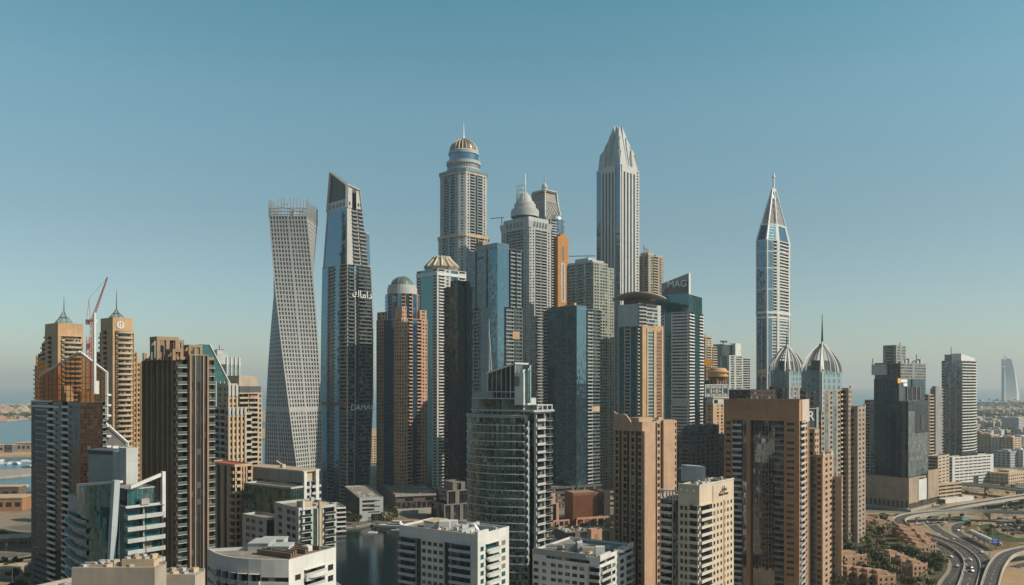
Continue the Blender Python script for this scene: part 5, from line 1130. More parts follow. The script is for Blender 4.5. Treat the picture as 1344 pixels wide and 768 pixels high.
    e = B.mb('wing_frame', WHITE); e.tube([(xq0, .3, z(486)), (xq1, .3, z(479)), (xq1, .3, zs - 2)], .4, 4)
    ms = B.mb('lattice_mast', WHITE); p = (.6, B.y(641)); h0, h1 = za, z(415)
    ms.tube([(*p, h0 - 2), (*p, h1)], .35, 6, 0, .12)
    for i in range(10):
        k0, k1 = h0 + (z(440) - h0) * i / 10, h0 + (z(440) - h0) * (i + 1) / 10; w0, w1 = 1.9 * (1 - i / 10 * .8), 1.9 * (1 - (i + 1) / 10 * .8)
        ms.tube([(p[0], p[1] - w0, k0), (p[0], p[1] - w1, k1)], .22, 4); ms.tube([(p[0], p[1], k0), (p[0], p[1] - w1, k1)], .15, 4); ms.tube([(p[0], p[1] - w0, k0), (p[0], p[1], k1)], .15, 4)
    B.done()
curved_glass_tower()

def white_block():
    B = Bld('apartment_building', 'white foreground apartment block with curved balconies and a dish on its roof', 'apartment building', 524, 627, 668, 332, 57, WHITE, GD, bal=GREYW, fh=3.3, pr=1.0, rd=1.5, pan=PANT)
    a, b = B.a, B.b; z = B.z; zt = z(705)
    B.block(0, a, 0, b, 0, zt - 3.9, 'w.8 p1.6/.75/.6 w.5 b5 w.8 p2/.75/.6 w1.2', 'b6 k2/.9 p2/.7/.5 p2/.7/.5 p2/.7/.5 p2/.7/.5 k2/.9 b7 w2.4', roof=False)
    B.block(0, a, 0, b, zt - 3.88, zt, 'w1', 'w1', back='w1', par=1.0)
    cb = B.mb('curved_balcony', WHITE); n = 10; xm = a * .44; w = a * .17
    for f in range(6):
        zz = zt - 8.0 - f * 3.3; cb.prism([(xm + w * 1.05 * math.cos(math.pi + math.pi * i / n), -.9 + 1.5 * math.sin(math.pi + math.pi * i / n)) for i in range(n + 1)], zz, zz + 1.3)
    rc = B.mb('roof_core', WHITE)
    def core(px0, px1, top, Yd, d):
        x0, y0 = B.loc(px0, Yd); x1, y1 = B.loc(px1, Yd); v = Vector((x1 - x0, y1 - y0, 0)); w = Vector((-v.y, v.x, 0)).normalized() * d; rc.obox((x0, y0, zt + .02), v, w, (0, 0, EYE - (top - HOR) / F * Yd - zt))
    core(556, 576, 686, 352, 7); core(576, 590, 685, 349, 6); core(590, 600, 684, 356, 4)
    tr = B.mb('roof_slab', TAN2); p = B.loc(570, 353); zz = EYE - (685.5 - HOR) / F * 353; tr.box(p[0] - 3, p[0] + 7, p[1] - 2, p[1] + 4, zz + .4, zz + .8)
    low = B.mb('roof_wall', GREYW); low.box(.6, a * .5, b * .2, b * .24, zt, zt + 1.8); low.box(a * .4, a * .95, b * .35, b * .38, zt, zt + 1.8); low.box(a * .62, a * .65, b * .02, b * .38, zt, zt + 1.8)
    xw = B.mb('parapet_block', WHITE); xw.box(-.1, a * .33, -.12, 1.0, zt, zt + 2.2)
    d = B.mb('satellite_dish', WMET); q = B.loc(624, 337); M = MB(); M.lathe([(0, 0), (.8, .15), (1.5, .5), (1.75, .8), (1.7, .85), (.8, .3), (0, .15)], 0, 0, 16); d.add(M, Matrix.Translation((q[0], q[1], zt + 2.6)) @ Matrix.Rotation(R(50), 4, 'X') @ Matrix.Rotation(R(20), 4, 'Y')); d.tube([(q[0], q[1], zt), (q[0], q[1], zt + 2.6)], .15)
    clutter(B, a * .1, a * .9, b * .1, b * .8, zt, 16, 41, mat=WHITE); B.done()
    # right one
    B = Bld('apartment_building', 'white foreground block of square windows with grey top band, right of the rounded tower', 'apartment building', 699, 787, 831, 345, 58, WHITE, GD, bal=GREYW, fh=3.35, pan=PAN, pr=.7)
    a, b = B.a, B.b; zt = B.z(735)
    B.block(0, a, 0, b, 0, zt - 3.4, 'w.4 b3 p1.6/.6/.55 w.8 p2/.6/.55 w.4 b2.2', 'p2/.7/.5 w.4 p2/.6/.5 w.6 p2/.7/.5 p2/.7/.5 p2/.7/.5 p2/.7/.5 p2/.7/.5 w.8 b3', roof=False); B.block(0, a, 0, b, zt - 3.38, zt, 's3/.4 w1 s3/.4', 'w3 s9/.4 w2', back='w1', par=.9)
    tb = B.mb('top_band', wall('band_grey', (.36, .37, .37), .6, .06)); tb.obox((-.5, b * .98, zt - .8), (0, -b * .8, 0), (.5, 0, 0), (0, 0, 2.6))
    rc = B.mb('roof_core', WHITE)
    def core2(px0, px1, top, Yd, d, m=None):
        r_ = rc if m is None else B.mb('roof_core', m); x0, y0 = B.loc(px0, Yd); x1, y1 = B.loc(px1, Yd); v = Vector((x1 - x0, y1 - y0, 0)); w = Vector((-v.y, v.x, 0)).normalized() * d; r_.obox((x0, y0, zt + .02), v, w, (0, 0, EYE - (top - HOR) / F * Yd - zt))
    core2(742, 758, 714, 362, 5, GREY); core2(758, 765, 713, 361, 5); core2(716, 730, 716, 372, 4, GREY); core2(782, 794, 718, 349, 3); core2(806, 820, 722, 360, 4, GREYW); core2(764, 781, 719, 358, 3, CONC)
    xw = B.mb('parapet_block', WHITE)
    for u0, u1 in ((.0, .3), (.55, .72), (.84, 1.0)): xw.box(a * u0, a * u1, -.3, .6, zt - .5, zt + 1.9)
    clutter(B, 1, a - 1, b * .1, b * .9, zt, 14, 43); B.done()
white_block()

def beige_slabs():
    B = Bld('residential_tower', 'tall beige tower of twin plain slabs with a wavy parapet, behind the lettered beige hotel', 'tower', 806, 843, 888, 402, 45, wall('peach_beige', (.53, .355, .24)), GD, bal=SAND, fh=3.4, pan=pane('dim_pane', (.02, .022, .026), .1), pr=.5)
    a, b = B.a, B.b; z = B.z; zt = z(556)
    B.block(0, a, 0, b, 0, zt, 'w10 k1.2/.7 p2.4/.7/.6 w.5 k1.2/.5 w9 p2.4/.7/.6', 'f.8/.5 p2.4/.85/.7 f.5/.5 k1.6/.6 f.8/.5 p2.4/.85/.7 k2/.7 f.8/.5 p2.4/.85/.7 f.5/.5 k1.4/.6 p2.4/.8/.7 w.5', par=.8)
    wv = B.mb('wave_parapet', B.wallm); N = 16
    prof = lambda k: z(541) + (z(541) - z(566)) * -(.5 - .5 * math.cos(math.pi * min(1, max(0, (k - .18) / .75)))) - 1.2 * math.sin(k * 9)
    for i in range(N):
        k0, k1 = i / N, (i + 1) / N; y0, y1 = b * (1 - k0), b * (1 - k1)
        A = [(-.6, y0, zt - 4), (-.6, y1, zt - 4), (-.6, y1, max(prof(k1), zt)), (-.6, y0, max(prof(k0), zt))]; C = [(.5, p[1], p[2]) for p in A]; wv.quad(*A); wv.quad(*C[::-1]); wv.quad(A[3], A[2], C[2], C[3])
    sl = B.mb('slab', B.wallm); sl.box(-.3, B.x(853), -1.6, .0, 0, z(566)); sl.box(B.x(868), B.x(883), -1.4, .0, 0, z(553))
    rc = B.mb('roof_core', B.wallm); rc.box(a * .1, a * .5, b * .25, b * .6, zt, z(549)); rc.box(a * .5, a * .95, b * .1, b * .3, zt, z(553)); clutter(B, a * .2, a, 2, b * .8, zt, 9, 51, mat=TAN2); B.done()
    # lettered beige hotel
    B = Bld('hotel_tower', 'beige hotel block with corner balconies and lettering on its sunny blank top', 'hotel', 865, 918, 963, 352, 50, wall('cream_render', (.66, .55, .42), .7, .1), GD, bal=wall('cream_balcony', (.68, .62, .54), .6, .06), fh=3.35, pan=PAN, pr=1.3)
    a, b = B.a, B.b; z = B.z; zt = z(640); y1 = B.y(890); xk = B.x(935); zb = z(664)
    B.block(0, a, 0, y1, 0, zb, 'b5.2 f.5/.4 p1.6/.5/.5 p1.6/.5/.5 p1.5/.5/.5 p1.6/.5/.5 p1.6/.5/.5 p1.6/.5/.5 w.4', 'w.6 p2/.65/.55 p2/.65/.55 w.6 b4.6', roof=False)
    B.block(0, a, 0, y1, zb + .02, zt, 'w1', 'w1', back='w1', par=.7)
    st = B.mb('brown_stripe', BROWN); st.box(xk, xk + .9, -.08, .02, z(664), z(641)); st.box(B.x(949), B.x(951), -.06, .02, 0, zb)
    B.block(.8, a * .8, y1 + .02, b, 0, z(660), 'w1', 'w.4 b6 w.4 g3', par=.3)
    pg = B.mb('roof_pergola', WHITE)
    for i in range(7): yy = y1 + (b - y1 - .5) * i / 6; pg.box(.8, 1.3, yy, yy + .5, z(660), z(649))
    pg.box(.6, 1.8, y1 + .1, b + .2, z(649), z(647)); lt = B.mb('roof_light', WMET)
    for i in range(3): yy = y1 * (.2 + .3 * i); lt.box(-.5, 0, yy, yy + .9, z(646), z(643))
    cp = B.mb('coping', WHITE); cp.box(-.15, a + .3, -.2, .5, zt + .7, zt + 1.1); cp.box(-.15, .5, .5, y1, zt + .7, zt + 1.1)
    rc = B.mb('roof_core', GREYW); p = B.loc(902, 372); q = B.loc(926, 366); rc.obox((p[0], p[1], zt), (q[0] - p[0], q[1] - p[1], 0), (3.5, 5, 0), (0, 0, z(620) - zt + 1.0)); rc.box(p[0] - .3, q[0] + 3.2, p[1] - 4.2, p[1] + 4, z(622), z(621))
    INK = plain('brown_letters', (.10, .06, .04), .5)
    text('\uFEE5\uFE8D\uFEAD\uFE8E\uFEE3', 3.2, face_matrix((B.x(949.5), -.12, z(648.5)), (1, 0), (0, -1), .95), INK, B.o); text('Manara Tower', 2.05, face_matrix((B.x(949.5), -.12, z(655.5)), (1, 0), (0, -1), .8), INK, B.o)
    clutter(B, 2, a - 2, 2, y1 - 2, zt, 7, 61, mat=SAND); B.done()
beige_slabs()

def portal_building():
    B = Bld('apartment_building', 'big brown portal shaped building with tall recessed mirror glass under a plain lintel', 'apartment building', 950, 1049, 1061, 430, 60, BROWN, glass('portal_glass', (.010, .014, .016), bw=1.8, fh=3.4, sp=.10, jit=.008, light=.04, ior=3.0), bal=GREYW, fh=3.4, pan=pane('portal_pane', (.03, .035, .04), .2), pr=1.0)
    a, b = B.a, B.b; z = B.z; zt = z(527); zl = z(553); yA, yB, yC = B.y(985), B.y(1029), B.y(1016)
    # legs
    B.block(0, a, 0, yB, 0, zl, 'w.6 b6 w1 p3/.6/.5 w1', 'w.4 p2.6/.75/.42 w1', roof=False); B.block(0, a, yA, b, 0, zl, 'w1', 'w.4 p2.2/.75/.42 w.4 b3.2 k1.5/.8 w1.4', roof=False)
    B.face((0, yA), (0, yA - .01), 0, zl, 'w1')
    # lintel
    B.block(0, a, 0, b, zl, zt, 'w1', 'w1', back='w1', par=.0)
    B.W.quad((0, b, zl), (a, b, zl), (a, 0, zl), (0, 0, zl))
    pp = B.mb('roof_parapet', wall('lintel_edge', (.42, .24, .14))); pp.box(-.1, a + .1, -.1, .5, zt, zt + .9); pp.box(-.1, .5, .5, b, zt, zt + .9); pp.box(a - .4, a + .1, .5, b, zt, zt + .9)
    # recessed mirror glass and a glazed balcony strip
    B.face((3.0, yA), (3.0, yC), 0, zl, 'g1'); B.face((1.6, yC), (1.6, yB), 0, zl, 'r4')
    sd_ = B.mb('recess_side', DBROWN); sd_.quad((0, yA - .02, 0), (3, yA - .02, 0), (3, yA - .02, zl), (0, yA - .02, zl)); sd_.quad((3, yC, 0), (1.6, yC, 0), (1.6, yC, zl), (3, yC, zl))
    ed = B.mb('beige_edge', wall('pale_edge', (.60, .52, .44), .6, .06)); ed.box(a + .02, a + .5, -.4, 1.0, 0, zt + .8); ed.box(a * .25, a + .02, -.35, -.02, z(556), zt + .85)  # pale beige strips on the right edge and lintel end
    B.done()
    # lettered frame behind it
    Y = 500; zz = lambda p: EYE + (HOR - p) / F * Y
    o = empty('roof_sign', (X(1049, Y), Y, 0), R(20), 'dark framed roof sign with pale capital letters right of the brown portal lintel', 'sign'); w = (1077 - 1049) / F * Y
    m = MB(); m.box(0, w, .5, .9, zz(562), zz(537)); m.build('panel', plain('sign_dark', (.035, .045, .045), .5), o); m = MB()
    m.box(-.4, 0, 0, .9, zz(590), zz(536)); m.box(w, w + 1.6, 0, 1.2, zz(610), zz(535)); m.box(0, w, .1, .9, zz(537), zz(536)); m.box(0, w, .1, .9, zz(563), zz(562)); m.box(0, w, 1.3, 6, 0, zz(562)); m.build('frame', GREYW, o)
    text('AR', 8.6, face_matrix((w * .48, .35, zz(547)), (1, 0), (0, -1)), WMET, o)
portal_building()

def stepped_tan():
    B = Bld('residential_tower', 'tan stepped block rising in three terraces right of the brown portal building', 'apartment building', 1042, 1080, 1106, 455, 52, wall('terrace_tan', (.52, .36, .25)), glass('terrace_blue', (.05, .09, .10), bw=1.6, fh=3.4, sp=.35, spc=(.20, .12, .08), jit=.02, light=.15, ior=1.8), bal=TAN2, fh=3.4, pr=.5)
    a, b = B.a, B.b; z = B.z; x1 = B.x(1094)
    B.block(0, x1, 0, b, 0, z(600), 'w1 p2/.6/.5 w.5 p2/.6/.5 w.6', 'f.8/.3 p2.4/.8/.6 g3 f.8/.3 p2/.6/.6 g3 p2.4/.8/.6 f.8/.3', par=1.2)
    a = B.x_at(1106, -5); x1 -= 1.5; B.block(x1, a, -5, b * .5, 0, z(632), 'w.5 p2/.6/.5 w.6 p2/.6/.5 w.5', 'p2/.7/.6 w.4', par=1.2)
    B.block(.3, B.x(1086), b * .28, b, z(600), z(567), 'p2/.6/.5 p2/.6/.5 w.5', 'b3 p3', par=1.2)
    pl = B.mb('stepped_parapet', TAN2)
    for u, h in ((0, 2.4), (.4, 1.4), (.8, 2.4)): pl.box(x1 * u, x1 * (u + .18), -.2, .6, z(600), z(600) + h); pl.box(x1 + (a - x1) * u, x1 + (a - x1) * (u + .18), -5.15, -4.5, z(632), z(632) + h)
    B.done()
stepped_tan()

def petal_tower(label, xl, xc, xr, Y, body, base, ribtop, spire, wing=None, th=50):
    B = Bld('residential_tower', label, 'tower', xl, xc, xr, Y, th, wall('petal_stone', (.40, .32, .26)), glass('petal_blue', (.10, .20, .24), bw=1.9, fh=3.6, sp=.34, spc=(.20, .17, .15), jit=.02, light=.1, ior=2.2), bal=TAN2, fh=3.6, pr=.5, near=False)
    a, b = B.a, B.b; z = B.z
    face = 'p2/.7/.55 g2.4 w.7 p2/.7/.55 g2.4 w.7 p2/.7/.55'
    B.block(0, a, 0, b, 0, z(base), face + ' b2', 'b2 ' + face, roof=True, par=.6)
    bl = wall('petal_panel', (.26, .36, .40), .5, .05); u = B.mb('upper_glass', bl); 
    i0 = min(a, b) * .05; lo, hi = z(base), z(body)
    S = B.wallm; B.wallm = bl
    u.box(i0, a - i0, i0, b - i0, lo, hi); wn_ = B.mb('upper_window', GLB)
    for k in range(4):
        for f in range(3):
            za = lo + (hi - lo) * (f + .25) / 3.2; zb = za + (hi - lo) * .2
            wn_.box(a * (.12 + .22 * k), a * (.12 + .22 * k) + a * .1, i0 - .15, i0 + .1, za, zb); wn_.box(i0 - .15, i0 + .1, b * (.12 + .22 * k), b * (.12 + .22 * k) + b * .1, za, zb)
    c = (a / 2, b / 2); zt = B.zc(ribtop); rb = B.mb('petal_rib', wall('petal_rib_stone', (.62, .60, .58), .5, .06)); rd = math.hypot(a, b) / 2 * .97
    for k in range(14):
        t = 2 * math.pi * (k + .5) / 14 + R(4); e = (math.cos(t), math.sin(t)); sq = min(1 / max(abs(e[0]), .01) * a / 2, 1 / max(abs(e[1]), .01) * b / 2, rd) * 1.22
        pts = []
        for j in range(9):
            q = j / 8; r = sq * (1 - q ** 1.65 * .96)
            pts.append((c[0] + e[0] * r, c[1] + e[1] * r, hi - 1 + (zt - hi) * q ** .85))
        rb.tube(pts, .7, 4, 0, .5)
        ta = (-e[1], e[0])
        fin = [Vector(p) for p in pts]; w = .9
        for j in range(8):
            p, q_ = fin[j], fin[j + 1]; i1 = Vector((c[0], c[1], 0)); pin = p + (Vector((c[0], c[1], p.z)) - p) * .10; qin = q_ + (Vector((c[0], c[1], q_.z)) - q_) * .12
            rb.quad(tuple(p), tuple(q_), tuple(qin), tuple(pin))
    cr = B.mb('corner_rib', wall('corner_grey', (.52, .52, .51), .5, .05)); cr.prism([(-1.0, -1.0), (1.2, -1.0), (-1.0, 1.2)], z(base) - 14, hi + 2); cr.tube([(-.8, -.8, hi), (c[0] * .30, c[1] * .30, hi + (zt - hi) * .5), (c[0] * .9, c[1] * .9, zt)], 1.5, 4, 0, .6)
    co = B.mb('crown_core', wall('crown_dark', (.16, .15, .14))); co.box(a * .26, a * .74, b * .26, b * .74, hi, hi + (zt - hi) * .35)
    B.wallm = S
    s = B.mb('spire', DSTEEL); s.tube([(*c, zt - 3), (*c, B.zc(spire))], .9, 6, 0, .15)
    y0 = .5
    if wing:
        for (px, top) in wing:
            y0 -= 4.5; x1 = B.x_at(px, y0); B.block(a - 1, x1, y0, b * .6, 0, z(top), 'w.5 p2/.6/.5 w.6 p2/.6/.5 w.5', 'p2/.7/.6', par=1.3); a = x1
            pl = B.mb('stepped_parapet', TAN2); pl.box(x1 - 1.8, x1 - .3, y0 - .15, y0 + 1.2, z(top), z(top) + 2.8)
    B.done()
petal_tower('brown and blue tower with petal ribbed crown, tall spire and tan stepped wings', 1050, 1078, 1107, 560, 486, 513, 449, 412, ((1118, 512), (1136, 538)))
petal_tower('farther smaller tower with a petal ribbed crown, tucked left behind the spired petal tower', 1010, 1035, 1055, 650, 486, 508, 452, 436)

# ================================================================== RIGHT GROUP
def right_cluster():
    B = Bld('podium_building', 'blocky brown podium with two tan front slabs and a white strip between them', 'podium', 1129, 1193, 1230, 745, 42, wall('podium_tan', (.44, .34, .25), .8, .2), GD, fh=5, near=False)
    a, b = B.a, B.b; z = B.z; B.block(0, a, 0, b, 0, z(630), 'w9 g5 w12', 'w1', par=1.5); st = B.mb('white_strip', WHITE); st.box(B.x(1205), B.x(1216), -.5, 0, 8, z(632)); sl = B.mb('front_slab', B.wallm); sl.box(B.x(1216), a + .4, -1.5, 0, 8, z(622)); bs = B.mb('base_arcade', DBROWN)
    for i in range(11): bs.box(-.4, .1, b * i / 11 + 1, b * (i + 1) / 11 - 1.2, 1, 9)
    for i in range(7): bs.box(a * i / 7 + .8, a * (i + 1) / 7 - .8, -.4, .1, 1, 7)
    pl = B.mb('plinth', CONC); pl.box(-3, a + 2, -3, 0, 0, 2.2); pl.box(-3, 0, 0, b, 0, 3); B.done()
    tz = z(630)
    B = Bld('office_tower', 'dark blue black glass tower with an open loggia near its top and a bright sign', 'tower', 1147, 1180, 1214, 775, 44, DGREY, glass('ink_glass', (.010, .036, .055), bw=1.8, fh=3.8, sp=.2, jit=.015, light=.02, ior=1.75, st=(.45, .8, 1)), fh=3.8, near=False)
    a, b = B.a, B.b; z = B.z; B.block(0, a, 0, b, 18, z(498), 'w3 g5 k1 g9', 'g8 w.5 g5', par=.5)
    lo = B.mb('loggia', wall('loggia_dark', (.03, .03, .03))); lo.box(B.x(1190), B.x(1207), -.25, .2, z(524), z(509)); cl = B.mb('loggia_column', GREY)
    for i in range(4): xx = B.x(1190) + (B.x(1207) - B.x(1190)) * i / 3; cl.box(xx - .5, xx + .5, -.9, -.26, z(525), z(508))
    sg = B.mb('sign', plain('sign_orange', (.80, .38, .03), .5)); sg.box(B.x(1177.5), B.x(1180.5), -.7, -.1, z(503), z(496.5)); sg = B.mb('sign', WMET); sg.box(B.x(1181), B.x(1190), -.7, -.1, z(502), z(498)); sg.box(B.x(1185), B.x(1190), -.7, -.1, z(507), z(503))
    B.done()
    B = Bld('office_building', 'dark glass cube with a grey stepped panel in front of the blue black glass tower', 'office building', 1177, 1192, 1218, 752, 44, DGREY, glass('ink_glass_two', (.012, .026, .034), bw=2.4, fh=3.8, sp=.12, jit=.03, light=.02, ior=1.65, st=(.6, .85, 1)), fh=3.8, near=False)
    a, b = B.a, B.b; z = B.z; B.block(0, a, 0, b, 18, z(527), 'g1', 'g2 w1.6 g1', par=.3); sp = B.mb('stepped_panel', glass('silver_glass', (.12, .15, .16), bw=2.4, fh=3.8, sp=.12, jit=.04, light=.1, ior=2.0)); sp.box(-.3, a * .3, -.3, .1, 18, z(540)); sp.box(a * .3, a + .1, -.2, .1, 18, z(570)); sl = B.mb('dark_slot', DSTEEL); sl.box(a * .62, a * .82, -.3, .1, z(567), z(546)); B.done()
    B = Bld('office_tower', 'grey concrete tower with a tall narrow upper block behind the blue black glass tower', 'tower', 1148, 1182, 1215, 1010, 44, wall('concrete_grey', (.30, .32, .32)), GD, fh=3.8, near=False)  # plain mid grey concrete walls
    a, b = B.a, B.b; z = B.z; B.block(0, a, 0, b, 0, z(477), 's8/.55 w2 s8/.55', 'g8', par=1); B.block(-6, a * .3, b * .1, b * .6, z(477), z(454), 'p2 p2', 'w1 s3 w1', par=1); wb = B.mb('upper_block', GREYW); wb.box(-6, 4, b * .5, b * 1.05, z(492), z(478)); m = B.mb('rooftop_unit', GREYW)
    for i in range(6): m.box(a * (.1 + .15 * i), a * (.18 + .15 * i), 2, 7, z(477), z(477) + 3 + i % 3 * 2)
    m = B.mb('antenna', DSTEEL); m.tube([(a * .1, 4, z(454)), (a * .1, 4, z(449))], .5, 4); m.tube([(a * .75, 4, z(477)), (a * .75, 4, z(463))], .5, 4); m.tube([(-6, b, z(478)), (-6, b, z(470))], .5, 4); B.done()
    B = Bld('residential_tower', 'narrow grey balcony tower at the left edge of the blue black glass tower', 'tower', 1135, 1143, 1149, 840, 44, GREYW, GD, fh=3.5, near=False); B.block(0, B.a, 0, B.b, 0, B.z(526), 'b1', 'b1', par=1); B.done()
    B = Bld('residential_tower', 'slim cream tower beside a blank grey wall right of the dark glass cube', 'tower', 1212, 1219, 1225, 880, 40, SAND, GD, bal=SAND, fh=3.5, near=False); B.block(0, B.a, 0, B.b, 0, B.z(519), 'b3', 'b3', par=1); B.done()
    B = Bld('residential_tower', 'blank dark grey slab tower between the slim cream tower and the curved balcony tower', 'tower', 1221, 1228, 1238, 905, 44, GREY, GD, fh=3.5, near=False); a, b = B.a, B.b; B.block(0, a, 0, b, 0, B.z(511), 'w4 s1', 'w1 p1 w1', par=1); m = B.mb('roof_core', GREY); m.box(0, a * .5, 0, b * .7, B.z(511), B.z(507)); B.done()
    # curved balcony tower
    B = Bld('residential_tower', 'slim tower with blue glass side, bowed white balcony bands and slanted white cap', 'tower', 1236, 1262, 1281, 985, 46, GREYW, glass('slim_blue', (.04, .075, .09), bw=1.8, fh=3.6, sp=.28, jit=.015, light=.1, ior=2.8, st=(.7, .88, 1)), bal=WHITE, fh=3.6, pr=1.2, near=False)
    a, b = B.a, B.b; z = B.z; n = 7; P = [(a * (i / n), -5.0 * math.sin(math.pi * i / n)) for i in range(n + 1)] + [(a, b), (0, b)]
    B.ring(P, 0, z(474), ['b3'] * n + ['w1', 'w1 s8 w1', 'b2.5 g3 w.4 g4 w.4 g4'], par=.8); m = B.mb('slant_cap', WHITE); p = [(0, z(474)), (a, z(474)), (a * .92, z(469)), (0, z(464))]; F_ = [(q[0], .3, q[1]) for q in p]; G_ = [(q[0], b * .5, q[1]) for q in p]; m.poly(F_); m.poly(G_[::-1])
    for i in range(4): j = (i + 1) % 4; m.quad(F_[i], G_[i], G_[j], F_[j])
    m = B.mb('roof_core', GREY); m.box(-.5, a * .3, b * .5, b * .85, z(474), z(465)); m = B.mb('antenna', DSTEEL); m.tube([(a * .1, b * .6, z(465)), (a * .1, b * .6, z(455))], .4, 4); B.done()
    B = Bld('office_building', 'low white office building with dark strip windows below the slim bowed balcony tower', 'office building', 1240, 1250, 1304, 930, 30, WHITE, GD, fh=3.6, near=False)
    a, b = B.a, B.b; z = B.z; B.block(0, a, 0, b, 0, z(601), 'w1.5 p3/.9/.4 p3/.9/.4 p3/.9/.4 p3/.9/.4 p3/.9/.4 p3/.9/.4 p3/.9/.4 p3/.9/.4 w2', 'p2 p2', par=1); g = B.mb('roof_glazing', GD); g.box(a * .25, a * .65, 2, b * .5, z(601), z(596)); m = B.mb('entrance', DSTEEL); m.box(a * .5, a * .62, -.3, .2, 0, 10); B.done()
    B = Bld('apartment_building', 'tan mid-rise with dark strip floors right of the brown podium', 'apartment building', 1217, 1231, 1246, 860, 44, SAND, GD, fh=3.5, near=False); B.block(0, B.a, 0, B.b, 0, B.z(600), 'p2/.6/.4 p2/.6/.4 p2/.6/.4', 's6/.5', par=1); B.done()
    B = Bld('parking_garage', 'open sided tan parking garage of four decks next to the brown podium', 'parking garage', 1226, 1232, 1262, 800, 30, TAN2, GD, fh=3.4, near=False); a, b = B.a, B.b; B.rd = 2.5; B.block(0, a, 0, b, 0, B.z(637), 's6/.55/2 w.3 s6/.55/2 w.3 s6/.55/2', 's6/.55/2', par=1.2); m = B.mb('white_canopy', WHITE); m.box(0, a * 1.25, -7, -.5, 3, 4.2); m.box(0, a * 1.25, -7, -6.4, 0, 3); B.done()
right_cluster()

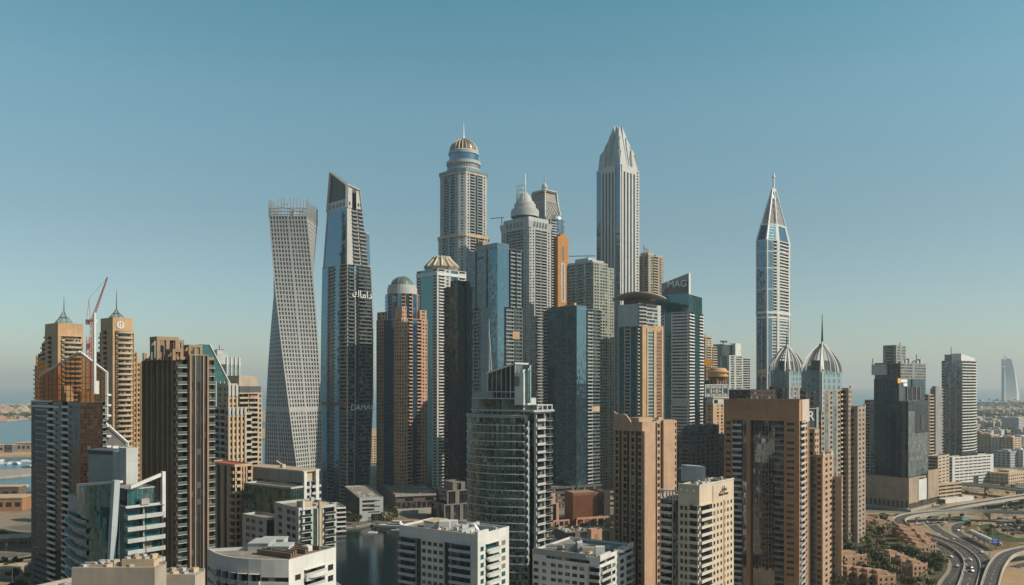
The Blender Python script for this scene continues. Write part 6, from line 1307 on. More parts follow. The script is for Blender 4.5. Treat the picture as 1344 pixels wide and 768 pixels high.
def lowrise():
    """the low city between the slim tower and the coast, and the far sail hotel"""
    q = random.Random(19)
    cols = [('sand', SAND), ('white', WHITE), ('tan', TAN2), ('grey', GREYW), ('brown', wall('pale_brown', (.44, .30, .21)))]
    W_ = {'SAND': 'sand'}
    def block(px, py, w, d, h, ci, label, cat='building', group=None, th=None, roofm=None):
        p = G(px, py); nm, m = cols[ci]; o = empty('city_block', p, R(th if th is not None else q.uniform(20, 55)), label, cat, group)
        b = MB(); b.box(-w / 2, w / 2, -d / 2, d / 2, -1, h); b.box(-w * .15, w * .2, -d * .2, d * .2, h, h + 2.5); b.box(-w / 2 - .2, w / 2 + .2, -d / 2 - .2, -d / 2 + .4, h, h + 1); b.box(-w / 2 - .2, -w / 2 + .4, -d / 2, d / 2, h, h + 1); b.build('wall', m, o)
        nf = max(1, int(h / 3.5)); wm = MB()
        for f in range(nf):
            z = f * h / nf + 1.1
            n = max(2, int(w / 5));
            for i in range(n): x = -w / 2 + w * (i + .25) / n; wm.box(x, x + w / n * .5, -d / 2 - .1, -d / 2 + .1, z, z + 1.6)
            n = max(2, int(d / 5))
            for i in range(n): y = -d / 2 + d * (i + .25) / n; wm.box(-w / 2 - .1, -w / 2 + .1, y, y + d / n * .5, z, z + 1.6)
        r = wm.build('window', GD, o); r['kind'] = 'stuff'; return o
    named = [(1283, 595, 26, 24, 36, 4, 'reddish brown apartment block right of the slim bowed tower'), (1297, 597, 28, 22, 34, 2, 'peach apartment block standing between the reddish block and a white one'), (1310, 598, 24, 20, 30, 1, 'cream white apartment block with flat roof right of the peach block'), (1326, 600, 30, 22, 32, 2, 'pinkish cream apartment block near the right edge behind a dim one'), (1321, 612, 30, 24, 22, 3, 'dim brownish grey block in front of the pinkish cream apartments'),
             (1337, 612, 18, 20, 24, 1, 'narrow cream block at the right edge beside the dim grey block'), (1333, 566, 58, 40, 34, 3, 'wide dark grey office block near the right edge under the sail hotel'), (1338, 588, 36, 30, 22, 3, 'long pale grey block at the right edge below the dark office'), (1322, 632, 60, 30, 12, 2, 'low orange tan warehouse with flat roof near the right edge'), (1300, 628, 40, 20, 10, 4, 'low red brown warehouse left of the orange tan one')]
    for n in named: block(*n, cat='building', th=34)
    pts = []
    for i in range(400):
        px, py = q.uniform(1262, 1352), 524 + 80 * q.random() ** 1.4
        if py > 575 and px < 1300: continue
        if any(abs(px - a) < 7 and abs(py - b_) < 2.2 + (py - 520) * .03 for a, b_ in pts): continue
        pts.append((px, py))
        if len(pts) > 110: break
    for px, py in pts:
        k = q.randrange(4); h = q.uniform(5, 13) * (1.2 if py > 560 else 1)
        block(px, py, q.uniform(14, 34), q.uniform(12, 26), h, [0, 1, 3, 0][k], 'low pale house in the hazy city below the sail hotel', 'house', 'low houses of the hazy city on the right')
    # the gaps further left
    for px, py, w, h, ci, lab in ((346, 553, 40, 30, 2, 'hazy tan beach hotel seen in the gap left of the twisted tower'), (350, 548, 30, 24, 4, 'hazy reddish beach hotel behind the tan one left of the twisted tower'), (487, 606, 20, 40, 2, 'pale block glimpsed in the slit between the slanted tower and pink tower'), (1137, 572, 26, 34, 2, 'tan block glimpsed between the petal tower wing and the narrow grey tower')):
        block(px, py, w, 20, h, ci, lab, 'building', th=30)
    # the distant sail hotel
    D = 6000.0; zz = lambda p: EYE + (HOR - p) / F * D; xx = lambda p: (p - 672) / F * D
    o = empty('sail_hotel', (xx(1326), D, 0), R(14), 'distant hazy white hotel shaped like a billowing sail on the sea at right', 'hotel'); ox = xx(1326)
    s = MB(); N = 16; th = 30
    edge = lambda k: xx(1323 + 17.0 * math.cos(k * math.pi / 2 * .97) ** .75) - ox
    fl = xx(1317.3) - ox; z0, z1 = -1, zz(471)
    for i in range(N):
        k0, k1 = i / N, (i + 1) / N; a0, a1 = z0 + (z1 - z0) * k0, z0 + (z1 - z0) * k1; e0, e1 = edge(k0), edge(k1); mid0, mid1 = fl + (e0 - fl) * .62, fl + (e1 - fl) * .62
        s.quad((fl, 0, a0), (mid0, -th, a0), (mid1, -th, a1), (fl, 0, a1)); s.quad((mid0, -th, a0), (e0, 0, a0), (e1, 0, a1), (mid1, -th, a1)); s.quad((e0, 0, a0), (fl, th, a0), (fl, th, a1), (e1, 0, a1))
    s.build('sail_body', wall('sail_hotel_skin', (.66, .72, .76), .5, .05), o)
    m = MB(); m.tube([(fl - 4, 0, 0), (fl - 4, 0, zz(469))], 4.5, 6); m.tube([(fl - 4, 0, zz(469)), (fl - 4, 0, zz(465))], 1.8, 6); m.tube([(fl - 4, 0, zz(466.5))] + [(edge(k / 8), 0, z0 + (z1 - z0) * k / 8) for k in range(8, -1, -1)], 4.5, 6); m.build('mast_frame', WMET, o)
    m = MB(); m.box(fl - 26, fl + 4, -5, 5, zz(481.8), zz(480.6)); m.build('restaurant_wing', WMET, o); m = MB(); m.lathe([(12, zz(479.6)), (14, zz(479))], edge(.72) + 14, 0, 16); m.box(edge(.72) - 6, edge(.72) + 10, -2, 2, zz(480.2), zz(479.6)); m.build('helipad', WMET, o)
    m = MB(); m.box(-80, 200, -80, 80, -3, 4); m.build('island_base', SAND, o)
lowrise()

def low_centre():
    """podiums and low blocks at the water's far bank"""
    B = Bld('podium_building', 'pale grey waterfront podium with three dark slot windows by the marina bend', 'podium', 453, 472, 503, 690, 20, GREYW, GD, fh=5, near=False)
    a, b = B.a, B.b; B.block(0, a, 0, b, 0, B.z(655), 'w1 s1.4/.2 w.4', 'g1', par=1); m = B.mb('shopfront', GD); m.box(a * .5, a * .95, -.3, .1, 0, 6)
    for i in range(3): m = B.mb('slot_window', GD); m.box(a * .12, a * .62, -.2, .1, 9 + i * 3.6, 10.8 + i * 3.6)
    clutter(B, 2, a - 2, 2, b - 2, B.z(655), 9, 81); B.done()
    B = Bld('apartment_building', 'low white balcony block at the water edge right of the small white apartments', 'apartment building', 430, 440, 454, 640, 25, WHITE, GD, bal=WHITE, fh=3.6, near=False); B.block(0, B.a, 0, B.b, 0, B.z(668), 'b3', 'b3', par=1); B.done()
    B = Bld('podium_building', 'dark stone podium with a thin pale roof edge under the pink tower', 'podium', 496, 520, 580, 740, 18, wall('dim_brown', (.16, .12, .11)), GD, fh=6, near=False)
    a, b = B.a, B.b; B.block(0, a, 0, b, 0, B.z(652), 'w2 s2/.4 w3 s2/.4 w2', 'w1', par=1); m = B.mb('roof_edge', CONC); m.box(-1, a + 1, -1.5, 1, B.z(652), B.z(651) + .6); m = B.mb('terrace', CONC); m.box(0, a, -12, 0, 0, 3); clutter(B, 2, a - 2, 2, b - 2, B.z(652), 14, 82, mat=GREY)
    for i in range(9): m = B.mb('shopfront', GD); m.box(a * (i + .15) / 9, a * (i + .85) / 9, -.3, .1, 3.2, 9)
    B.done()
    B = Bld('apartment_building', 'dark stepped terrace block at the foot of the very dark glass tower', 'apartment building', 566, 583, 616, 690, 30, wall('dim_stone', (.22, .20, .18)), GD, fh=3.8, near=False)
    a, b = B.a, B.b; B.block(0, a, 0, b, 0, B.z(664), 'k2 w1 k2 w1 k2', 'k2 w1 k2', par=1.2); B.block(a * .2, a, 4, b, B.z(664), B.z(647), 'k2 w1 k2', 'k2', par=1.2); B.block(a * .5, a, 8, b, B.z(647), B.z(637), 'w1 k1 w1', 'w1', par=1); B.done()
    B = Bld('podium_building', 'red brown lattice screened block below the steel blue glass tower', 'podium', 741, 752, 792, 665, 20, wall('rust_lattice', (.34, .14, .08)), GD, fh=4, near=False)
    a, b = B.a, B.b; z = B.z; B.block(0, a, 0, b, 0, z(648), 'w1', 'w1', par=.6); l = B.mb('lattice_screen', wall('rust_bar', (.42, .19, .11))); n = 14
    for i in range(-n, n):
        for s_ in (1, -1):
            x0 = a * (i / n); pts = [(x0, 7), (x0 + (z(650) - 7) * s_ * .8 * 1.0, z(650))]
            (xa, za), (xb, zb) = pts if s_ == 1 else [(x0 + a, 7), (x0 + a - (z(650) - 7) * .8, z(650))]
            if xa == xb: continue
            t0 = max(0, min(1, (0 - xa) / (xb - xa))); t1 = max(0, min(1, (a - xa) / (xb - xa))); t0, t1 = min(t0, t1), max(t0, t1)
            if t1 - t0 > .02: l.tube([(xa + (xb - xa) * t0, -.25, za + (zb - za) * t0), (xa + (xb - xa) * t1, -.25, za + (zb - za) * t1)], .22, 4)
    g = B.mb('glass_end', GD); g.box(a * .82, a + .2, -.4, b, 0, z(650)); g = B.mb('side_fin', PINK); g.box(a + .3, a + 6, -.6, 1.5, 0, z(646)); f = B.mb('arcade_frame', PINK); f.box(0, a + 3, -8, -7, 7.0, 8.6); 
    for i in range(6): f.box((a + 3) * i / 5 - .5, (a + 3) * i / 5 + .5, -8, -7, 0, 7)
    B.done()
    B = Bld('podium_building', 'orange terracotta podium corner with open frames right of the rounded glass tower', 'podium', 712, 722, 743, 640, 24, PINK, GD, fh=4, near=False)
    a, b = B.a, B.b; z = B.z; B.block(0, a * .55, 0, b, 0, z(662), 'w1 k1.4 w1', 'w1', par=.5); B.block(0, a * .4, 2, b, z(662), z(649), 'w1', 'w1', par=.5); f = B.mb('open_frame', PINK); f.box(0, a, -6, -5, 9, 10.2); f.box(0, a, -6, -5, 4.5, 5.4)
    for i in range(4): f.box((a - .9) * i / 3, (a - .9) * i / 3 + .9, -6, -5, 0, 9)
    B.done()
    B = Bld('house', 'small orange arched house on the low roofs below the lattice screened block', 'house', 771, 776, 790, 560, 25, PINK, GD, fh=4, near=False); a, b = B.a, B.b; B.block(0, a, 0, b, 0, B.z(697), 'w1', 'w1', par=1); m = B.mb('arch', BROWN); m.box(a * .35, a * .65, -.2, .1, 6, 13); B.done()
    B = Bld('podium_building', 'low dark podium crowded with small roof plants before the lattice screened block', 'podium', 728, 742, 806, 585, 20, wall('garden_podium', (.22, .18, .15)), GD, fh=5, near=False); a, b = B.a, B.b; B.block(0, a, 0, b, 0, B.z(700), 'k2 w1 k2 w1 k3 w1', 'w1', par=.8); clutter(B, 1, a - 1, 1, b - 1, B.z(700), 16, 71, mat=TAN2); B.done()
    B = Bld('podium_building', 'white rounded canopy roof at the foot of the orange terracotta podium', 'canopy', 716, 724, 745, 600, 20, GREYW, GD, fh=5, near=False); a, b = B.a, B.b; B.block(0, a, 0, b, 0, B.z(712), 's1', 's1', par=0); m = B.mb('canopy_roof', WHITE); m.lathe([(a * .62, B.z(712)), (a * .6, B.z(709)), (a * .3, B.z(706.5)), (0, B.z(706))], a * .5, b * .3, 20); B.done()
    # far bank strip behind
    for i, (px0, px1, Yd, top, lab, m_) in enumerate(((620, 700, 840, 640, 'long dim podium roof between the blue tower and the steel blue tower', CONC), (786, 812, 760, 655, 'dim podium wedge left of the beige twin slab tower', WARMG), (690, 790, 760, 641, 'dark podium slab carrying the steel blue glass tower', wall('slab_dim', (.14, .13, .12))))):
        B = Bld('podium_building', lab, 'podium', px0, px0 + (px1 - px0) * .3, px1, Yd, 25, m_, GD, fh=5, near=False); B.block(0, B.a, 0, B.b, 0, B.z(top), 's1', 's1', par=1); B.done()
low_centre()
# ================================================================== GROUND, SEA, ROADS
def sheet(name, pts, z, mat, holes=(), skirt=0.0, kind='structure'):
    m = MB(); loops = [[Vector((p[0], p[1], 0)) for p in pts]] + [[Vector((p[0], p[1], 0)) for p in h] for h in holes]
    flat = [p for l in loops for p in l]
    for t in geometry.tessellate_polygon(loops):
        a, b, c = [flat[i] for i in t]
        if (b - a).cross(c - a).z < 0: a, c = c, a
        m.poly([(a.x, a.y, z), (b.x, b.y, z), (c.x, c.y, z)])
    if skirt:
        for l in loops:
            for i in range(len(l)): p, q = l[i], l[(i + 1) % len(l)]; m.quad((p.x, p.y, z - skirt), (q.x, q.y, z - skirt), (q.x, q.y, z), (p.x, p.y, z))
    o = m.build(name, mat); o['kind'] = kind; return o

def ground_mat():
    k = NT('city_ground'); p = k.pos(); n1 = k.noise(p, .012, 5); n2 = k.noise(p, .15, 4); n3 = k.noise(p, .004, 3)
    c = k.mix(k.mapr(n1, .42, .58, 0, 1), (.27, .21, .145), (.13, .115, .10)); c = k.mix(k.mapr(n3, .55, .66, 0, .55), c, (.085, .10, .055)); c = k.mix(1.0, c, k.mapr(n2, .3, .7, .8, 1.15), 'MULTIPLY')
    k.put(c, k.b.inputs['Base Color']); k.b.inputs['Roughness'].default_value = .9; MATS['city_ground'] = k.m; return k.m
def water_mat(name, c, scale, bump, rough):
    k = NT(name); p = k.pos(); k.b.inputs['Base Color'].default_value = (*c, 1); k.b.inputs['Roughness'].default_value = rough; k.b.inputs['IOR'].default_value = 1.33; k.b.inputs['Specular IOR Level'].default_value = .22 if name == 'open_sea' else .5
    bm = k.n('Bump'); bm.inputs['Strength'].default_value = bump; bm.inputs['Distance'].default_value = 1.0; k.put(k.noise(p, scale, 4), bm.inputs['Height']); k.t.links.new(bm.outputs[0], k.b.inputs['Normal']); MATS[name] = k.m; return k.m
GROUND = ground_mat(); SEA = water_mat('open_sea', (.03, .12, .18), .06, .35, .22); BASIN = water_mat('marina_water', (.008, .02, .022), .5, .08, .06)
ASPH = wall('asphalt', (.11, .10, .09), .85, .32, .09); PAVE = wall('pavement', (.40, .33, .26), .85, .12); GRASS = wall('lawn', (.075, .105, .035), .95, .35, .25); BED = wall('dry_planting', (.26, .17, .06), .95, .4, .2); SANDG = wall('bare_sand', (.56, .38, .22), .95, .15, .08); DECKC = wall('viaduct_concrete', (.52, .48, .42), .7, .12); PAINT = plain('road_paint', (.7, .7, .68), .7)

g2 = lambda px, py: tuple(G(px, py)[:2])
basin = [(-68, 250), (-52, 250), (-52, 380), (-10, 420), (30, 470), (40, 560), (10, 650), g2(540, 684), g2(520, 684.5), g2(500, 686), g2(484, 689), g2(468, 692.5), g2(440, 694.5), (-185, 640), (-150, 560), (-100, 470), (-70, 430)]
coast = [(-33000, -2900), (33000, -2900), (33000, 14000), (9000, 8000), (3600, 5650), (2300, 4400), (1330, 3000), (700, 2000), (100, 1400), (-300, 1080), (-420, 900), (-700, 850), (-3000, 760), (-33000, 700)]
sheet('ground', coast, 0, GROUND, [basin], 4.0)
m = MB(); m.quad((-33500, -2950, -2.6), (33500, -2950, -2.6), (33500, 37500, -2.6), (-33500, 37500, -2.6)); o = m.build('sea', SEA); o['kind'] = 'structure'
sheet('marina_water', basin, -1.4, BASIN)
# quay edge round the basin
m = MB()
for i in range(len(basin)):
    p, q = Vector(basin[i]), Vector(basin[(i + 1) % len(basin)]); d = (q - p).normalized(); n = Vector((d.y, -d.x)); m.obox((p.x, p.y, .004), ((q - p).x, (q - p).y, 0), (n.x * 5, n.y * 5, 0), (0, 0, .12))
o = m.build('promenade', PAVE); o['kind'] = 'structure'
island = [g2(-60, 552.5), g2(10, 552), g2(42, 549), g2(120, 546), g2(170, 538), g2(120, 530.5), g2(-80, 530)]
sheet('palm_island', island, .5, wall('island_sand', (.52, .40, .28), .9, .3, .01), skirt=4)
sheet('breakwater', [g2(-60, 600), g2(18, 598), g2(60, 597), g2(330, 596), g2(330, 591.5), g2(60, 589), g2(-60, 592)], .5, SANDG, skirt=4)
sheet('harbour_quay', [g2(-60, 631), g2(45, 622), g2(120, 620), g2(120, 616), g2(40, 615), g2(-60, 620)], .5, wall('quay_grey', (.42, .38, .33), .9, .2), skirt=4)
sheet('beach', [g2(330, 575), g2(420, 574), g2(500, 572), g2(500, 562), g2(330, 563)], .5, SANDG, skirt=4)
m = MB(); m.prism([(-26000, 29000), (26000, 29000), (26000, 29400), (-26000, 29400)], -3, 2); 

def catmull(P, n=10):
    P = [Vector(p) for p in P]; out = []
    for i in range(len(P) - 1):
        p0, p1, p2, p3 = P[max(i - 1, 0)], P[i], P[i + 1], P[min(i + 2, len(P) - 1)]
        for k in range(n):
            t = k / n; out.append(.5 * ((2 * p1) + (p2 - p0) * t + (2 * p0 - 5 * p1 + 4 * p2 - p3) * t * t + (3 * p1 - p0 - 3 * p2 + p3) * t ** 3))
    return out + [P[-1]]
def sides(C):
    S = []
    for i, p in enumerate(C):
        d = C[min(i + 1, len(C) - 1)] - C[max(i - 1, 0)]; d.z = 0; d = d.normalized(); S.append(Vector((d.y, -d.x, 0)))
    return S
ROADS = []
def ribbon(m, C, S, a, b, dz=0.0, th=0.0):
    for i in range(len(C) - 1):
        q = [C[i] + S[i] * a, C[i] + S[i] * b, C[i + 1] + S[i + 1] * b, C[i + 1] + S[i + 1] * a]; u = [(p.x, p.y, p.z + dz) for p in q]; m.quad(u[3], u[2], u[1], u[0]) if a < b else m.quad(*u)
        if th:
            l = [(p.x, p.y, p.z + dz - th) for p in q]; m.quad(l[0], l[1], l[2], l[3]); m.quad(u[0], u[3], l[3], l[0]); m.quad(u[1], l[1], l[2], u[2])
def dashes(m, C, S, off, dz):
    for i in range(0, len(C) - 1):
        if i % 3 == 0: q = [C[i] + S[i] * (off - .09), C[i] + S[i] * (off + .09), C[i + 1] + S[i + 1] * (off + .09), C[i + 1] + S[i + 1] * (off - .09)]; m.quad(*[(p.x, p.y, p.z + dz) for p in q][::-1])
lvl = [0]
def road(P, w, lanes=2, name='road', kerb=True, mat=None):
    C = catmull([G(*p) for p in P], 14); S = sides(C); lvl[0] += 1; z = .012 + .006 * lvl[0]; ROADS.append((C, w / 2 + 1))
    m = MB(); ribbon(m, C, S, -w / 2, w / 2, z); o = m.build(name, mat or ASPH); o['kind'] = 'structure'
    mk = MB()
    for s_ in (-w / 2 + .35, w / 2 - .5): ribbon(mk, C, S, s_, s_ + .15, z + .004)
    for l in range(1, lanes): dashes(mk, C, S, -w / 2 + w * l / lanes, z + .005)
    o = mk.build('lane_marking', PAINT); o['kind'] = 'structure'
    if kerb:
        kb = MB(); ribbon(kb, C, S, -w / 2 - 1.6, -w / 2, z + .12, .14 + z); ribbon(kb, C, S, w / 2, w / 2 + 1.6, z + .12, .14 + z); o = kb.build('pavement', PAVE); o['kind'] = 'structure'
def viaduct(P, w, label, piers=True):
    C = catmull([G(*p) for p in P], 12); S = sides(C); ROADS.append((C, w / 2 + 2)); o = empty('viaduct', C[len(C) // 2] * 1.0, 0, label, 'viaduct'); o.location.z = 0; off = -o.location
    C = [c + off for c in C]
    m = MB(); ribbon(m, C, S, -w / 2, w / 2, 0, 1.1); m.build('deck', [ASPH], o)
    for s_ in (-1, 1): p = MB(); a, b = sorted((s_ * w / 2, s_ * (w / 2 + .55))); ribbon(p, C, S, a, b, .95, 2.3); p.build('parapet', DECKC, o)
    mk = MB(); dashes(mk, C, S, 0, .01); ribbon(mk, C, S, -w / 2 + .4, -w / 2 + .55, .01); ribbon(mk, C, S, w / 2 - .55, w / 2 - .4, .01); mk.build('lane_marking', PAINT, o)
    if piers:
        acc = 0
        for i in range(1, len(C)):
            acc += (C[i] - C[i - 1]).length
            if acc > 32 and C[i].z > 3: acc = 0; pm = MB(); x, y, z = C[i]; pm.lathe([(.9, 0), (.9, z - 2.4), (2.2, z - 1.15)], x, y, 10); pm.build('pier', DECKC, o)
    return o
# planted and sandy patches beside the roads
sheet('bare_sand', [g2(1185, 674), g2(1215, 668), g2(1420, 664), g2(1420, 745), g2(1330, 900), g2(1225, 900), g2(1250, 760), g2(1235, 722), g2(1195, 697)], .003, wall('verge_sand', (.46, .33, .21), .95, .25, .06))
sheet('lawn', [g2(1283, 690), g2(1300, 687), g2(1312, 699), g2(1335, 706), g2(1370, 705), g2(1370, 712), g2(1320, 712), g2(1296, 705)], .006, GRASS)
sheet('lawn', [g2(1228, 680), g2(1262, 677), g2(1262, 682), g2(1240, 688), g2(1230, 700), g2(1222, 690)], .007, GRASS)
sheet('lawn', [g2(1280, 668), g2(1344, 658), g2(1390, 656), g2(1390, 665), g2(1344, 668)], .006, GRASS)
sheet('planting_bed', [g2(1262, 691), g2(1280, 688), g2(1284, 696), g2(1276, 702), g2(1266, 700)], .008, BED)
sheet('planting_bed', [g2(1255, 712), g2(1290, 706), g2(1344, 714), g2(1344, 720), g2(1300, 722)], .007, BED)
sheet('bare_sand', [g2(1308, 768), g2(1318, 742), g2(1350, 734), g2(1420, 736), g2(1420, 900), g2(1300, 900)], .008, SANDG)
sheet('bare_sand', [g2(1120, 674), g2(1190, 674), g2(1182, 682), g2(1140, 688), g2(1110, 688)], .006, SANDG)
sheet('bare_sand', [g2(1255, 650), g2(1290, 645), g2(1400, 652), g2(1400, 656), g2(1290, 660), g2(1240, 664)], .006, SANDG)
sheet('garden_ground', [g2(1090, 692), g2(1180, 690), g2(1215, 708), g2(1242, 728), g2(1250, 750), g2(1235, 790), g2(1220, 900), g2(1060, 900)], .009, wall('garden_soil', (.13, .12, .06), .95, .4, .1))

road([(1243, 800), (1251, 768), (1262, 750), (1260, 736), (1246, 722), (1222, 709), (1190, 698)], 13, 3)
road([(1283, 800), (1289, 768), (1296, 744), (1287, 729), (1268, 715), (1243, 703), (1226, 692), (1221, 684), (1228, 677)], 9, 2)
road([(1291, 717), (1272, 708), (1256, 699), (1257, 690), (1270, 686)], 8, 2)
road([(1200, 690), (1225, 687), (1262, 684.5), (1310, 682), (1400, 678)], 7, 2)
road([(1100, 678), (1160, 676.5), (1215, 674), (1262, 664), (1330, 656), (1400, 652)], 12, 3)
sheet('car_park', [g2(1306, 686), g2(1345, 683), g2(1400, 684), g2(1400, 699), g2(1340, 702), g2(1316, 697)], .06, ASPH)
viaduct([(1420, 676, 9), (1344, 672.5, 9), (1285, 670.5, 8.6), (1235, 671.8, 8), (1198, 675.5, 7), (1181, 681, 6), (1183, 688, 4.6), (1197, 696, 3.2), (1220, 704, 2.0), (1250, 715, 1.0), (1269, 728, .7), (1276, 741, .45), (1273, 758, .35), (1262, 790, .3)], 8.5, 'pale concrete loop ramp curving round from the right and down to the lower road')
viaduct([(1420, 640, 9), (1344, 651, 8.5), (1279, 661, 7.5), (1246, 667, 5), (1222, 673, 1.5), (1200, 678, .4)], 9, 'straight pale ramp bridge rising right above the loop ramp')
viaduct([(1470, 660, 9), (1400, 650, 9), (1344, 643.5, 9), (1293, 637.5, 9), (1260, 635, 9), (1228, 634, 9)], 16, 'wide grey flyover farthest back in front of the white office building')
viaduct([(1420, 716, 9), (1375, 717, 8.5), (1344, 721, 7.6), (1321, 728, 6), (1309, 741, 4), (1302, 758, 2.2), (1294, 790, 1)], 8, 'nearest white walled ramp curling down at the right edge')
road([(1330, 745), (1360, 738), (1420, 728)], 7, 2)
# left bottom corner
road([(-60, 690), (0, 697), (45, 712), (120, 735)], 14, 3)
road([(-60, 742), (0, 738), (60, 728)], 10, 2)

def walkway():
    p, q = G(1274, 706, 0), G(1311, 724, 0); o = empty('covered_walkway', p, math.atan2(q.y - p.y, q.x - p.x), 'pale ribbed covered walkway beside the road sign', 'walkway'); L = (q - p).length; m = MB(); n = 14
    for i in range(n + 1): x = L * i / n; m.tube([(x, 2.2 * math.cos(t * math.pi / 8), 4.5 + 1.9 * math.sin(t * math.pi / 8)) for t in range(9)], .22, 4)
    m.build('rib', WMET, o); m = MB()
    for i in range(8): t0, t1 = i * math.pi / 8, (i + 1) * math.pi / 8; m.quad((0, 2.1 * math.cos(t0), 4.4 + 1.8 * math.sin(t0)), (L, 2.1 * math.cos(t0), 4.4 + 1.8 * math.sin(t0)), (L, 2.1 * math.cos(t1), 4.4 + 1.8 * math.sin(t1)), (0, 2.1 * math.cos(t1), 4.4 + 1.8 * math.sin(t1)))
    m.build('canopy', GREYW, o); m = MB(); m.box(0, L, -2, 2, 3.6, 4.1)
    m.build('floor', CONC, o)
    for i in range(5): m = MB(); x = L * (i + .5) / 5; m.box(x - .4, x + .4, -.4, .4, 0, 3.6); m.build('column', CONC, o)
walkway()
def road_sign():
    p = G(1299, 731); o = empty('road_sign', p, 0, 'blue road sign on a grey gantry post beside the ribbed walkway', 'road sign'); m = MB(); m.tube([(0, 0, 0), (0, 0, 12.5)], .25, 8); m.tube([(0, 0, 10), (6.3, 0, 10)], .18, 6); m.tube([(0, 0, 12), (6.3, 0, 12)], .18, 6); m.build('post', STEEL, o)
    m = MB(); m.box(1.6, 6.4, -.25, -.15, 8.6, 12.9); m.build('panel', plain('sign_blue', (.01, .10, .38), .4), o); m = MB()
    for i in range(3): m.box(2.1, 5.6 - i * .5, -.28, -.25, 11.9 - i * 1.1, 12.25 - i * 1.1)
    m.build('lettering', WMET, o)
road_sign()

# ================================================================== VILLAS
def villa(px, py, rz, w, d, label, n):
    p = G(px, py); VM = wall('villa_render', (.52, .31, .20), .8, .15); o = empty('villa', p, R(rz), label, 'house', 'terraced villas among the trees'); q = random.Random(n)
    b = MB(); b.box(0, w, 0, d, 0, 6.4); b.box(w * .15, w * .6, d * .3, d * .8, 6.4, 9.2); b.box(w * .68, w * .9, d * .5, d * .8, 6.4, 8.2); b.build('wall', VM, o)
    pr = MB(); t = .35
    for x0, x1, y0, y1 in ((-.1, w + .1, -.1, t), (-.1, w + .1, d - t, d + .1), (-.1, t, t, d - t), (w - t, w + .1, t, d - t), (w * .62, w * .62 + t, t, d - t)): pr.box(x0, x1, y0, y1, 6.38, 7.4)
    for u in (0, .5, .93): pr.box(w * u, w * u + .8, -.15, .6, 7.4, 8.1)
    pr.build('parapet', wall('villa_parapet', (.60, .40, .28), .8, .1), o); r = MB(); r.poly([(t, t, 6.43), (w - t, t, 6.43), (w - t, d - t, 6.43), (t, d - t, 6.43)]); r.build('roof', MATS['roof_gravel'], o)
    for i in range(3):
        for f in range(2): m = MB(); x = w * (.12 + .3 * i); m.box(x, x + 1.3, -.08, .1, 1 + f * 3, 2.6 + f * 3); m.build('window', GD, o)
    for i in range(2): m = MB(); y = d * (.25 + .4 * i); m.box(-.08, .1, y, y + 1.3, 4, 5.6); m.build('window', GD, o)
    m = MB(); m.box(w * .42, w * .42 + 1.1, -.09, .1, 0, 2.2); m.build('door', DBROWN, o); m = MB(); m.box(w * .7, w * .7 + 1.5, d * .2, d * .2 + 1.2, 6.44, 7.5); m.build('rooftop_unit', GREYW, o)
VS = []
def row(p0, p1, n, w, d, rz, lab):
    for i in range(n): k = i / max(1, n - 1); px, py = p0[0] + (p1[0] - p0[0]) * k, p0[1] + (p1[1] - p0[1]) * k; villa(px, py, rz, w, d, lab, int(px * 7 + py)); VS.append(G(px, py))
row((1181, 706), (1203, 731), 5, 11, 9, 12, 'stepped pinkish villa in the upper terrace row beside the road trees')
row((1196, 704), (1216, 727), 4, 8, 8, 14, 'small flat pinkish villa in the right hand terrace strip under the roadside trees')
row((1168, 743), (1198, 757), 3, 11, 9, 16, 'pinkish villa in the middle row half hidden by garden trees')
row((1112, 766), (1152, 772), 4, 12, 10, 12, 'tan villa with stepped parapets in the lowest row at the bottom edge')
row((1135, 694), (1150, 698), 2, 13, 9, 10, 'pale villa standing behind the palms near the loop ramp')
row((1106, 745), (1113, 741), 1, 20, 10, 20, 'long low pale pavilion roof at the foot of the tan stepped block')

# ================================================================== TREES
def leafmat(name, c):
    k = NT(name); oi = k.n('ObjectInfo').outputs['Random']; n = k.noise(k.pos(), .7, 2); k.put(k.mix(1.0, c, k.math('MULTIPLY', k.mapr(n, .3, .7, .6, 1.35), k.mapr(oi, 0, 1, .7, 1.25)), 'MULTIPLY'), k.b.inputs['Base Color']); k.b.inputs['Roughness'].default_value = .65; MATS[name] = k.m; return k.m
LEAF = [leafmat('dark_leaf', (.055, .078, .026)), leafmat('olive_leaf', (.12, .12, .04)), leafmat('dry_leaf', (.18, .13, .055))]; BARK = wall('bark', (.14, .10, .07), .9)
def broad(h, r, seed, li):
    q = random.Random(seed); o = bpy.data.objects.new('broadleaf_tree', None); COL.objects.link(o); t = MB(); t.tube([(0, 0, 0), (.1, .05, h * .3), (0, .1, h * .6)], .28, 6, 0, .14); f = MB(); cl = []
    for i in range(15):
        a, e = q.uniform(0, 6.28), q.uniform(-.5, 1); rr = r * q.uniform(.35, .95); c = Vector((rr * math.cos(a) * math.cos(e * .9), rr * math.sin(a) * math.cos(e * .9), h * .62 + e * h * .34)); cl.append((c, r * q.uniform(.28, .48)))
        if i < 6: t.tube([(0, .1, h * .4), tuple(c * .55 + Vector((0, 0, h * .28))), tuple(c)], .1, 4, 0, .04)
    for c, cr in cl:
        for _ in range(42):
            d = Vector((q.gauss(0, 1), q.gauss(0, 1), q.gauss(0, .8))).normalized() * cr * q.uniform(.45, 1.05); p = c + d; s = q.uniform(.22, .5); u = Vector((q.gauss(0, 1), q.gauss(0, 1), q.gauss(0, 1))).normalized(); v = u.cross(Vector((q.gauss(0, 1), q.gauss(0, 1), q.gauss(0, 1)))).normalized(); f.quad(tuple(p - u * s - v * s * .6), tuple(p + u * s - v * s * .6), tuple(p + u * s + v * s * .6), tuple(p - u * s + v * s * .6))
    t.build('trunk', BARK, o); f.build('crown', LEAF[li], o); return o
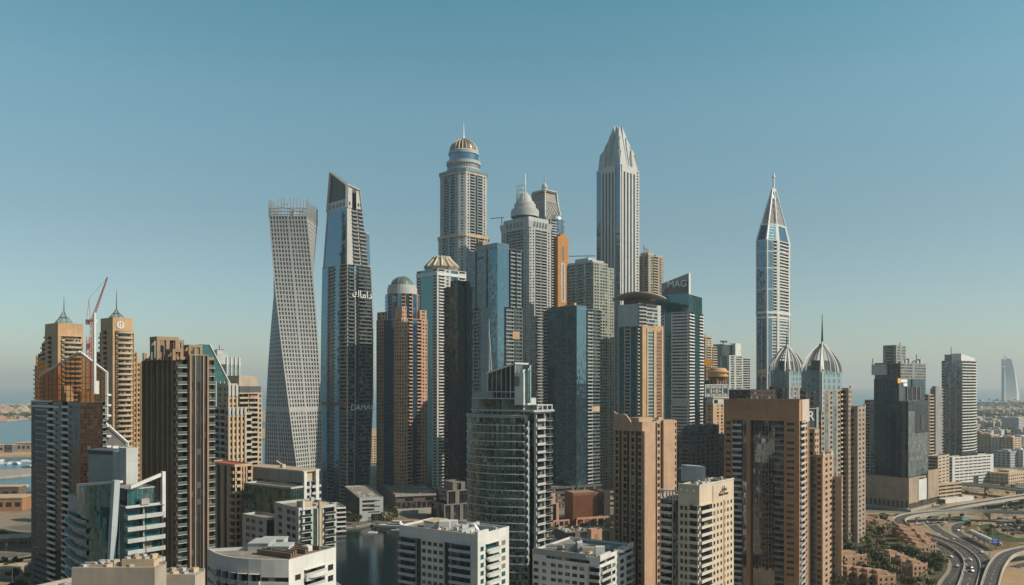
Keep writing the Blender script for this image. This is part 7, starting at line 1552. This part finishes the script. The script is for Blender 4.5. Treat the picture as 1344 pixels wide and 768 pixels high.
def palm(h, seed):
    q = random.Random(seed); o = bpy.data.objects.new('palm_tree', None); COL.objects.link(o); t = MB(); t.tube([(0, 0, 0), (q.uniform(-.2, .2), .1, h * .5), (0, 0, h)], .26, 7, 0, .2); t.build('trunk', BARK, o); f = MB()
    for i in range(22):
        a = q.uniform(0, 6.28); up = q.uniform(-.1, 1.1); L = q.uniform(2.3, 3.2); pts = [Vector((L * k * math.cos(a), L * k * math.sin(a), h + up * L * k * .9 - 1.5 * k * k * L * .55)) for k in (0, .35, .7, 1)]; sd = Vector((-math.sin(a), math.cos(a), 0))
        for k in range(3):
            w0, w1 = (.12, .42, .38)[k], (.42, .38, .05)[k]; p, r_ = pts[k], pts[k + 1]; dn = Vector((0, 0, -.22))
            for s_ in (-1, 1): f.quad(tuple(p), tuple(r_), tuple(r_ + sd * w1 * s_ + dn), tuple(p + sd * w0 * s_ + dn))
    f.build('crown', LEAF[1], o); return o
PROTO = [('broad', broad(8, 3.4, 1, 0)), ('broad', broad(9.5, 3.8, 2, 0)), ('broad', broad(7, 3.2, 3, 1)), ('broad', broad(6, 2.6, 4, 1)), ('broad', broad(6.5, 3, 5, 2)), ('palm', palm(8, 6)), ('palm', palm(10, 7))]
LAB = {0: ('dark green bushy tree among the villas and roads', 'tree', 'dark broadleaf trees'), 1: ('dark green bushy tree among the villas and roads', 'tree', 'dark broadleaf trees'), 2: ('olive green rounded tree among the villas and roads', 'tree', 'olive broadleaf trees'), 3: ('olive green rounded tree among the villas and roads', 'tree', 'olive broadleaf trees'), 4: ('dry brownish tree among the villas and roads', 'tree', 'dry brown trees'), 5: ('date palm with drooping fronds near the roads', 'palm tree', 'date palms'), 6: ('date palm with drooping fronds near the roads', 'palm tree', 'date palms')}
used = set()
def plant(p, i, s):
    src = PROTO[i][1]; o = src if i not in used else copy_tree(src); used.add(i); o.location = p; o.rotation_euler = (0, 0, rnd.uniform(0, 6.28)); o.scale = (s, s, s * rnd.uniform(.9, 1.15)); tag(o, *LAB[i])
def clear(p, m=2.2):
    for C, hw in ROADS:
        for c in C:
            if (c.x - p.x) ** 2 + (c.y - p.y) ** 2 < (hw + m) ** 2: return False
    return all(not (-5 < p.x - v.x < 17 and -15 < p.y - v.y < 13) for v in VS)
zones = [((1095, 1250, 690, 800), 135, (0, 1, 2, 2, 3, 3, 4, 5, 5, 6)), ((1190, 1246, 704, 756), 42, (1, 2, 4, 4, 5, 6)), ((1130, 1175, 688, 706), 24, (5, 6, 3, 0)), ((1215, 1344, 655, 712), 46, (3, 3, 5, 4, 2)), ((1250, 1344, 640, 668), 30, (3, 5, 2)), ((0, 60, 700, 790), 22, (0, 2, 5, 3)), ((690, 812, 690, 712), 22, (0, 2, 5, 3)), ((440, 530, 677, 690), 26, (5, 6, 3, 0)), ((440, 620, 660, 680), 16, (0, 2, 5)), ((690, 812, 680, 700), 20, (0, 2, 5, 1))]
taken = []
def inpoly(p, P):
    r = False
    for i in range(len(P)):
        a, b = P[i], P[i - 1]
        if (a[1] > p[1]) != (b[1] > p[1]) and p[0] < (b[0] - a[0]) * (p[1] - a[1]) / (b[1] - a[1]) + a[0]: r = not r
    return r
garden = [(1092, 692), (1180, 690), (1215, 708), (1240, 726), (1250, 748), (1234, 800), (1080, 800)]
for zi, ((x0, x1, y0, y1), n, kinds) in enumerate(zones):
    got = 0; tr = 0
    while got < n and tr < n * 14:
        tr += 1; px, py = rnd.uniform(x0, x1), rnd.uniform(y0, y1)
        if zi < 2 and not inpoly((px, py), garden): continue
        p = G(px, py)
        if not clear(p) or any((p.x - t.x) ** 2 + (p.y - t.y) ** 2 < 9 for t in taken): continue
        taken.append(p); plant(p, rnd.choice(kinds), rnd.uniform(.65, 1.1) * (.75 if zi in (3, 4) else 1)); got += 1

# far greenery as one mass
m = MB(); q = random.Random(3)
for (x0, x1, y0, y1, n) in ((1262, 1360, 529, 534, 260), (1262, 1360, 540, 548, 160), (1262, 1350, 555, 600, 170), (-10, 45, 545, 549, 120), (1120, 1145, 575, 610, 40), (-10, 45, 534, 537, 60)):
    for i in range(n):
        p = G(q.uniform(x0, x1), q.uniform(y0, y1)); s = q.uniform(4, 9)
        for _ in range(7):
            d = Vector((q.gauss(0, 1), q.gauss(0, 1), abs(q.gauss(0, .5)))) * s * .7; c = p + d; r = s * q.uniform(.25, .5); u = Vector((q.gauss(0, 1), q.gauss(0, 1), q.gauss(0, 1))).normalized(); v = u.cross(Vector((q.gauss(0, 1), q.gauss(0, 1), q.gauss(0, 1)))).normalized(); c.z += r; m.quad(tuple(c - u * r - v * r), tuple(c + u * r - v * r), tuple(c + u * r + v * r), tuple(c - u * r + v * r))
o = m.build('distant_greenery', LEAF[0]); o['kind'] = 'stuff'

# island houses and harbour structures on the left
hm_ = MB(); hm_.box(-8, 8, -6, 6, -1, 7); hm_.prism([(-8.6, -6.6), (8.6, -6.6), (8.6, 6.6), (-8.6, 6.6)], 7, 10, 0, [(-3, -.5), (3, -.5), (3, .5), (-3, .5)]); MESH = [hm_.mesh('island_house', [wall(n_, c_)]) for n_, c_ in (('clay_house', (.50, .26, .17)), ('cream_house', (.60, .50, .38)), ('dusty_house', (.42, .33, .27)))]
q = random.Random(8)
for i in range(130):
    px, py = q.uniform(-8, 60), 531 + 19 * q.random(); k = q.randrange(3); p = G(px, py, .5)
    if 544.5 < py < 549: continue
    o = bpy.data.objects.new('island_house', MESH[k]); COL.objects.link(o); o.location = p; o.rotation_euler = (0, 0, q.uniform(0, 3)); s = q.uniform(.8, 1.8); o.scale = (s, s, s * .8); tag(o, ['tiny clay roofed villa on the hazy island across the water', 'tiny cream villa on the hazy island across the water', 'tiny dusty brown villa on the hazy island across the water'][k], 'house', ['clay island villas', 'cream island villas', 'dusty island villas'][k])
def shed(px0, px1, py, h, d, m_, label, rz=0, z=.5, open_=False):
    p0, p1 = G(px0, py, z), G(px1, py, z); w = p1.x - p0.x; o = empty('harbour_building', p0, R(rz), label, 'building'); b = MB(); b.box(0, w, 0, d, -1, h); b.build('wall', m_, o); r = MB(); r.box(-.6, w + .6, -.6, d + .6, h, h + .8); r.build('roof', TAN2, o); wm = MB(); n = max(3, int(w / 7))
    for i in range(n): wm.box(w * (i + .2) / n, w * (i + .8) / n, -.15, .1, h * .35, h * .7)
    wm.build('window', GD, o)
shed(16, 52, 593, 15, 30, SAND, 'long beige harbour shed on the breakwater at the left edge'); shed(7, 16, 594, 13, 18, wall('shed_grey', (.16, .16, .17)), 'small dark grey harbour shed left of the long beige one'); shed(-14, 5, 594, 12, 20, TAN2, 'tan harbour shed cut by the left edge of the picture')
shed(-30, 25, 672, 12, 26, wall('red_tan', (.42, .22, .12)), 'reddish tan low building with flat roof at the left edge below the harbour', 8, 0); shed(-20, 22, 658, 14, 16, wall('dull_brown', (.20, .13, .10)), 'dull brown block behind the reddish tan building at the left edge', 6, 0); shed(-40, 18, 762, 6, 14, CONC, 'low pale roof at the bottom left edge beside the dark gable tower', 10, 0); shed(-40, 30, 722, 7, 14, wall('bridge_dim', (.22, .18, .15)), 'dim brown low deck building at the left edge under the road', 14, 0)
def boat(px, py, L, label, big=False, rz=20, z=-1.4):
    p = G(px, py, z); o = empty('motor_yacht' if big else 'motor_boat', p, R(rz), label, 'yacht' if big else 'boat'); W = L * .13; h = MB(); N = 8
    sec = [(L * (i / N - .5), W * (1 - (max(0, i / N - .45) / .55) ** 2.2) + .02) for i in range(N + 1)]
    for (x0, w0), (x1, w1) in zip(sec, sec[1:]):
        for s_ in (-1, 1): Q = [(x0, s_ * w0 * .7, -.3), (x1, s_ * w1 * .6, -.3), (x1, s_ * w1, L * .09), (x0, s_ * w0, L * .085)]; h.quad(*(Q if s_ < 0 else Q[::-1]))
        h.quad((x0, -w0, L * .085), (x1, -w1, L * .09), (x1, w1, L * .09), (x0, w0, L * .085))
    h.quad((sec[0][0], sec[0][1] * .7, -.3), (sec[0][0], -sec[0][1] * .7, -.3), (sec[0][0], -sec[0][1], L * .085), (sec[0][0], sec[0][1], L * .085)); h.build('hull', WMET, o)
    c = MB(); c.prism([(-L * .38, -W * .75), (L * .15, -W * .75), (L * .15, W * .75), (-L * .38, W * .75)], L * .085, L * .155, 0, [(-L * .38, -W * .7), (L * .08, -W * .65), (L * .08, W * .65), (-L * .38, W * .7)]); 
    if big: c.prism([(-L * .34, -W * .6), (0, -W * .6), (0, W * .6), (-L * .34, W * .6)], L * .165, L * .225, 0, [(-L * .34, -W * .55), (-L * .06, -W * .5), (-L * .06, W * .5), (-L * .34, W * .55)])
    c.build('cabin', WMET, o); w = MB(); w.box(-L * .33, L * .085, -W * .755, W * .755, L * .11, L * .135)
    if big: w.box(-L * .31, -L * .045, -W * .6, W * .6, L * .185, L * .21)
    w.build('window', GD, o)
boat(513, 692.5, 26, 'white motor yacht moored beside the white foreground block at the water bend', True, 165); boat(489, 699.5, 8, 'small white boat alone on the dark marina water', False, 20); boat(521, 697.5, 12, 'small white cruiser half hidden behind the white foreground block', False, 160)
q = random.Random(2)
for i in range(10): boat(q.uniform(2, 40), q.choice((584, 606, 609, 613, 640)), q.uniform(14, 24), 'tiny white boat in the left harbour water', False, q.uniform(0, 180), -2.6)
# unseen towers added round and behind the viewpoint: the glass fronts mirror them and they shut out the low sky
q = random.Random(12); BACK = [wall('back_beige', (.26, .21, .16)), wall('back_white', (.34, .34, .33)), wall('back_brown', (.15, .10, .07)), wall('back_grey', (.12, .125, .13))]  # dark walls, so the added towers bounce less light onto shaded fronts
for i, (x, y, w, d_, h_) in enumerate(((-120, -60, 40, 30, 190), (-190, 20, 36, 40, 170), (-260, 110, 40, 36, 210), (-60, -120, 44, 30, 160), (10, -90, 34, 34, 205), (-330, -20, 50, 40, 230), (-230, -110, 46, 36, 180), (-410, 90, 44, 44, 200), (80, -150, 40, 40, 180), (-480, 200, 50, 40, 190), (-560, 60, 60, 40, 240), (-400, -160, 60, 40, 220), (-520, 300, 44, 40, 150), (-640, 330, 50, 44, 170), (-740, 180, 60, 50, 200), (-150, -230, 80, 40, 240))):
    o = empty('added_tower', (x, y, 0), R(q.uniform(20, 60)), 'unseen tower added behind the viewpoint to block low sky and fill the reflections', 'tower', 'added towers behind the viewpoint'); b = MB(); b.box(0, w, 0, d_, 0, h_); b.build('wall', BACK[i % 4], o); wm = MB(); nf = int(h_ / 3.5)
    for f_ in range(nf):
        z_ = f_ * 3.5 + 1.2
        for k_ in range(int(w / 5)): wm.box(k_ * 5 + 1, k_ * 5 + 4, -.15, d_ + .15, z_, z_ + 1.7)
        for k_ in range(int(d_ / 5)): wm.box(-.15, w + .15, k_ * 5 + 1, k_ * 5 + 4, z_ + .01, z_ + 1.69)
    r = wm.build('window', GD, o); r['kind'] = 'stuff'
for o in list(COL.objects):
    if o.name.startswith('motor_boat') and o.get('label', '').startswith('tiny'): o['group'] = 'boats in the left harbour'

# ================================================================== CARS, LAMPS
CARP = {}; CARS = []
def car(px, py, rz, paint, label, z=0.1, van=False, group=None):
    key = (paint, van)
    if key in CARP: o = copy_tree(CARP[key])
    else:
        o = bpy.data.objects.new('box_truck' if van else 'car', None); COL.objects.link(o); CARP[key] = o
        pm = plain('paint_' + paint, {'white': (.75, .75, .74), 'dark': (.03, .032, .036), 'silver': (.42, .43, .44), 'red': (.35, .03, .03), 'teal': (.20, .48, .46)}[paint], .25, 0.0)
        b = MB()
        if van: b.box(-3.6, 1.2, -1.15, 1.15, .7, 3.4); b.prism([(1.3, -1.1), (3.2, -1.1), (3.2, 1.1), (1.3, 1.1)], .6, 2.5, 0, [(1.3, -1.05), (2.7, -1.05), (2.7, 1.05), (1.3, 1.05)])
        else: b.box(-2.2, 2.2, -.9, .9, .35, .85); b.prism([(-1.7, -.85), (1.1, -.85), (1.1, .85), (-1.7, .85)], .85, 1.45, 0, [(-1.2, -.7), (.35, -.7), (.35, .7), (-1.2, .7)])
        b.build('body', pm, o); w = MB()
        if van: w.box(2.2, 3.0, -1.12, 1.12, 1.5, 2.2)
        else: w.prism([(-1.62, -.87), (1.02, -.87), (1.02, .87), (-1.62, .87)], .92, 1.36, 0, [(-1.25, -.75), (.45, -.75), (.45, .75), (-1.25, .75)])
        w.build('window', GD, o)
        for x in ((-2.2, 2.2) if van else (-1.4, 1.4)):
            for y in (-.85, .85): t = MB(); t.tube([(x, y - .12, .34), (x, y + .12, .34)], .34, 12); t.build('wheel', plain('tyre', (.02, .02, .02), .8), o)
        for y in (-.6, .6): t = MB(); t.box(2.18 if not van else 3.19, 2.24 if not van else 3.25, y - .2, y + .2, .6, .75); t.build('headlight', WMET, o)
    CARS.append(o); o.location = G(px, py, z); o.rotation_euler = (0, 0, R(rz)); tag(o, label, 'truck' if van else 'car', group)
car(1271, 735.5, 130, 'white', 'white car on the loop road, upper of the pair near the bottom right', .9); car(1274.5, 750.5, 105, 'silver', 'silver car on the loop road, nearest the bottom edge', .5); car(1273.5, 746.5, 105, 'dark', 'dark car just ahead of the silver car on the loop road', .5); car(1288, 748, 80, 'dark', 'dark car alone on the inner road beside the white walled ramp'); car(1246.5, 731.5, 120, 'white', 'white car by the left kerb next to the roadside trees')
car(1256.5, 697, 100, 'white', 'white car on the tight bend below the teal truck'); car(1267, 684, 5, 'teal', 'teal box truck on the cross road under the loop ramp', .1, True); car(1233, 687, 10, 'dark', 'dark car on the cross road left of the teal truck')
for i, (px, py, c) in enumerate(((1309, 693, 'dark'), (1313, 690.5, 'white'), (1319, 690, 'white'), (1326, 689.5, 'silver'), (1333, 687, 'white'), (1338, 686, 'white'), (1322, 695, 'silver'), (1329, 696.5, 'dark'), (1337, 694, 'white'), (1342, 692, 'dark'))): car(px, py, 70, c, c + ' car parked in the car park inside the ramps at right', .07, False, c + ' cars in the right car park')
for i, (px, py, c) in enumerate(((4, 748, 'white'), (12, 752, 'dark'), (18, 746, 'silver'), (6, 758, 'dark'), (22, 757, 'white'), (30, 751, 'silver'))): car(px, py, 15 + 5 * i, c, c + ' car parked in the shade at the bottom left corner', .05, False, c + ' cars at bottom left')
for i, (px, py, c) in enumerate(((1127, 736, 'dark'), (1132, 737, 'white'), (1137, 736.5, 'silver'), (1142, 738, 'dark'), (1128, 742, 'white'), (1135, 743, 'dark'))): car(px, py, 70, c, c + ' car parked between the trees left of the villas', .05, False, c + ' cars parked by the villas')
q = random.Random(77)
for ri, nm_ in ((0, 'three lane lower road'), (1, 'inner road by the white ramp'), (4, 'street in front of the brown podium'), (3, 'cross road under the loop ramp')):
    C, hw = ROADS[ri]; n_ = len(C)
    for t in range(7):
        i = q.randrange(3, n_ - 3); d_ = (C[i + 1] - C[i]).normalized(); s_ = Vector((d_.y, -d_.x, 0)) * q.choice((-2.4, 2.4)); p = C[i] + s_; col_ = q.choice(('white', 'silver', 'dark', 'white', 'red'))
        if p.y < 460: continue
        car(700, 600, math.degrees(math.atan2(d_.y, d_.x)), col_, col_ + ' car driving on the ' + nm_, .1, False, col_ + ' cars on the ' + nm_);
        CARS[-1].location = (p.x, p.y, .12)
LP = None
for i, (px, py) in enumerate(((1262, 722), (1283, 712), (1250, 744), (1303, 706), (1320, 698), (1332, 712), (1240, 690), (1290, 684), (1316, 680), (1200, 708), (1230, 720), (1341, 700), (8, 735), (16, 765), (30, 742), (1262, 762))):
    if LP is None:
        LP = o = bpy.data.objects.new('street_lamp', None); COL.objects.link(o); m = MB(); m.tube([(0, 0, 0), (0, 0, 10)], .13, 6, 0, .08); m.build('pole', STEEL, o); m = MB(); m.tube([(0, 0, 9.9), (1.2, 0, 10.3), (2.4, 0, 10.3)], .06, 5); m.build('arm', STEEL, o); m = MB(); m.box(1.9, 3.0, -.18, .18, 10.15, 10.35); m.build('lamp_head', GREYW, o)
    else: o = copy_tree(LP)
    o.location = G(px, py); o.rotation_euler = (0, 0, rnd.uniform(0, 6.28)); tag(o, 'slim grey street lamp with a single arm beside the roads', 'street lamp', 'street lamps along the roads')
# ------------------------------------------------------------------ air
hz = MB(); hz.box(-34000, 34000, -3000, 38000, -6, 520)
hm = bpy.data.materials.new('haze_air'); hm.use_nodes = True; ht = hm.node_tree; ht.nodes.clear()
pv = ht.nodes.new('ShaderNodeVolumePrincipled'); pv.inputs['Color'].default_value = (.86, .93, .97, 1); pv.inputs['Density'].default_value = 0.72e-4; pv.inputs['Anisotropy'].default_value = .1
ho = ht.nodes.new('ShaderNodeOutputMaterial'); ht.links.new(pv.outputs[0], ho.inputs['Volume'])
h = hz.build('haze', hm); h['kind'] = 'stuff'
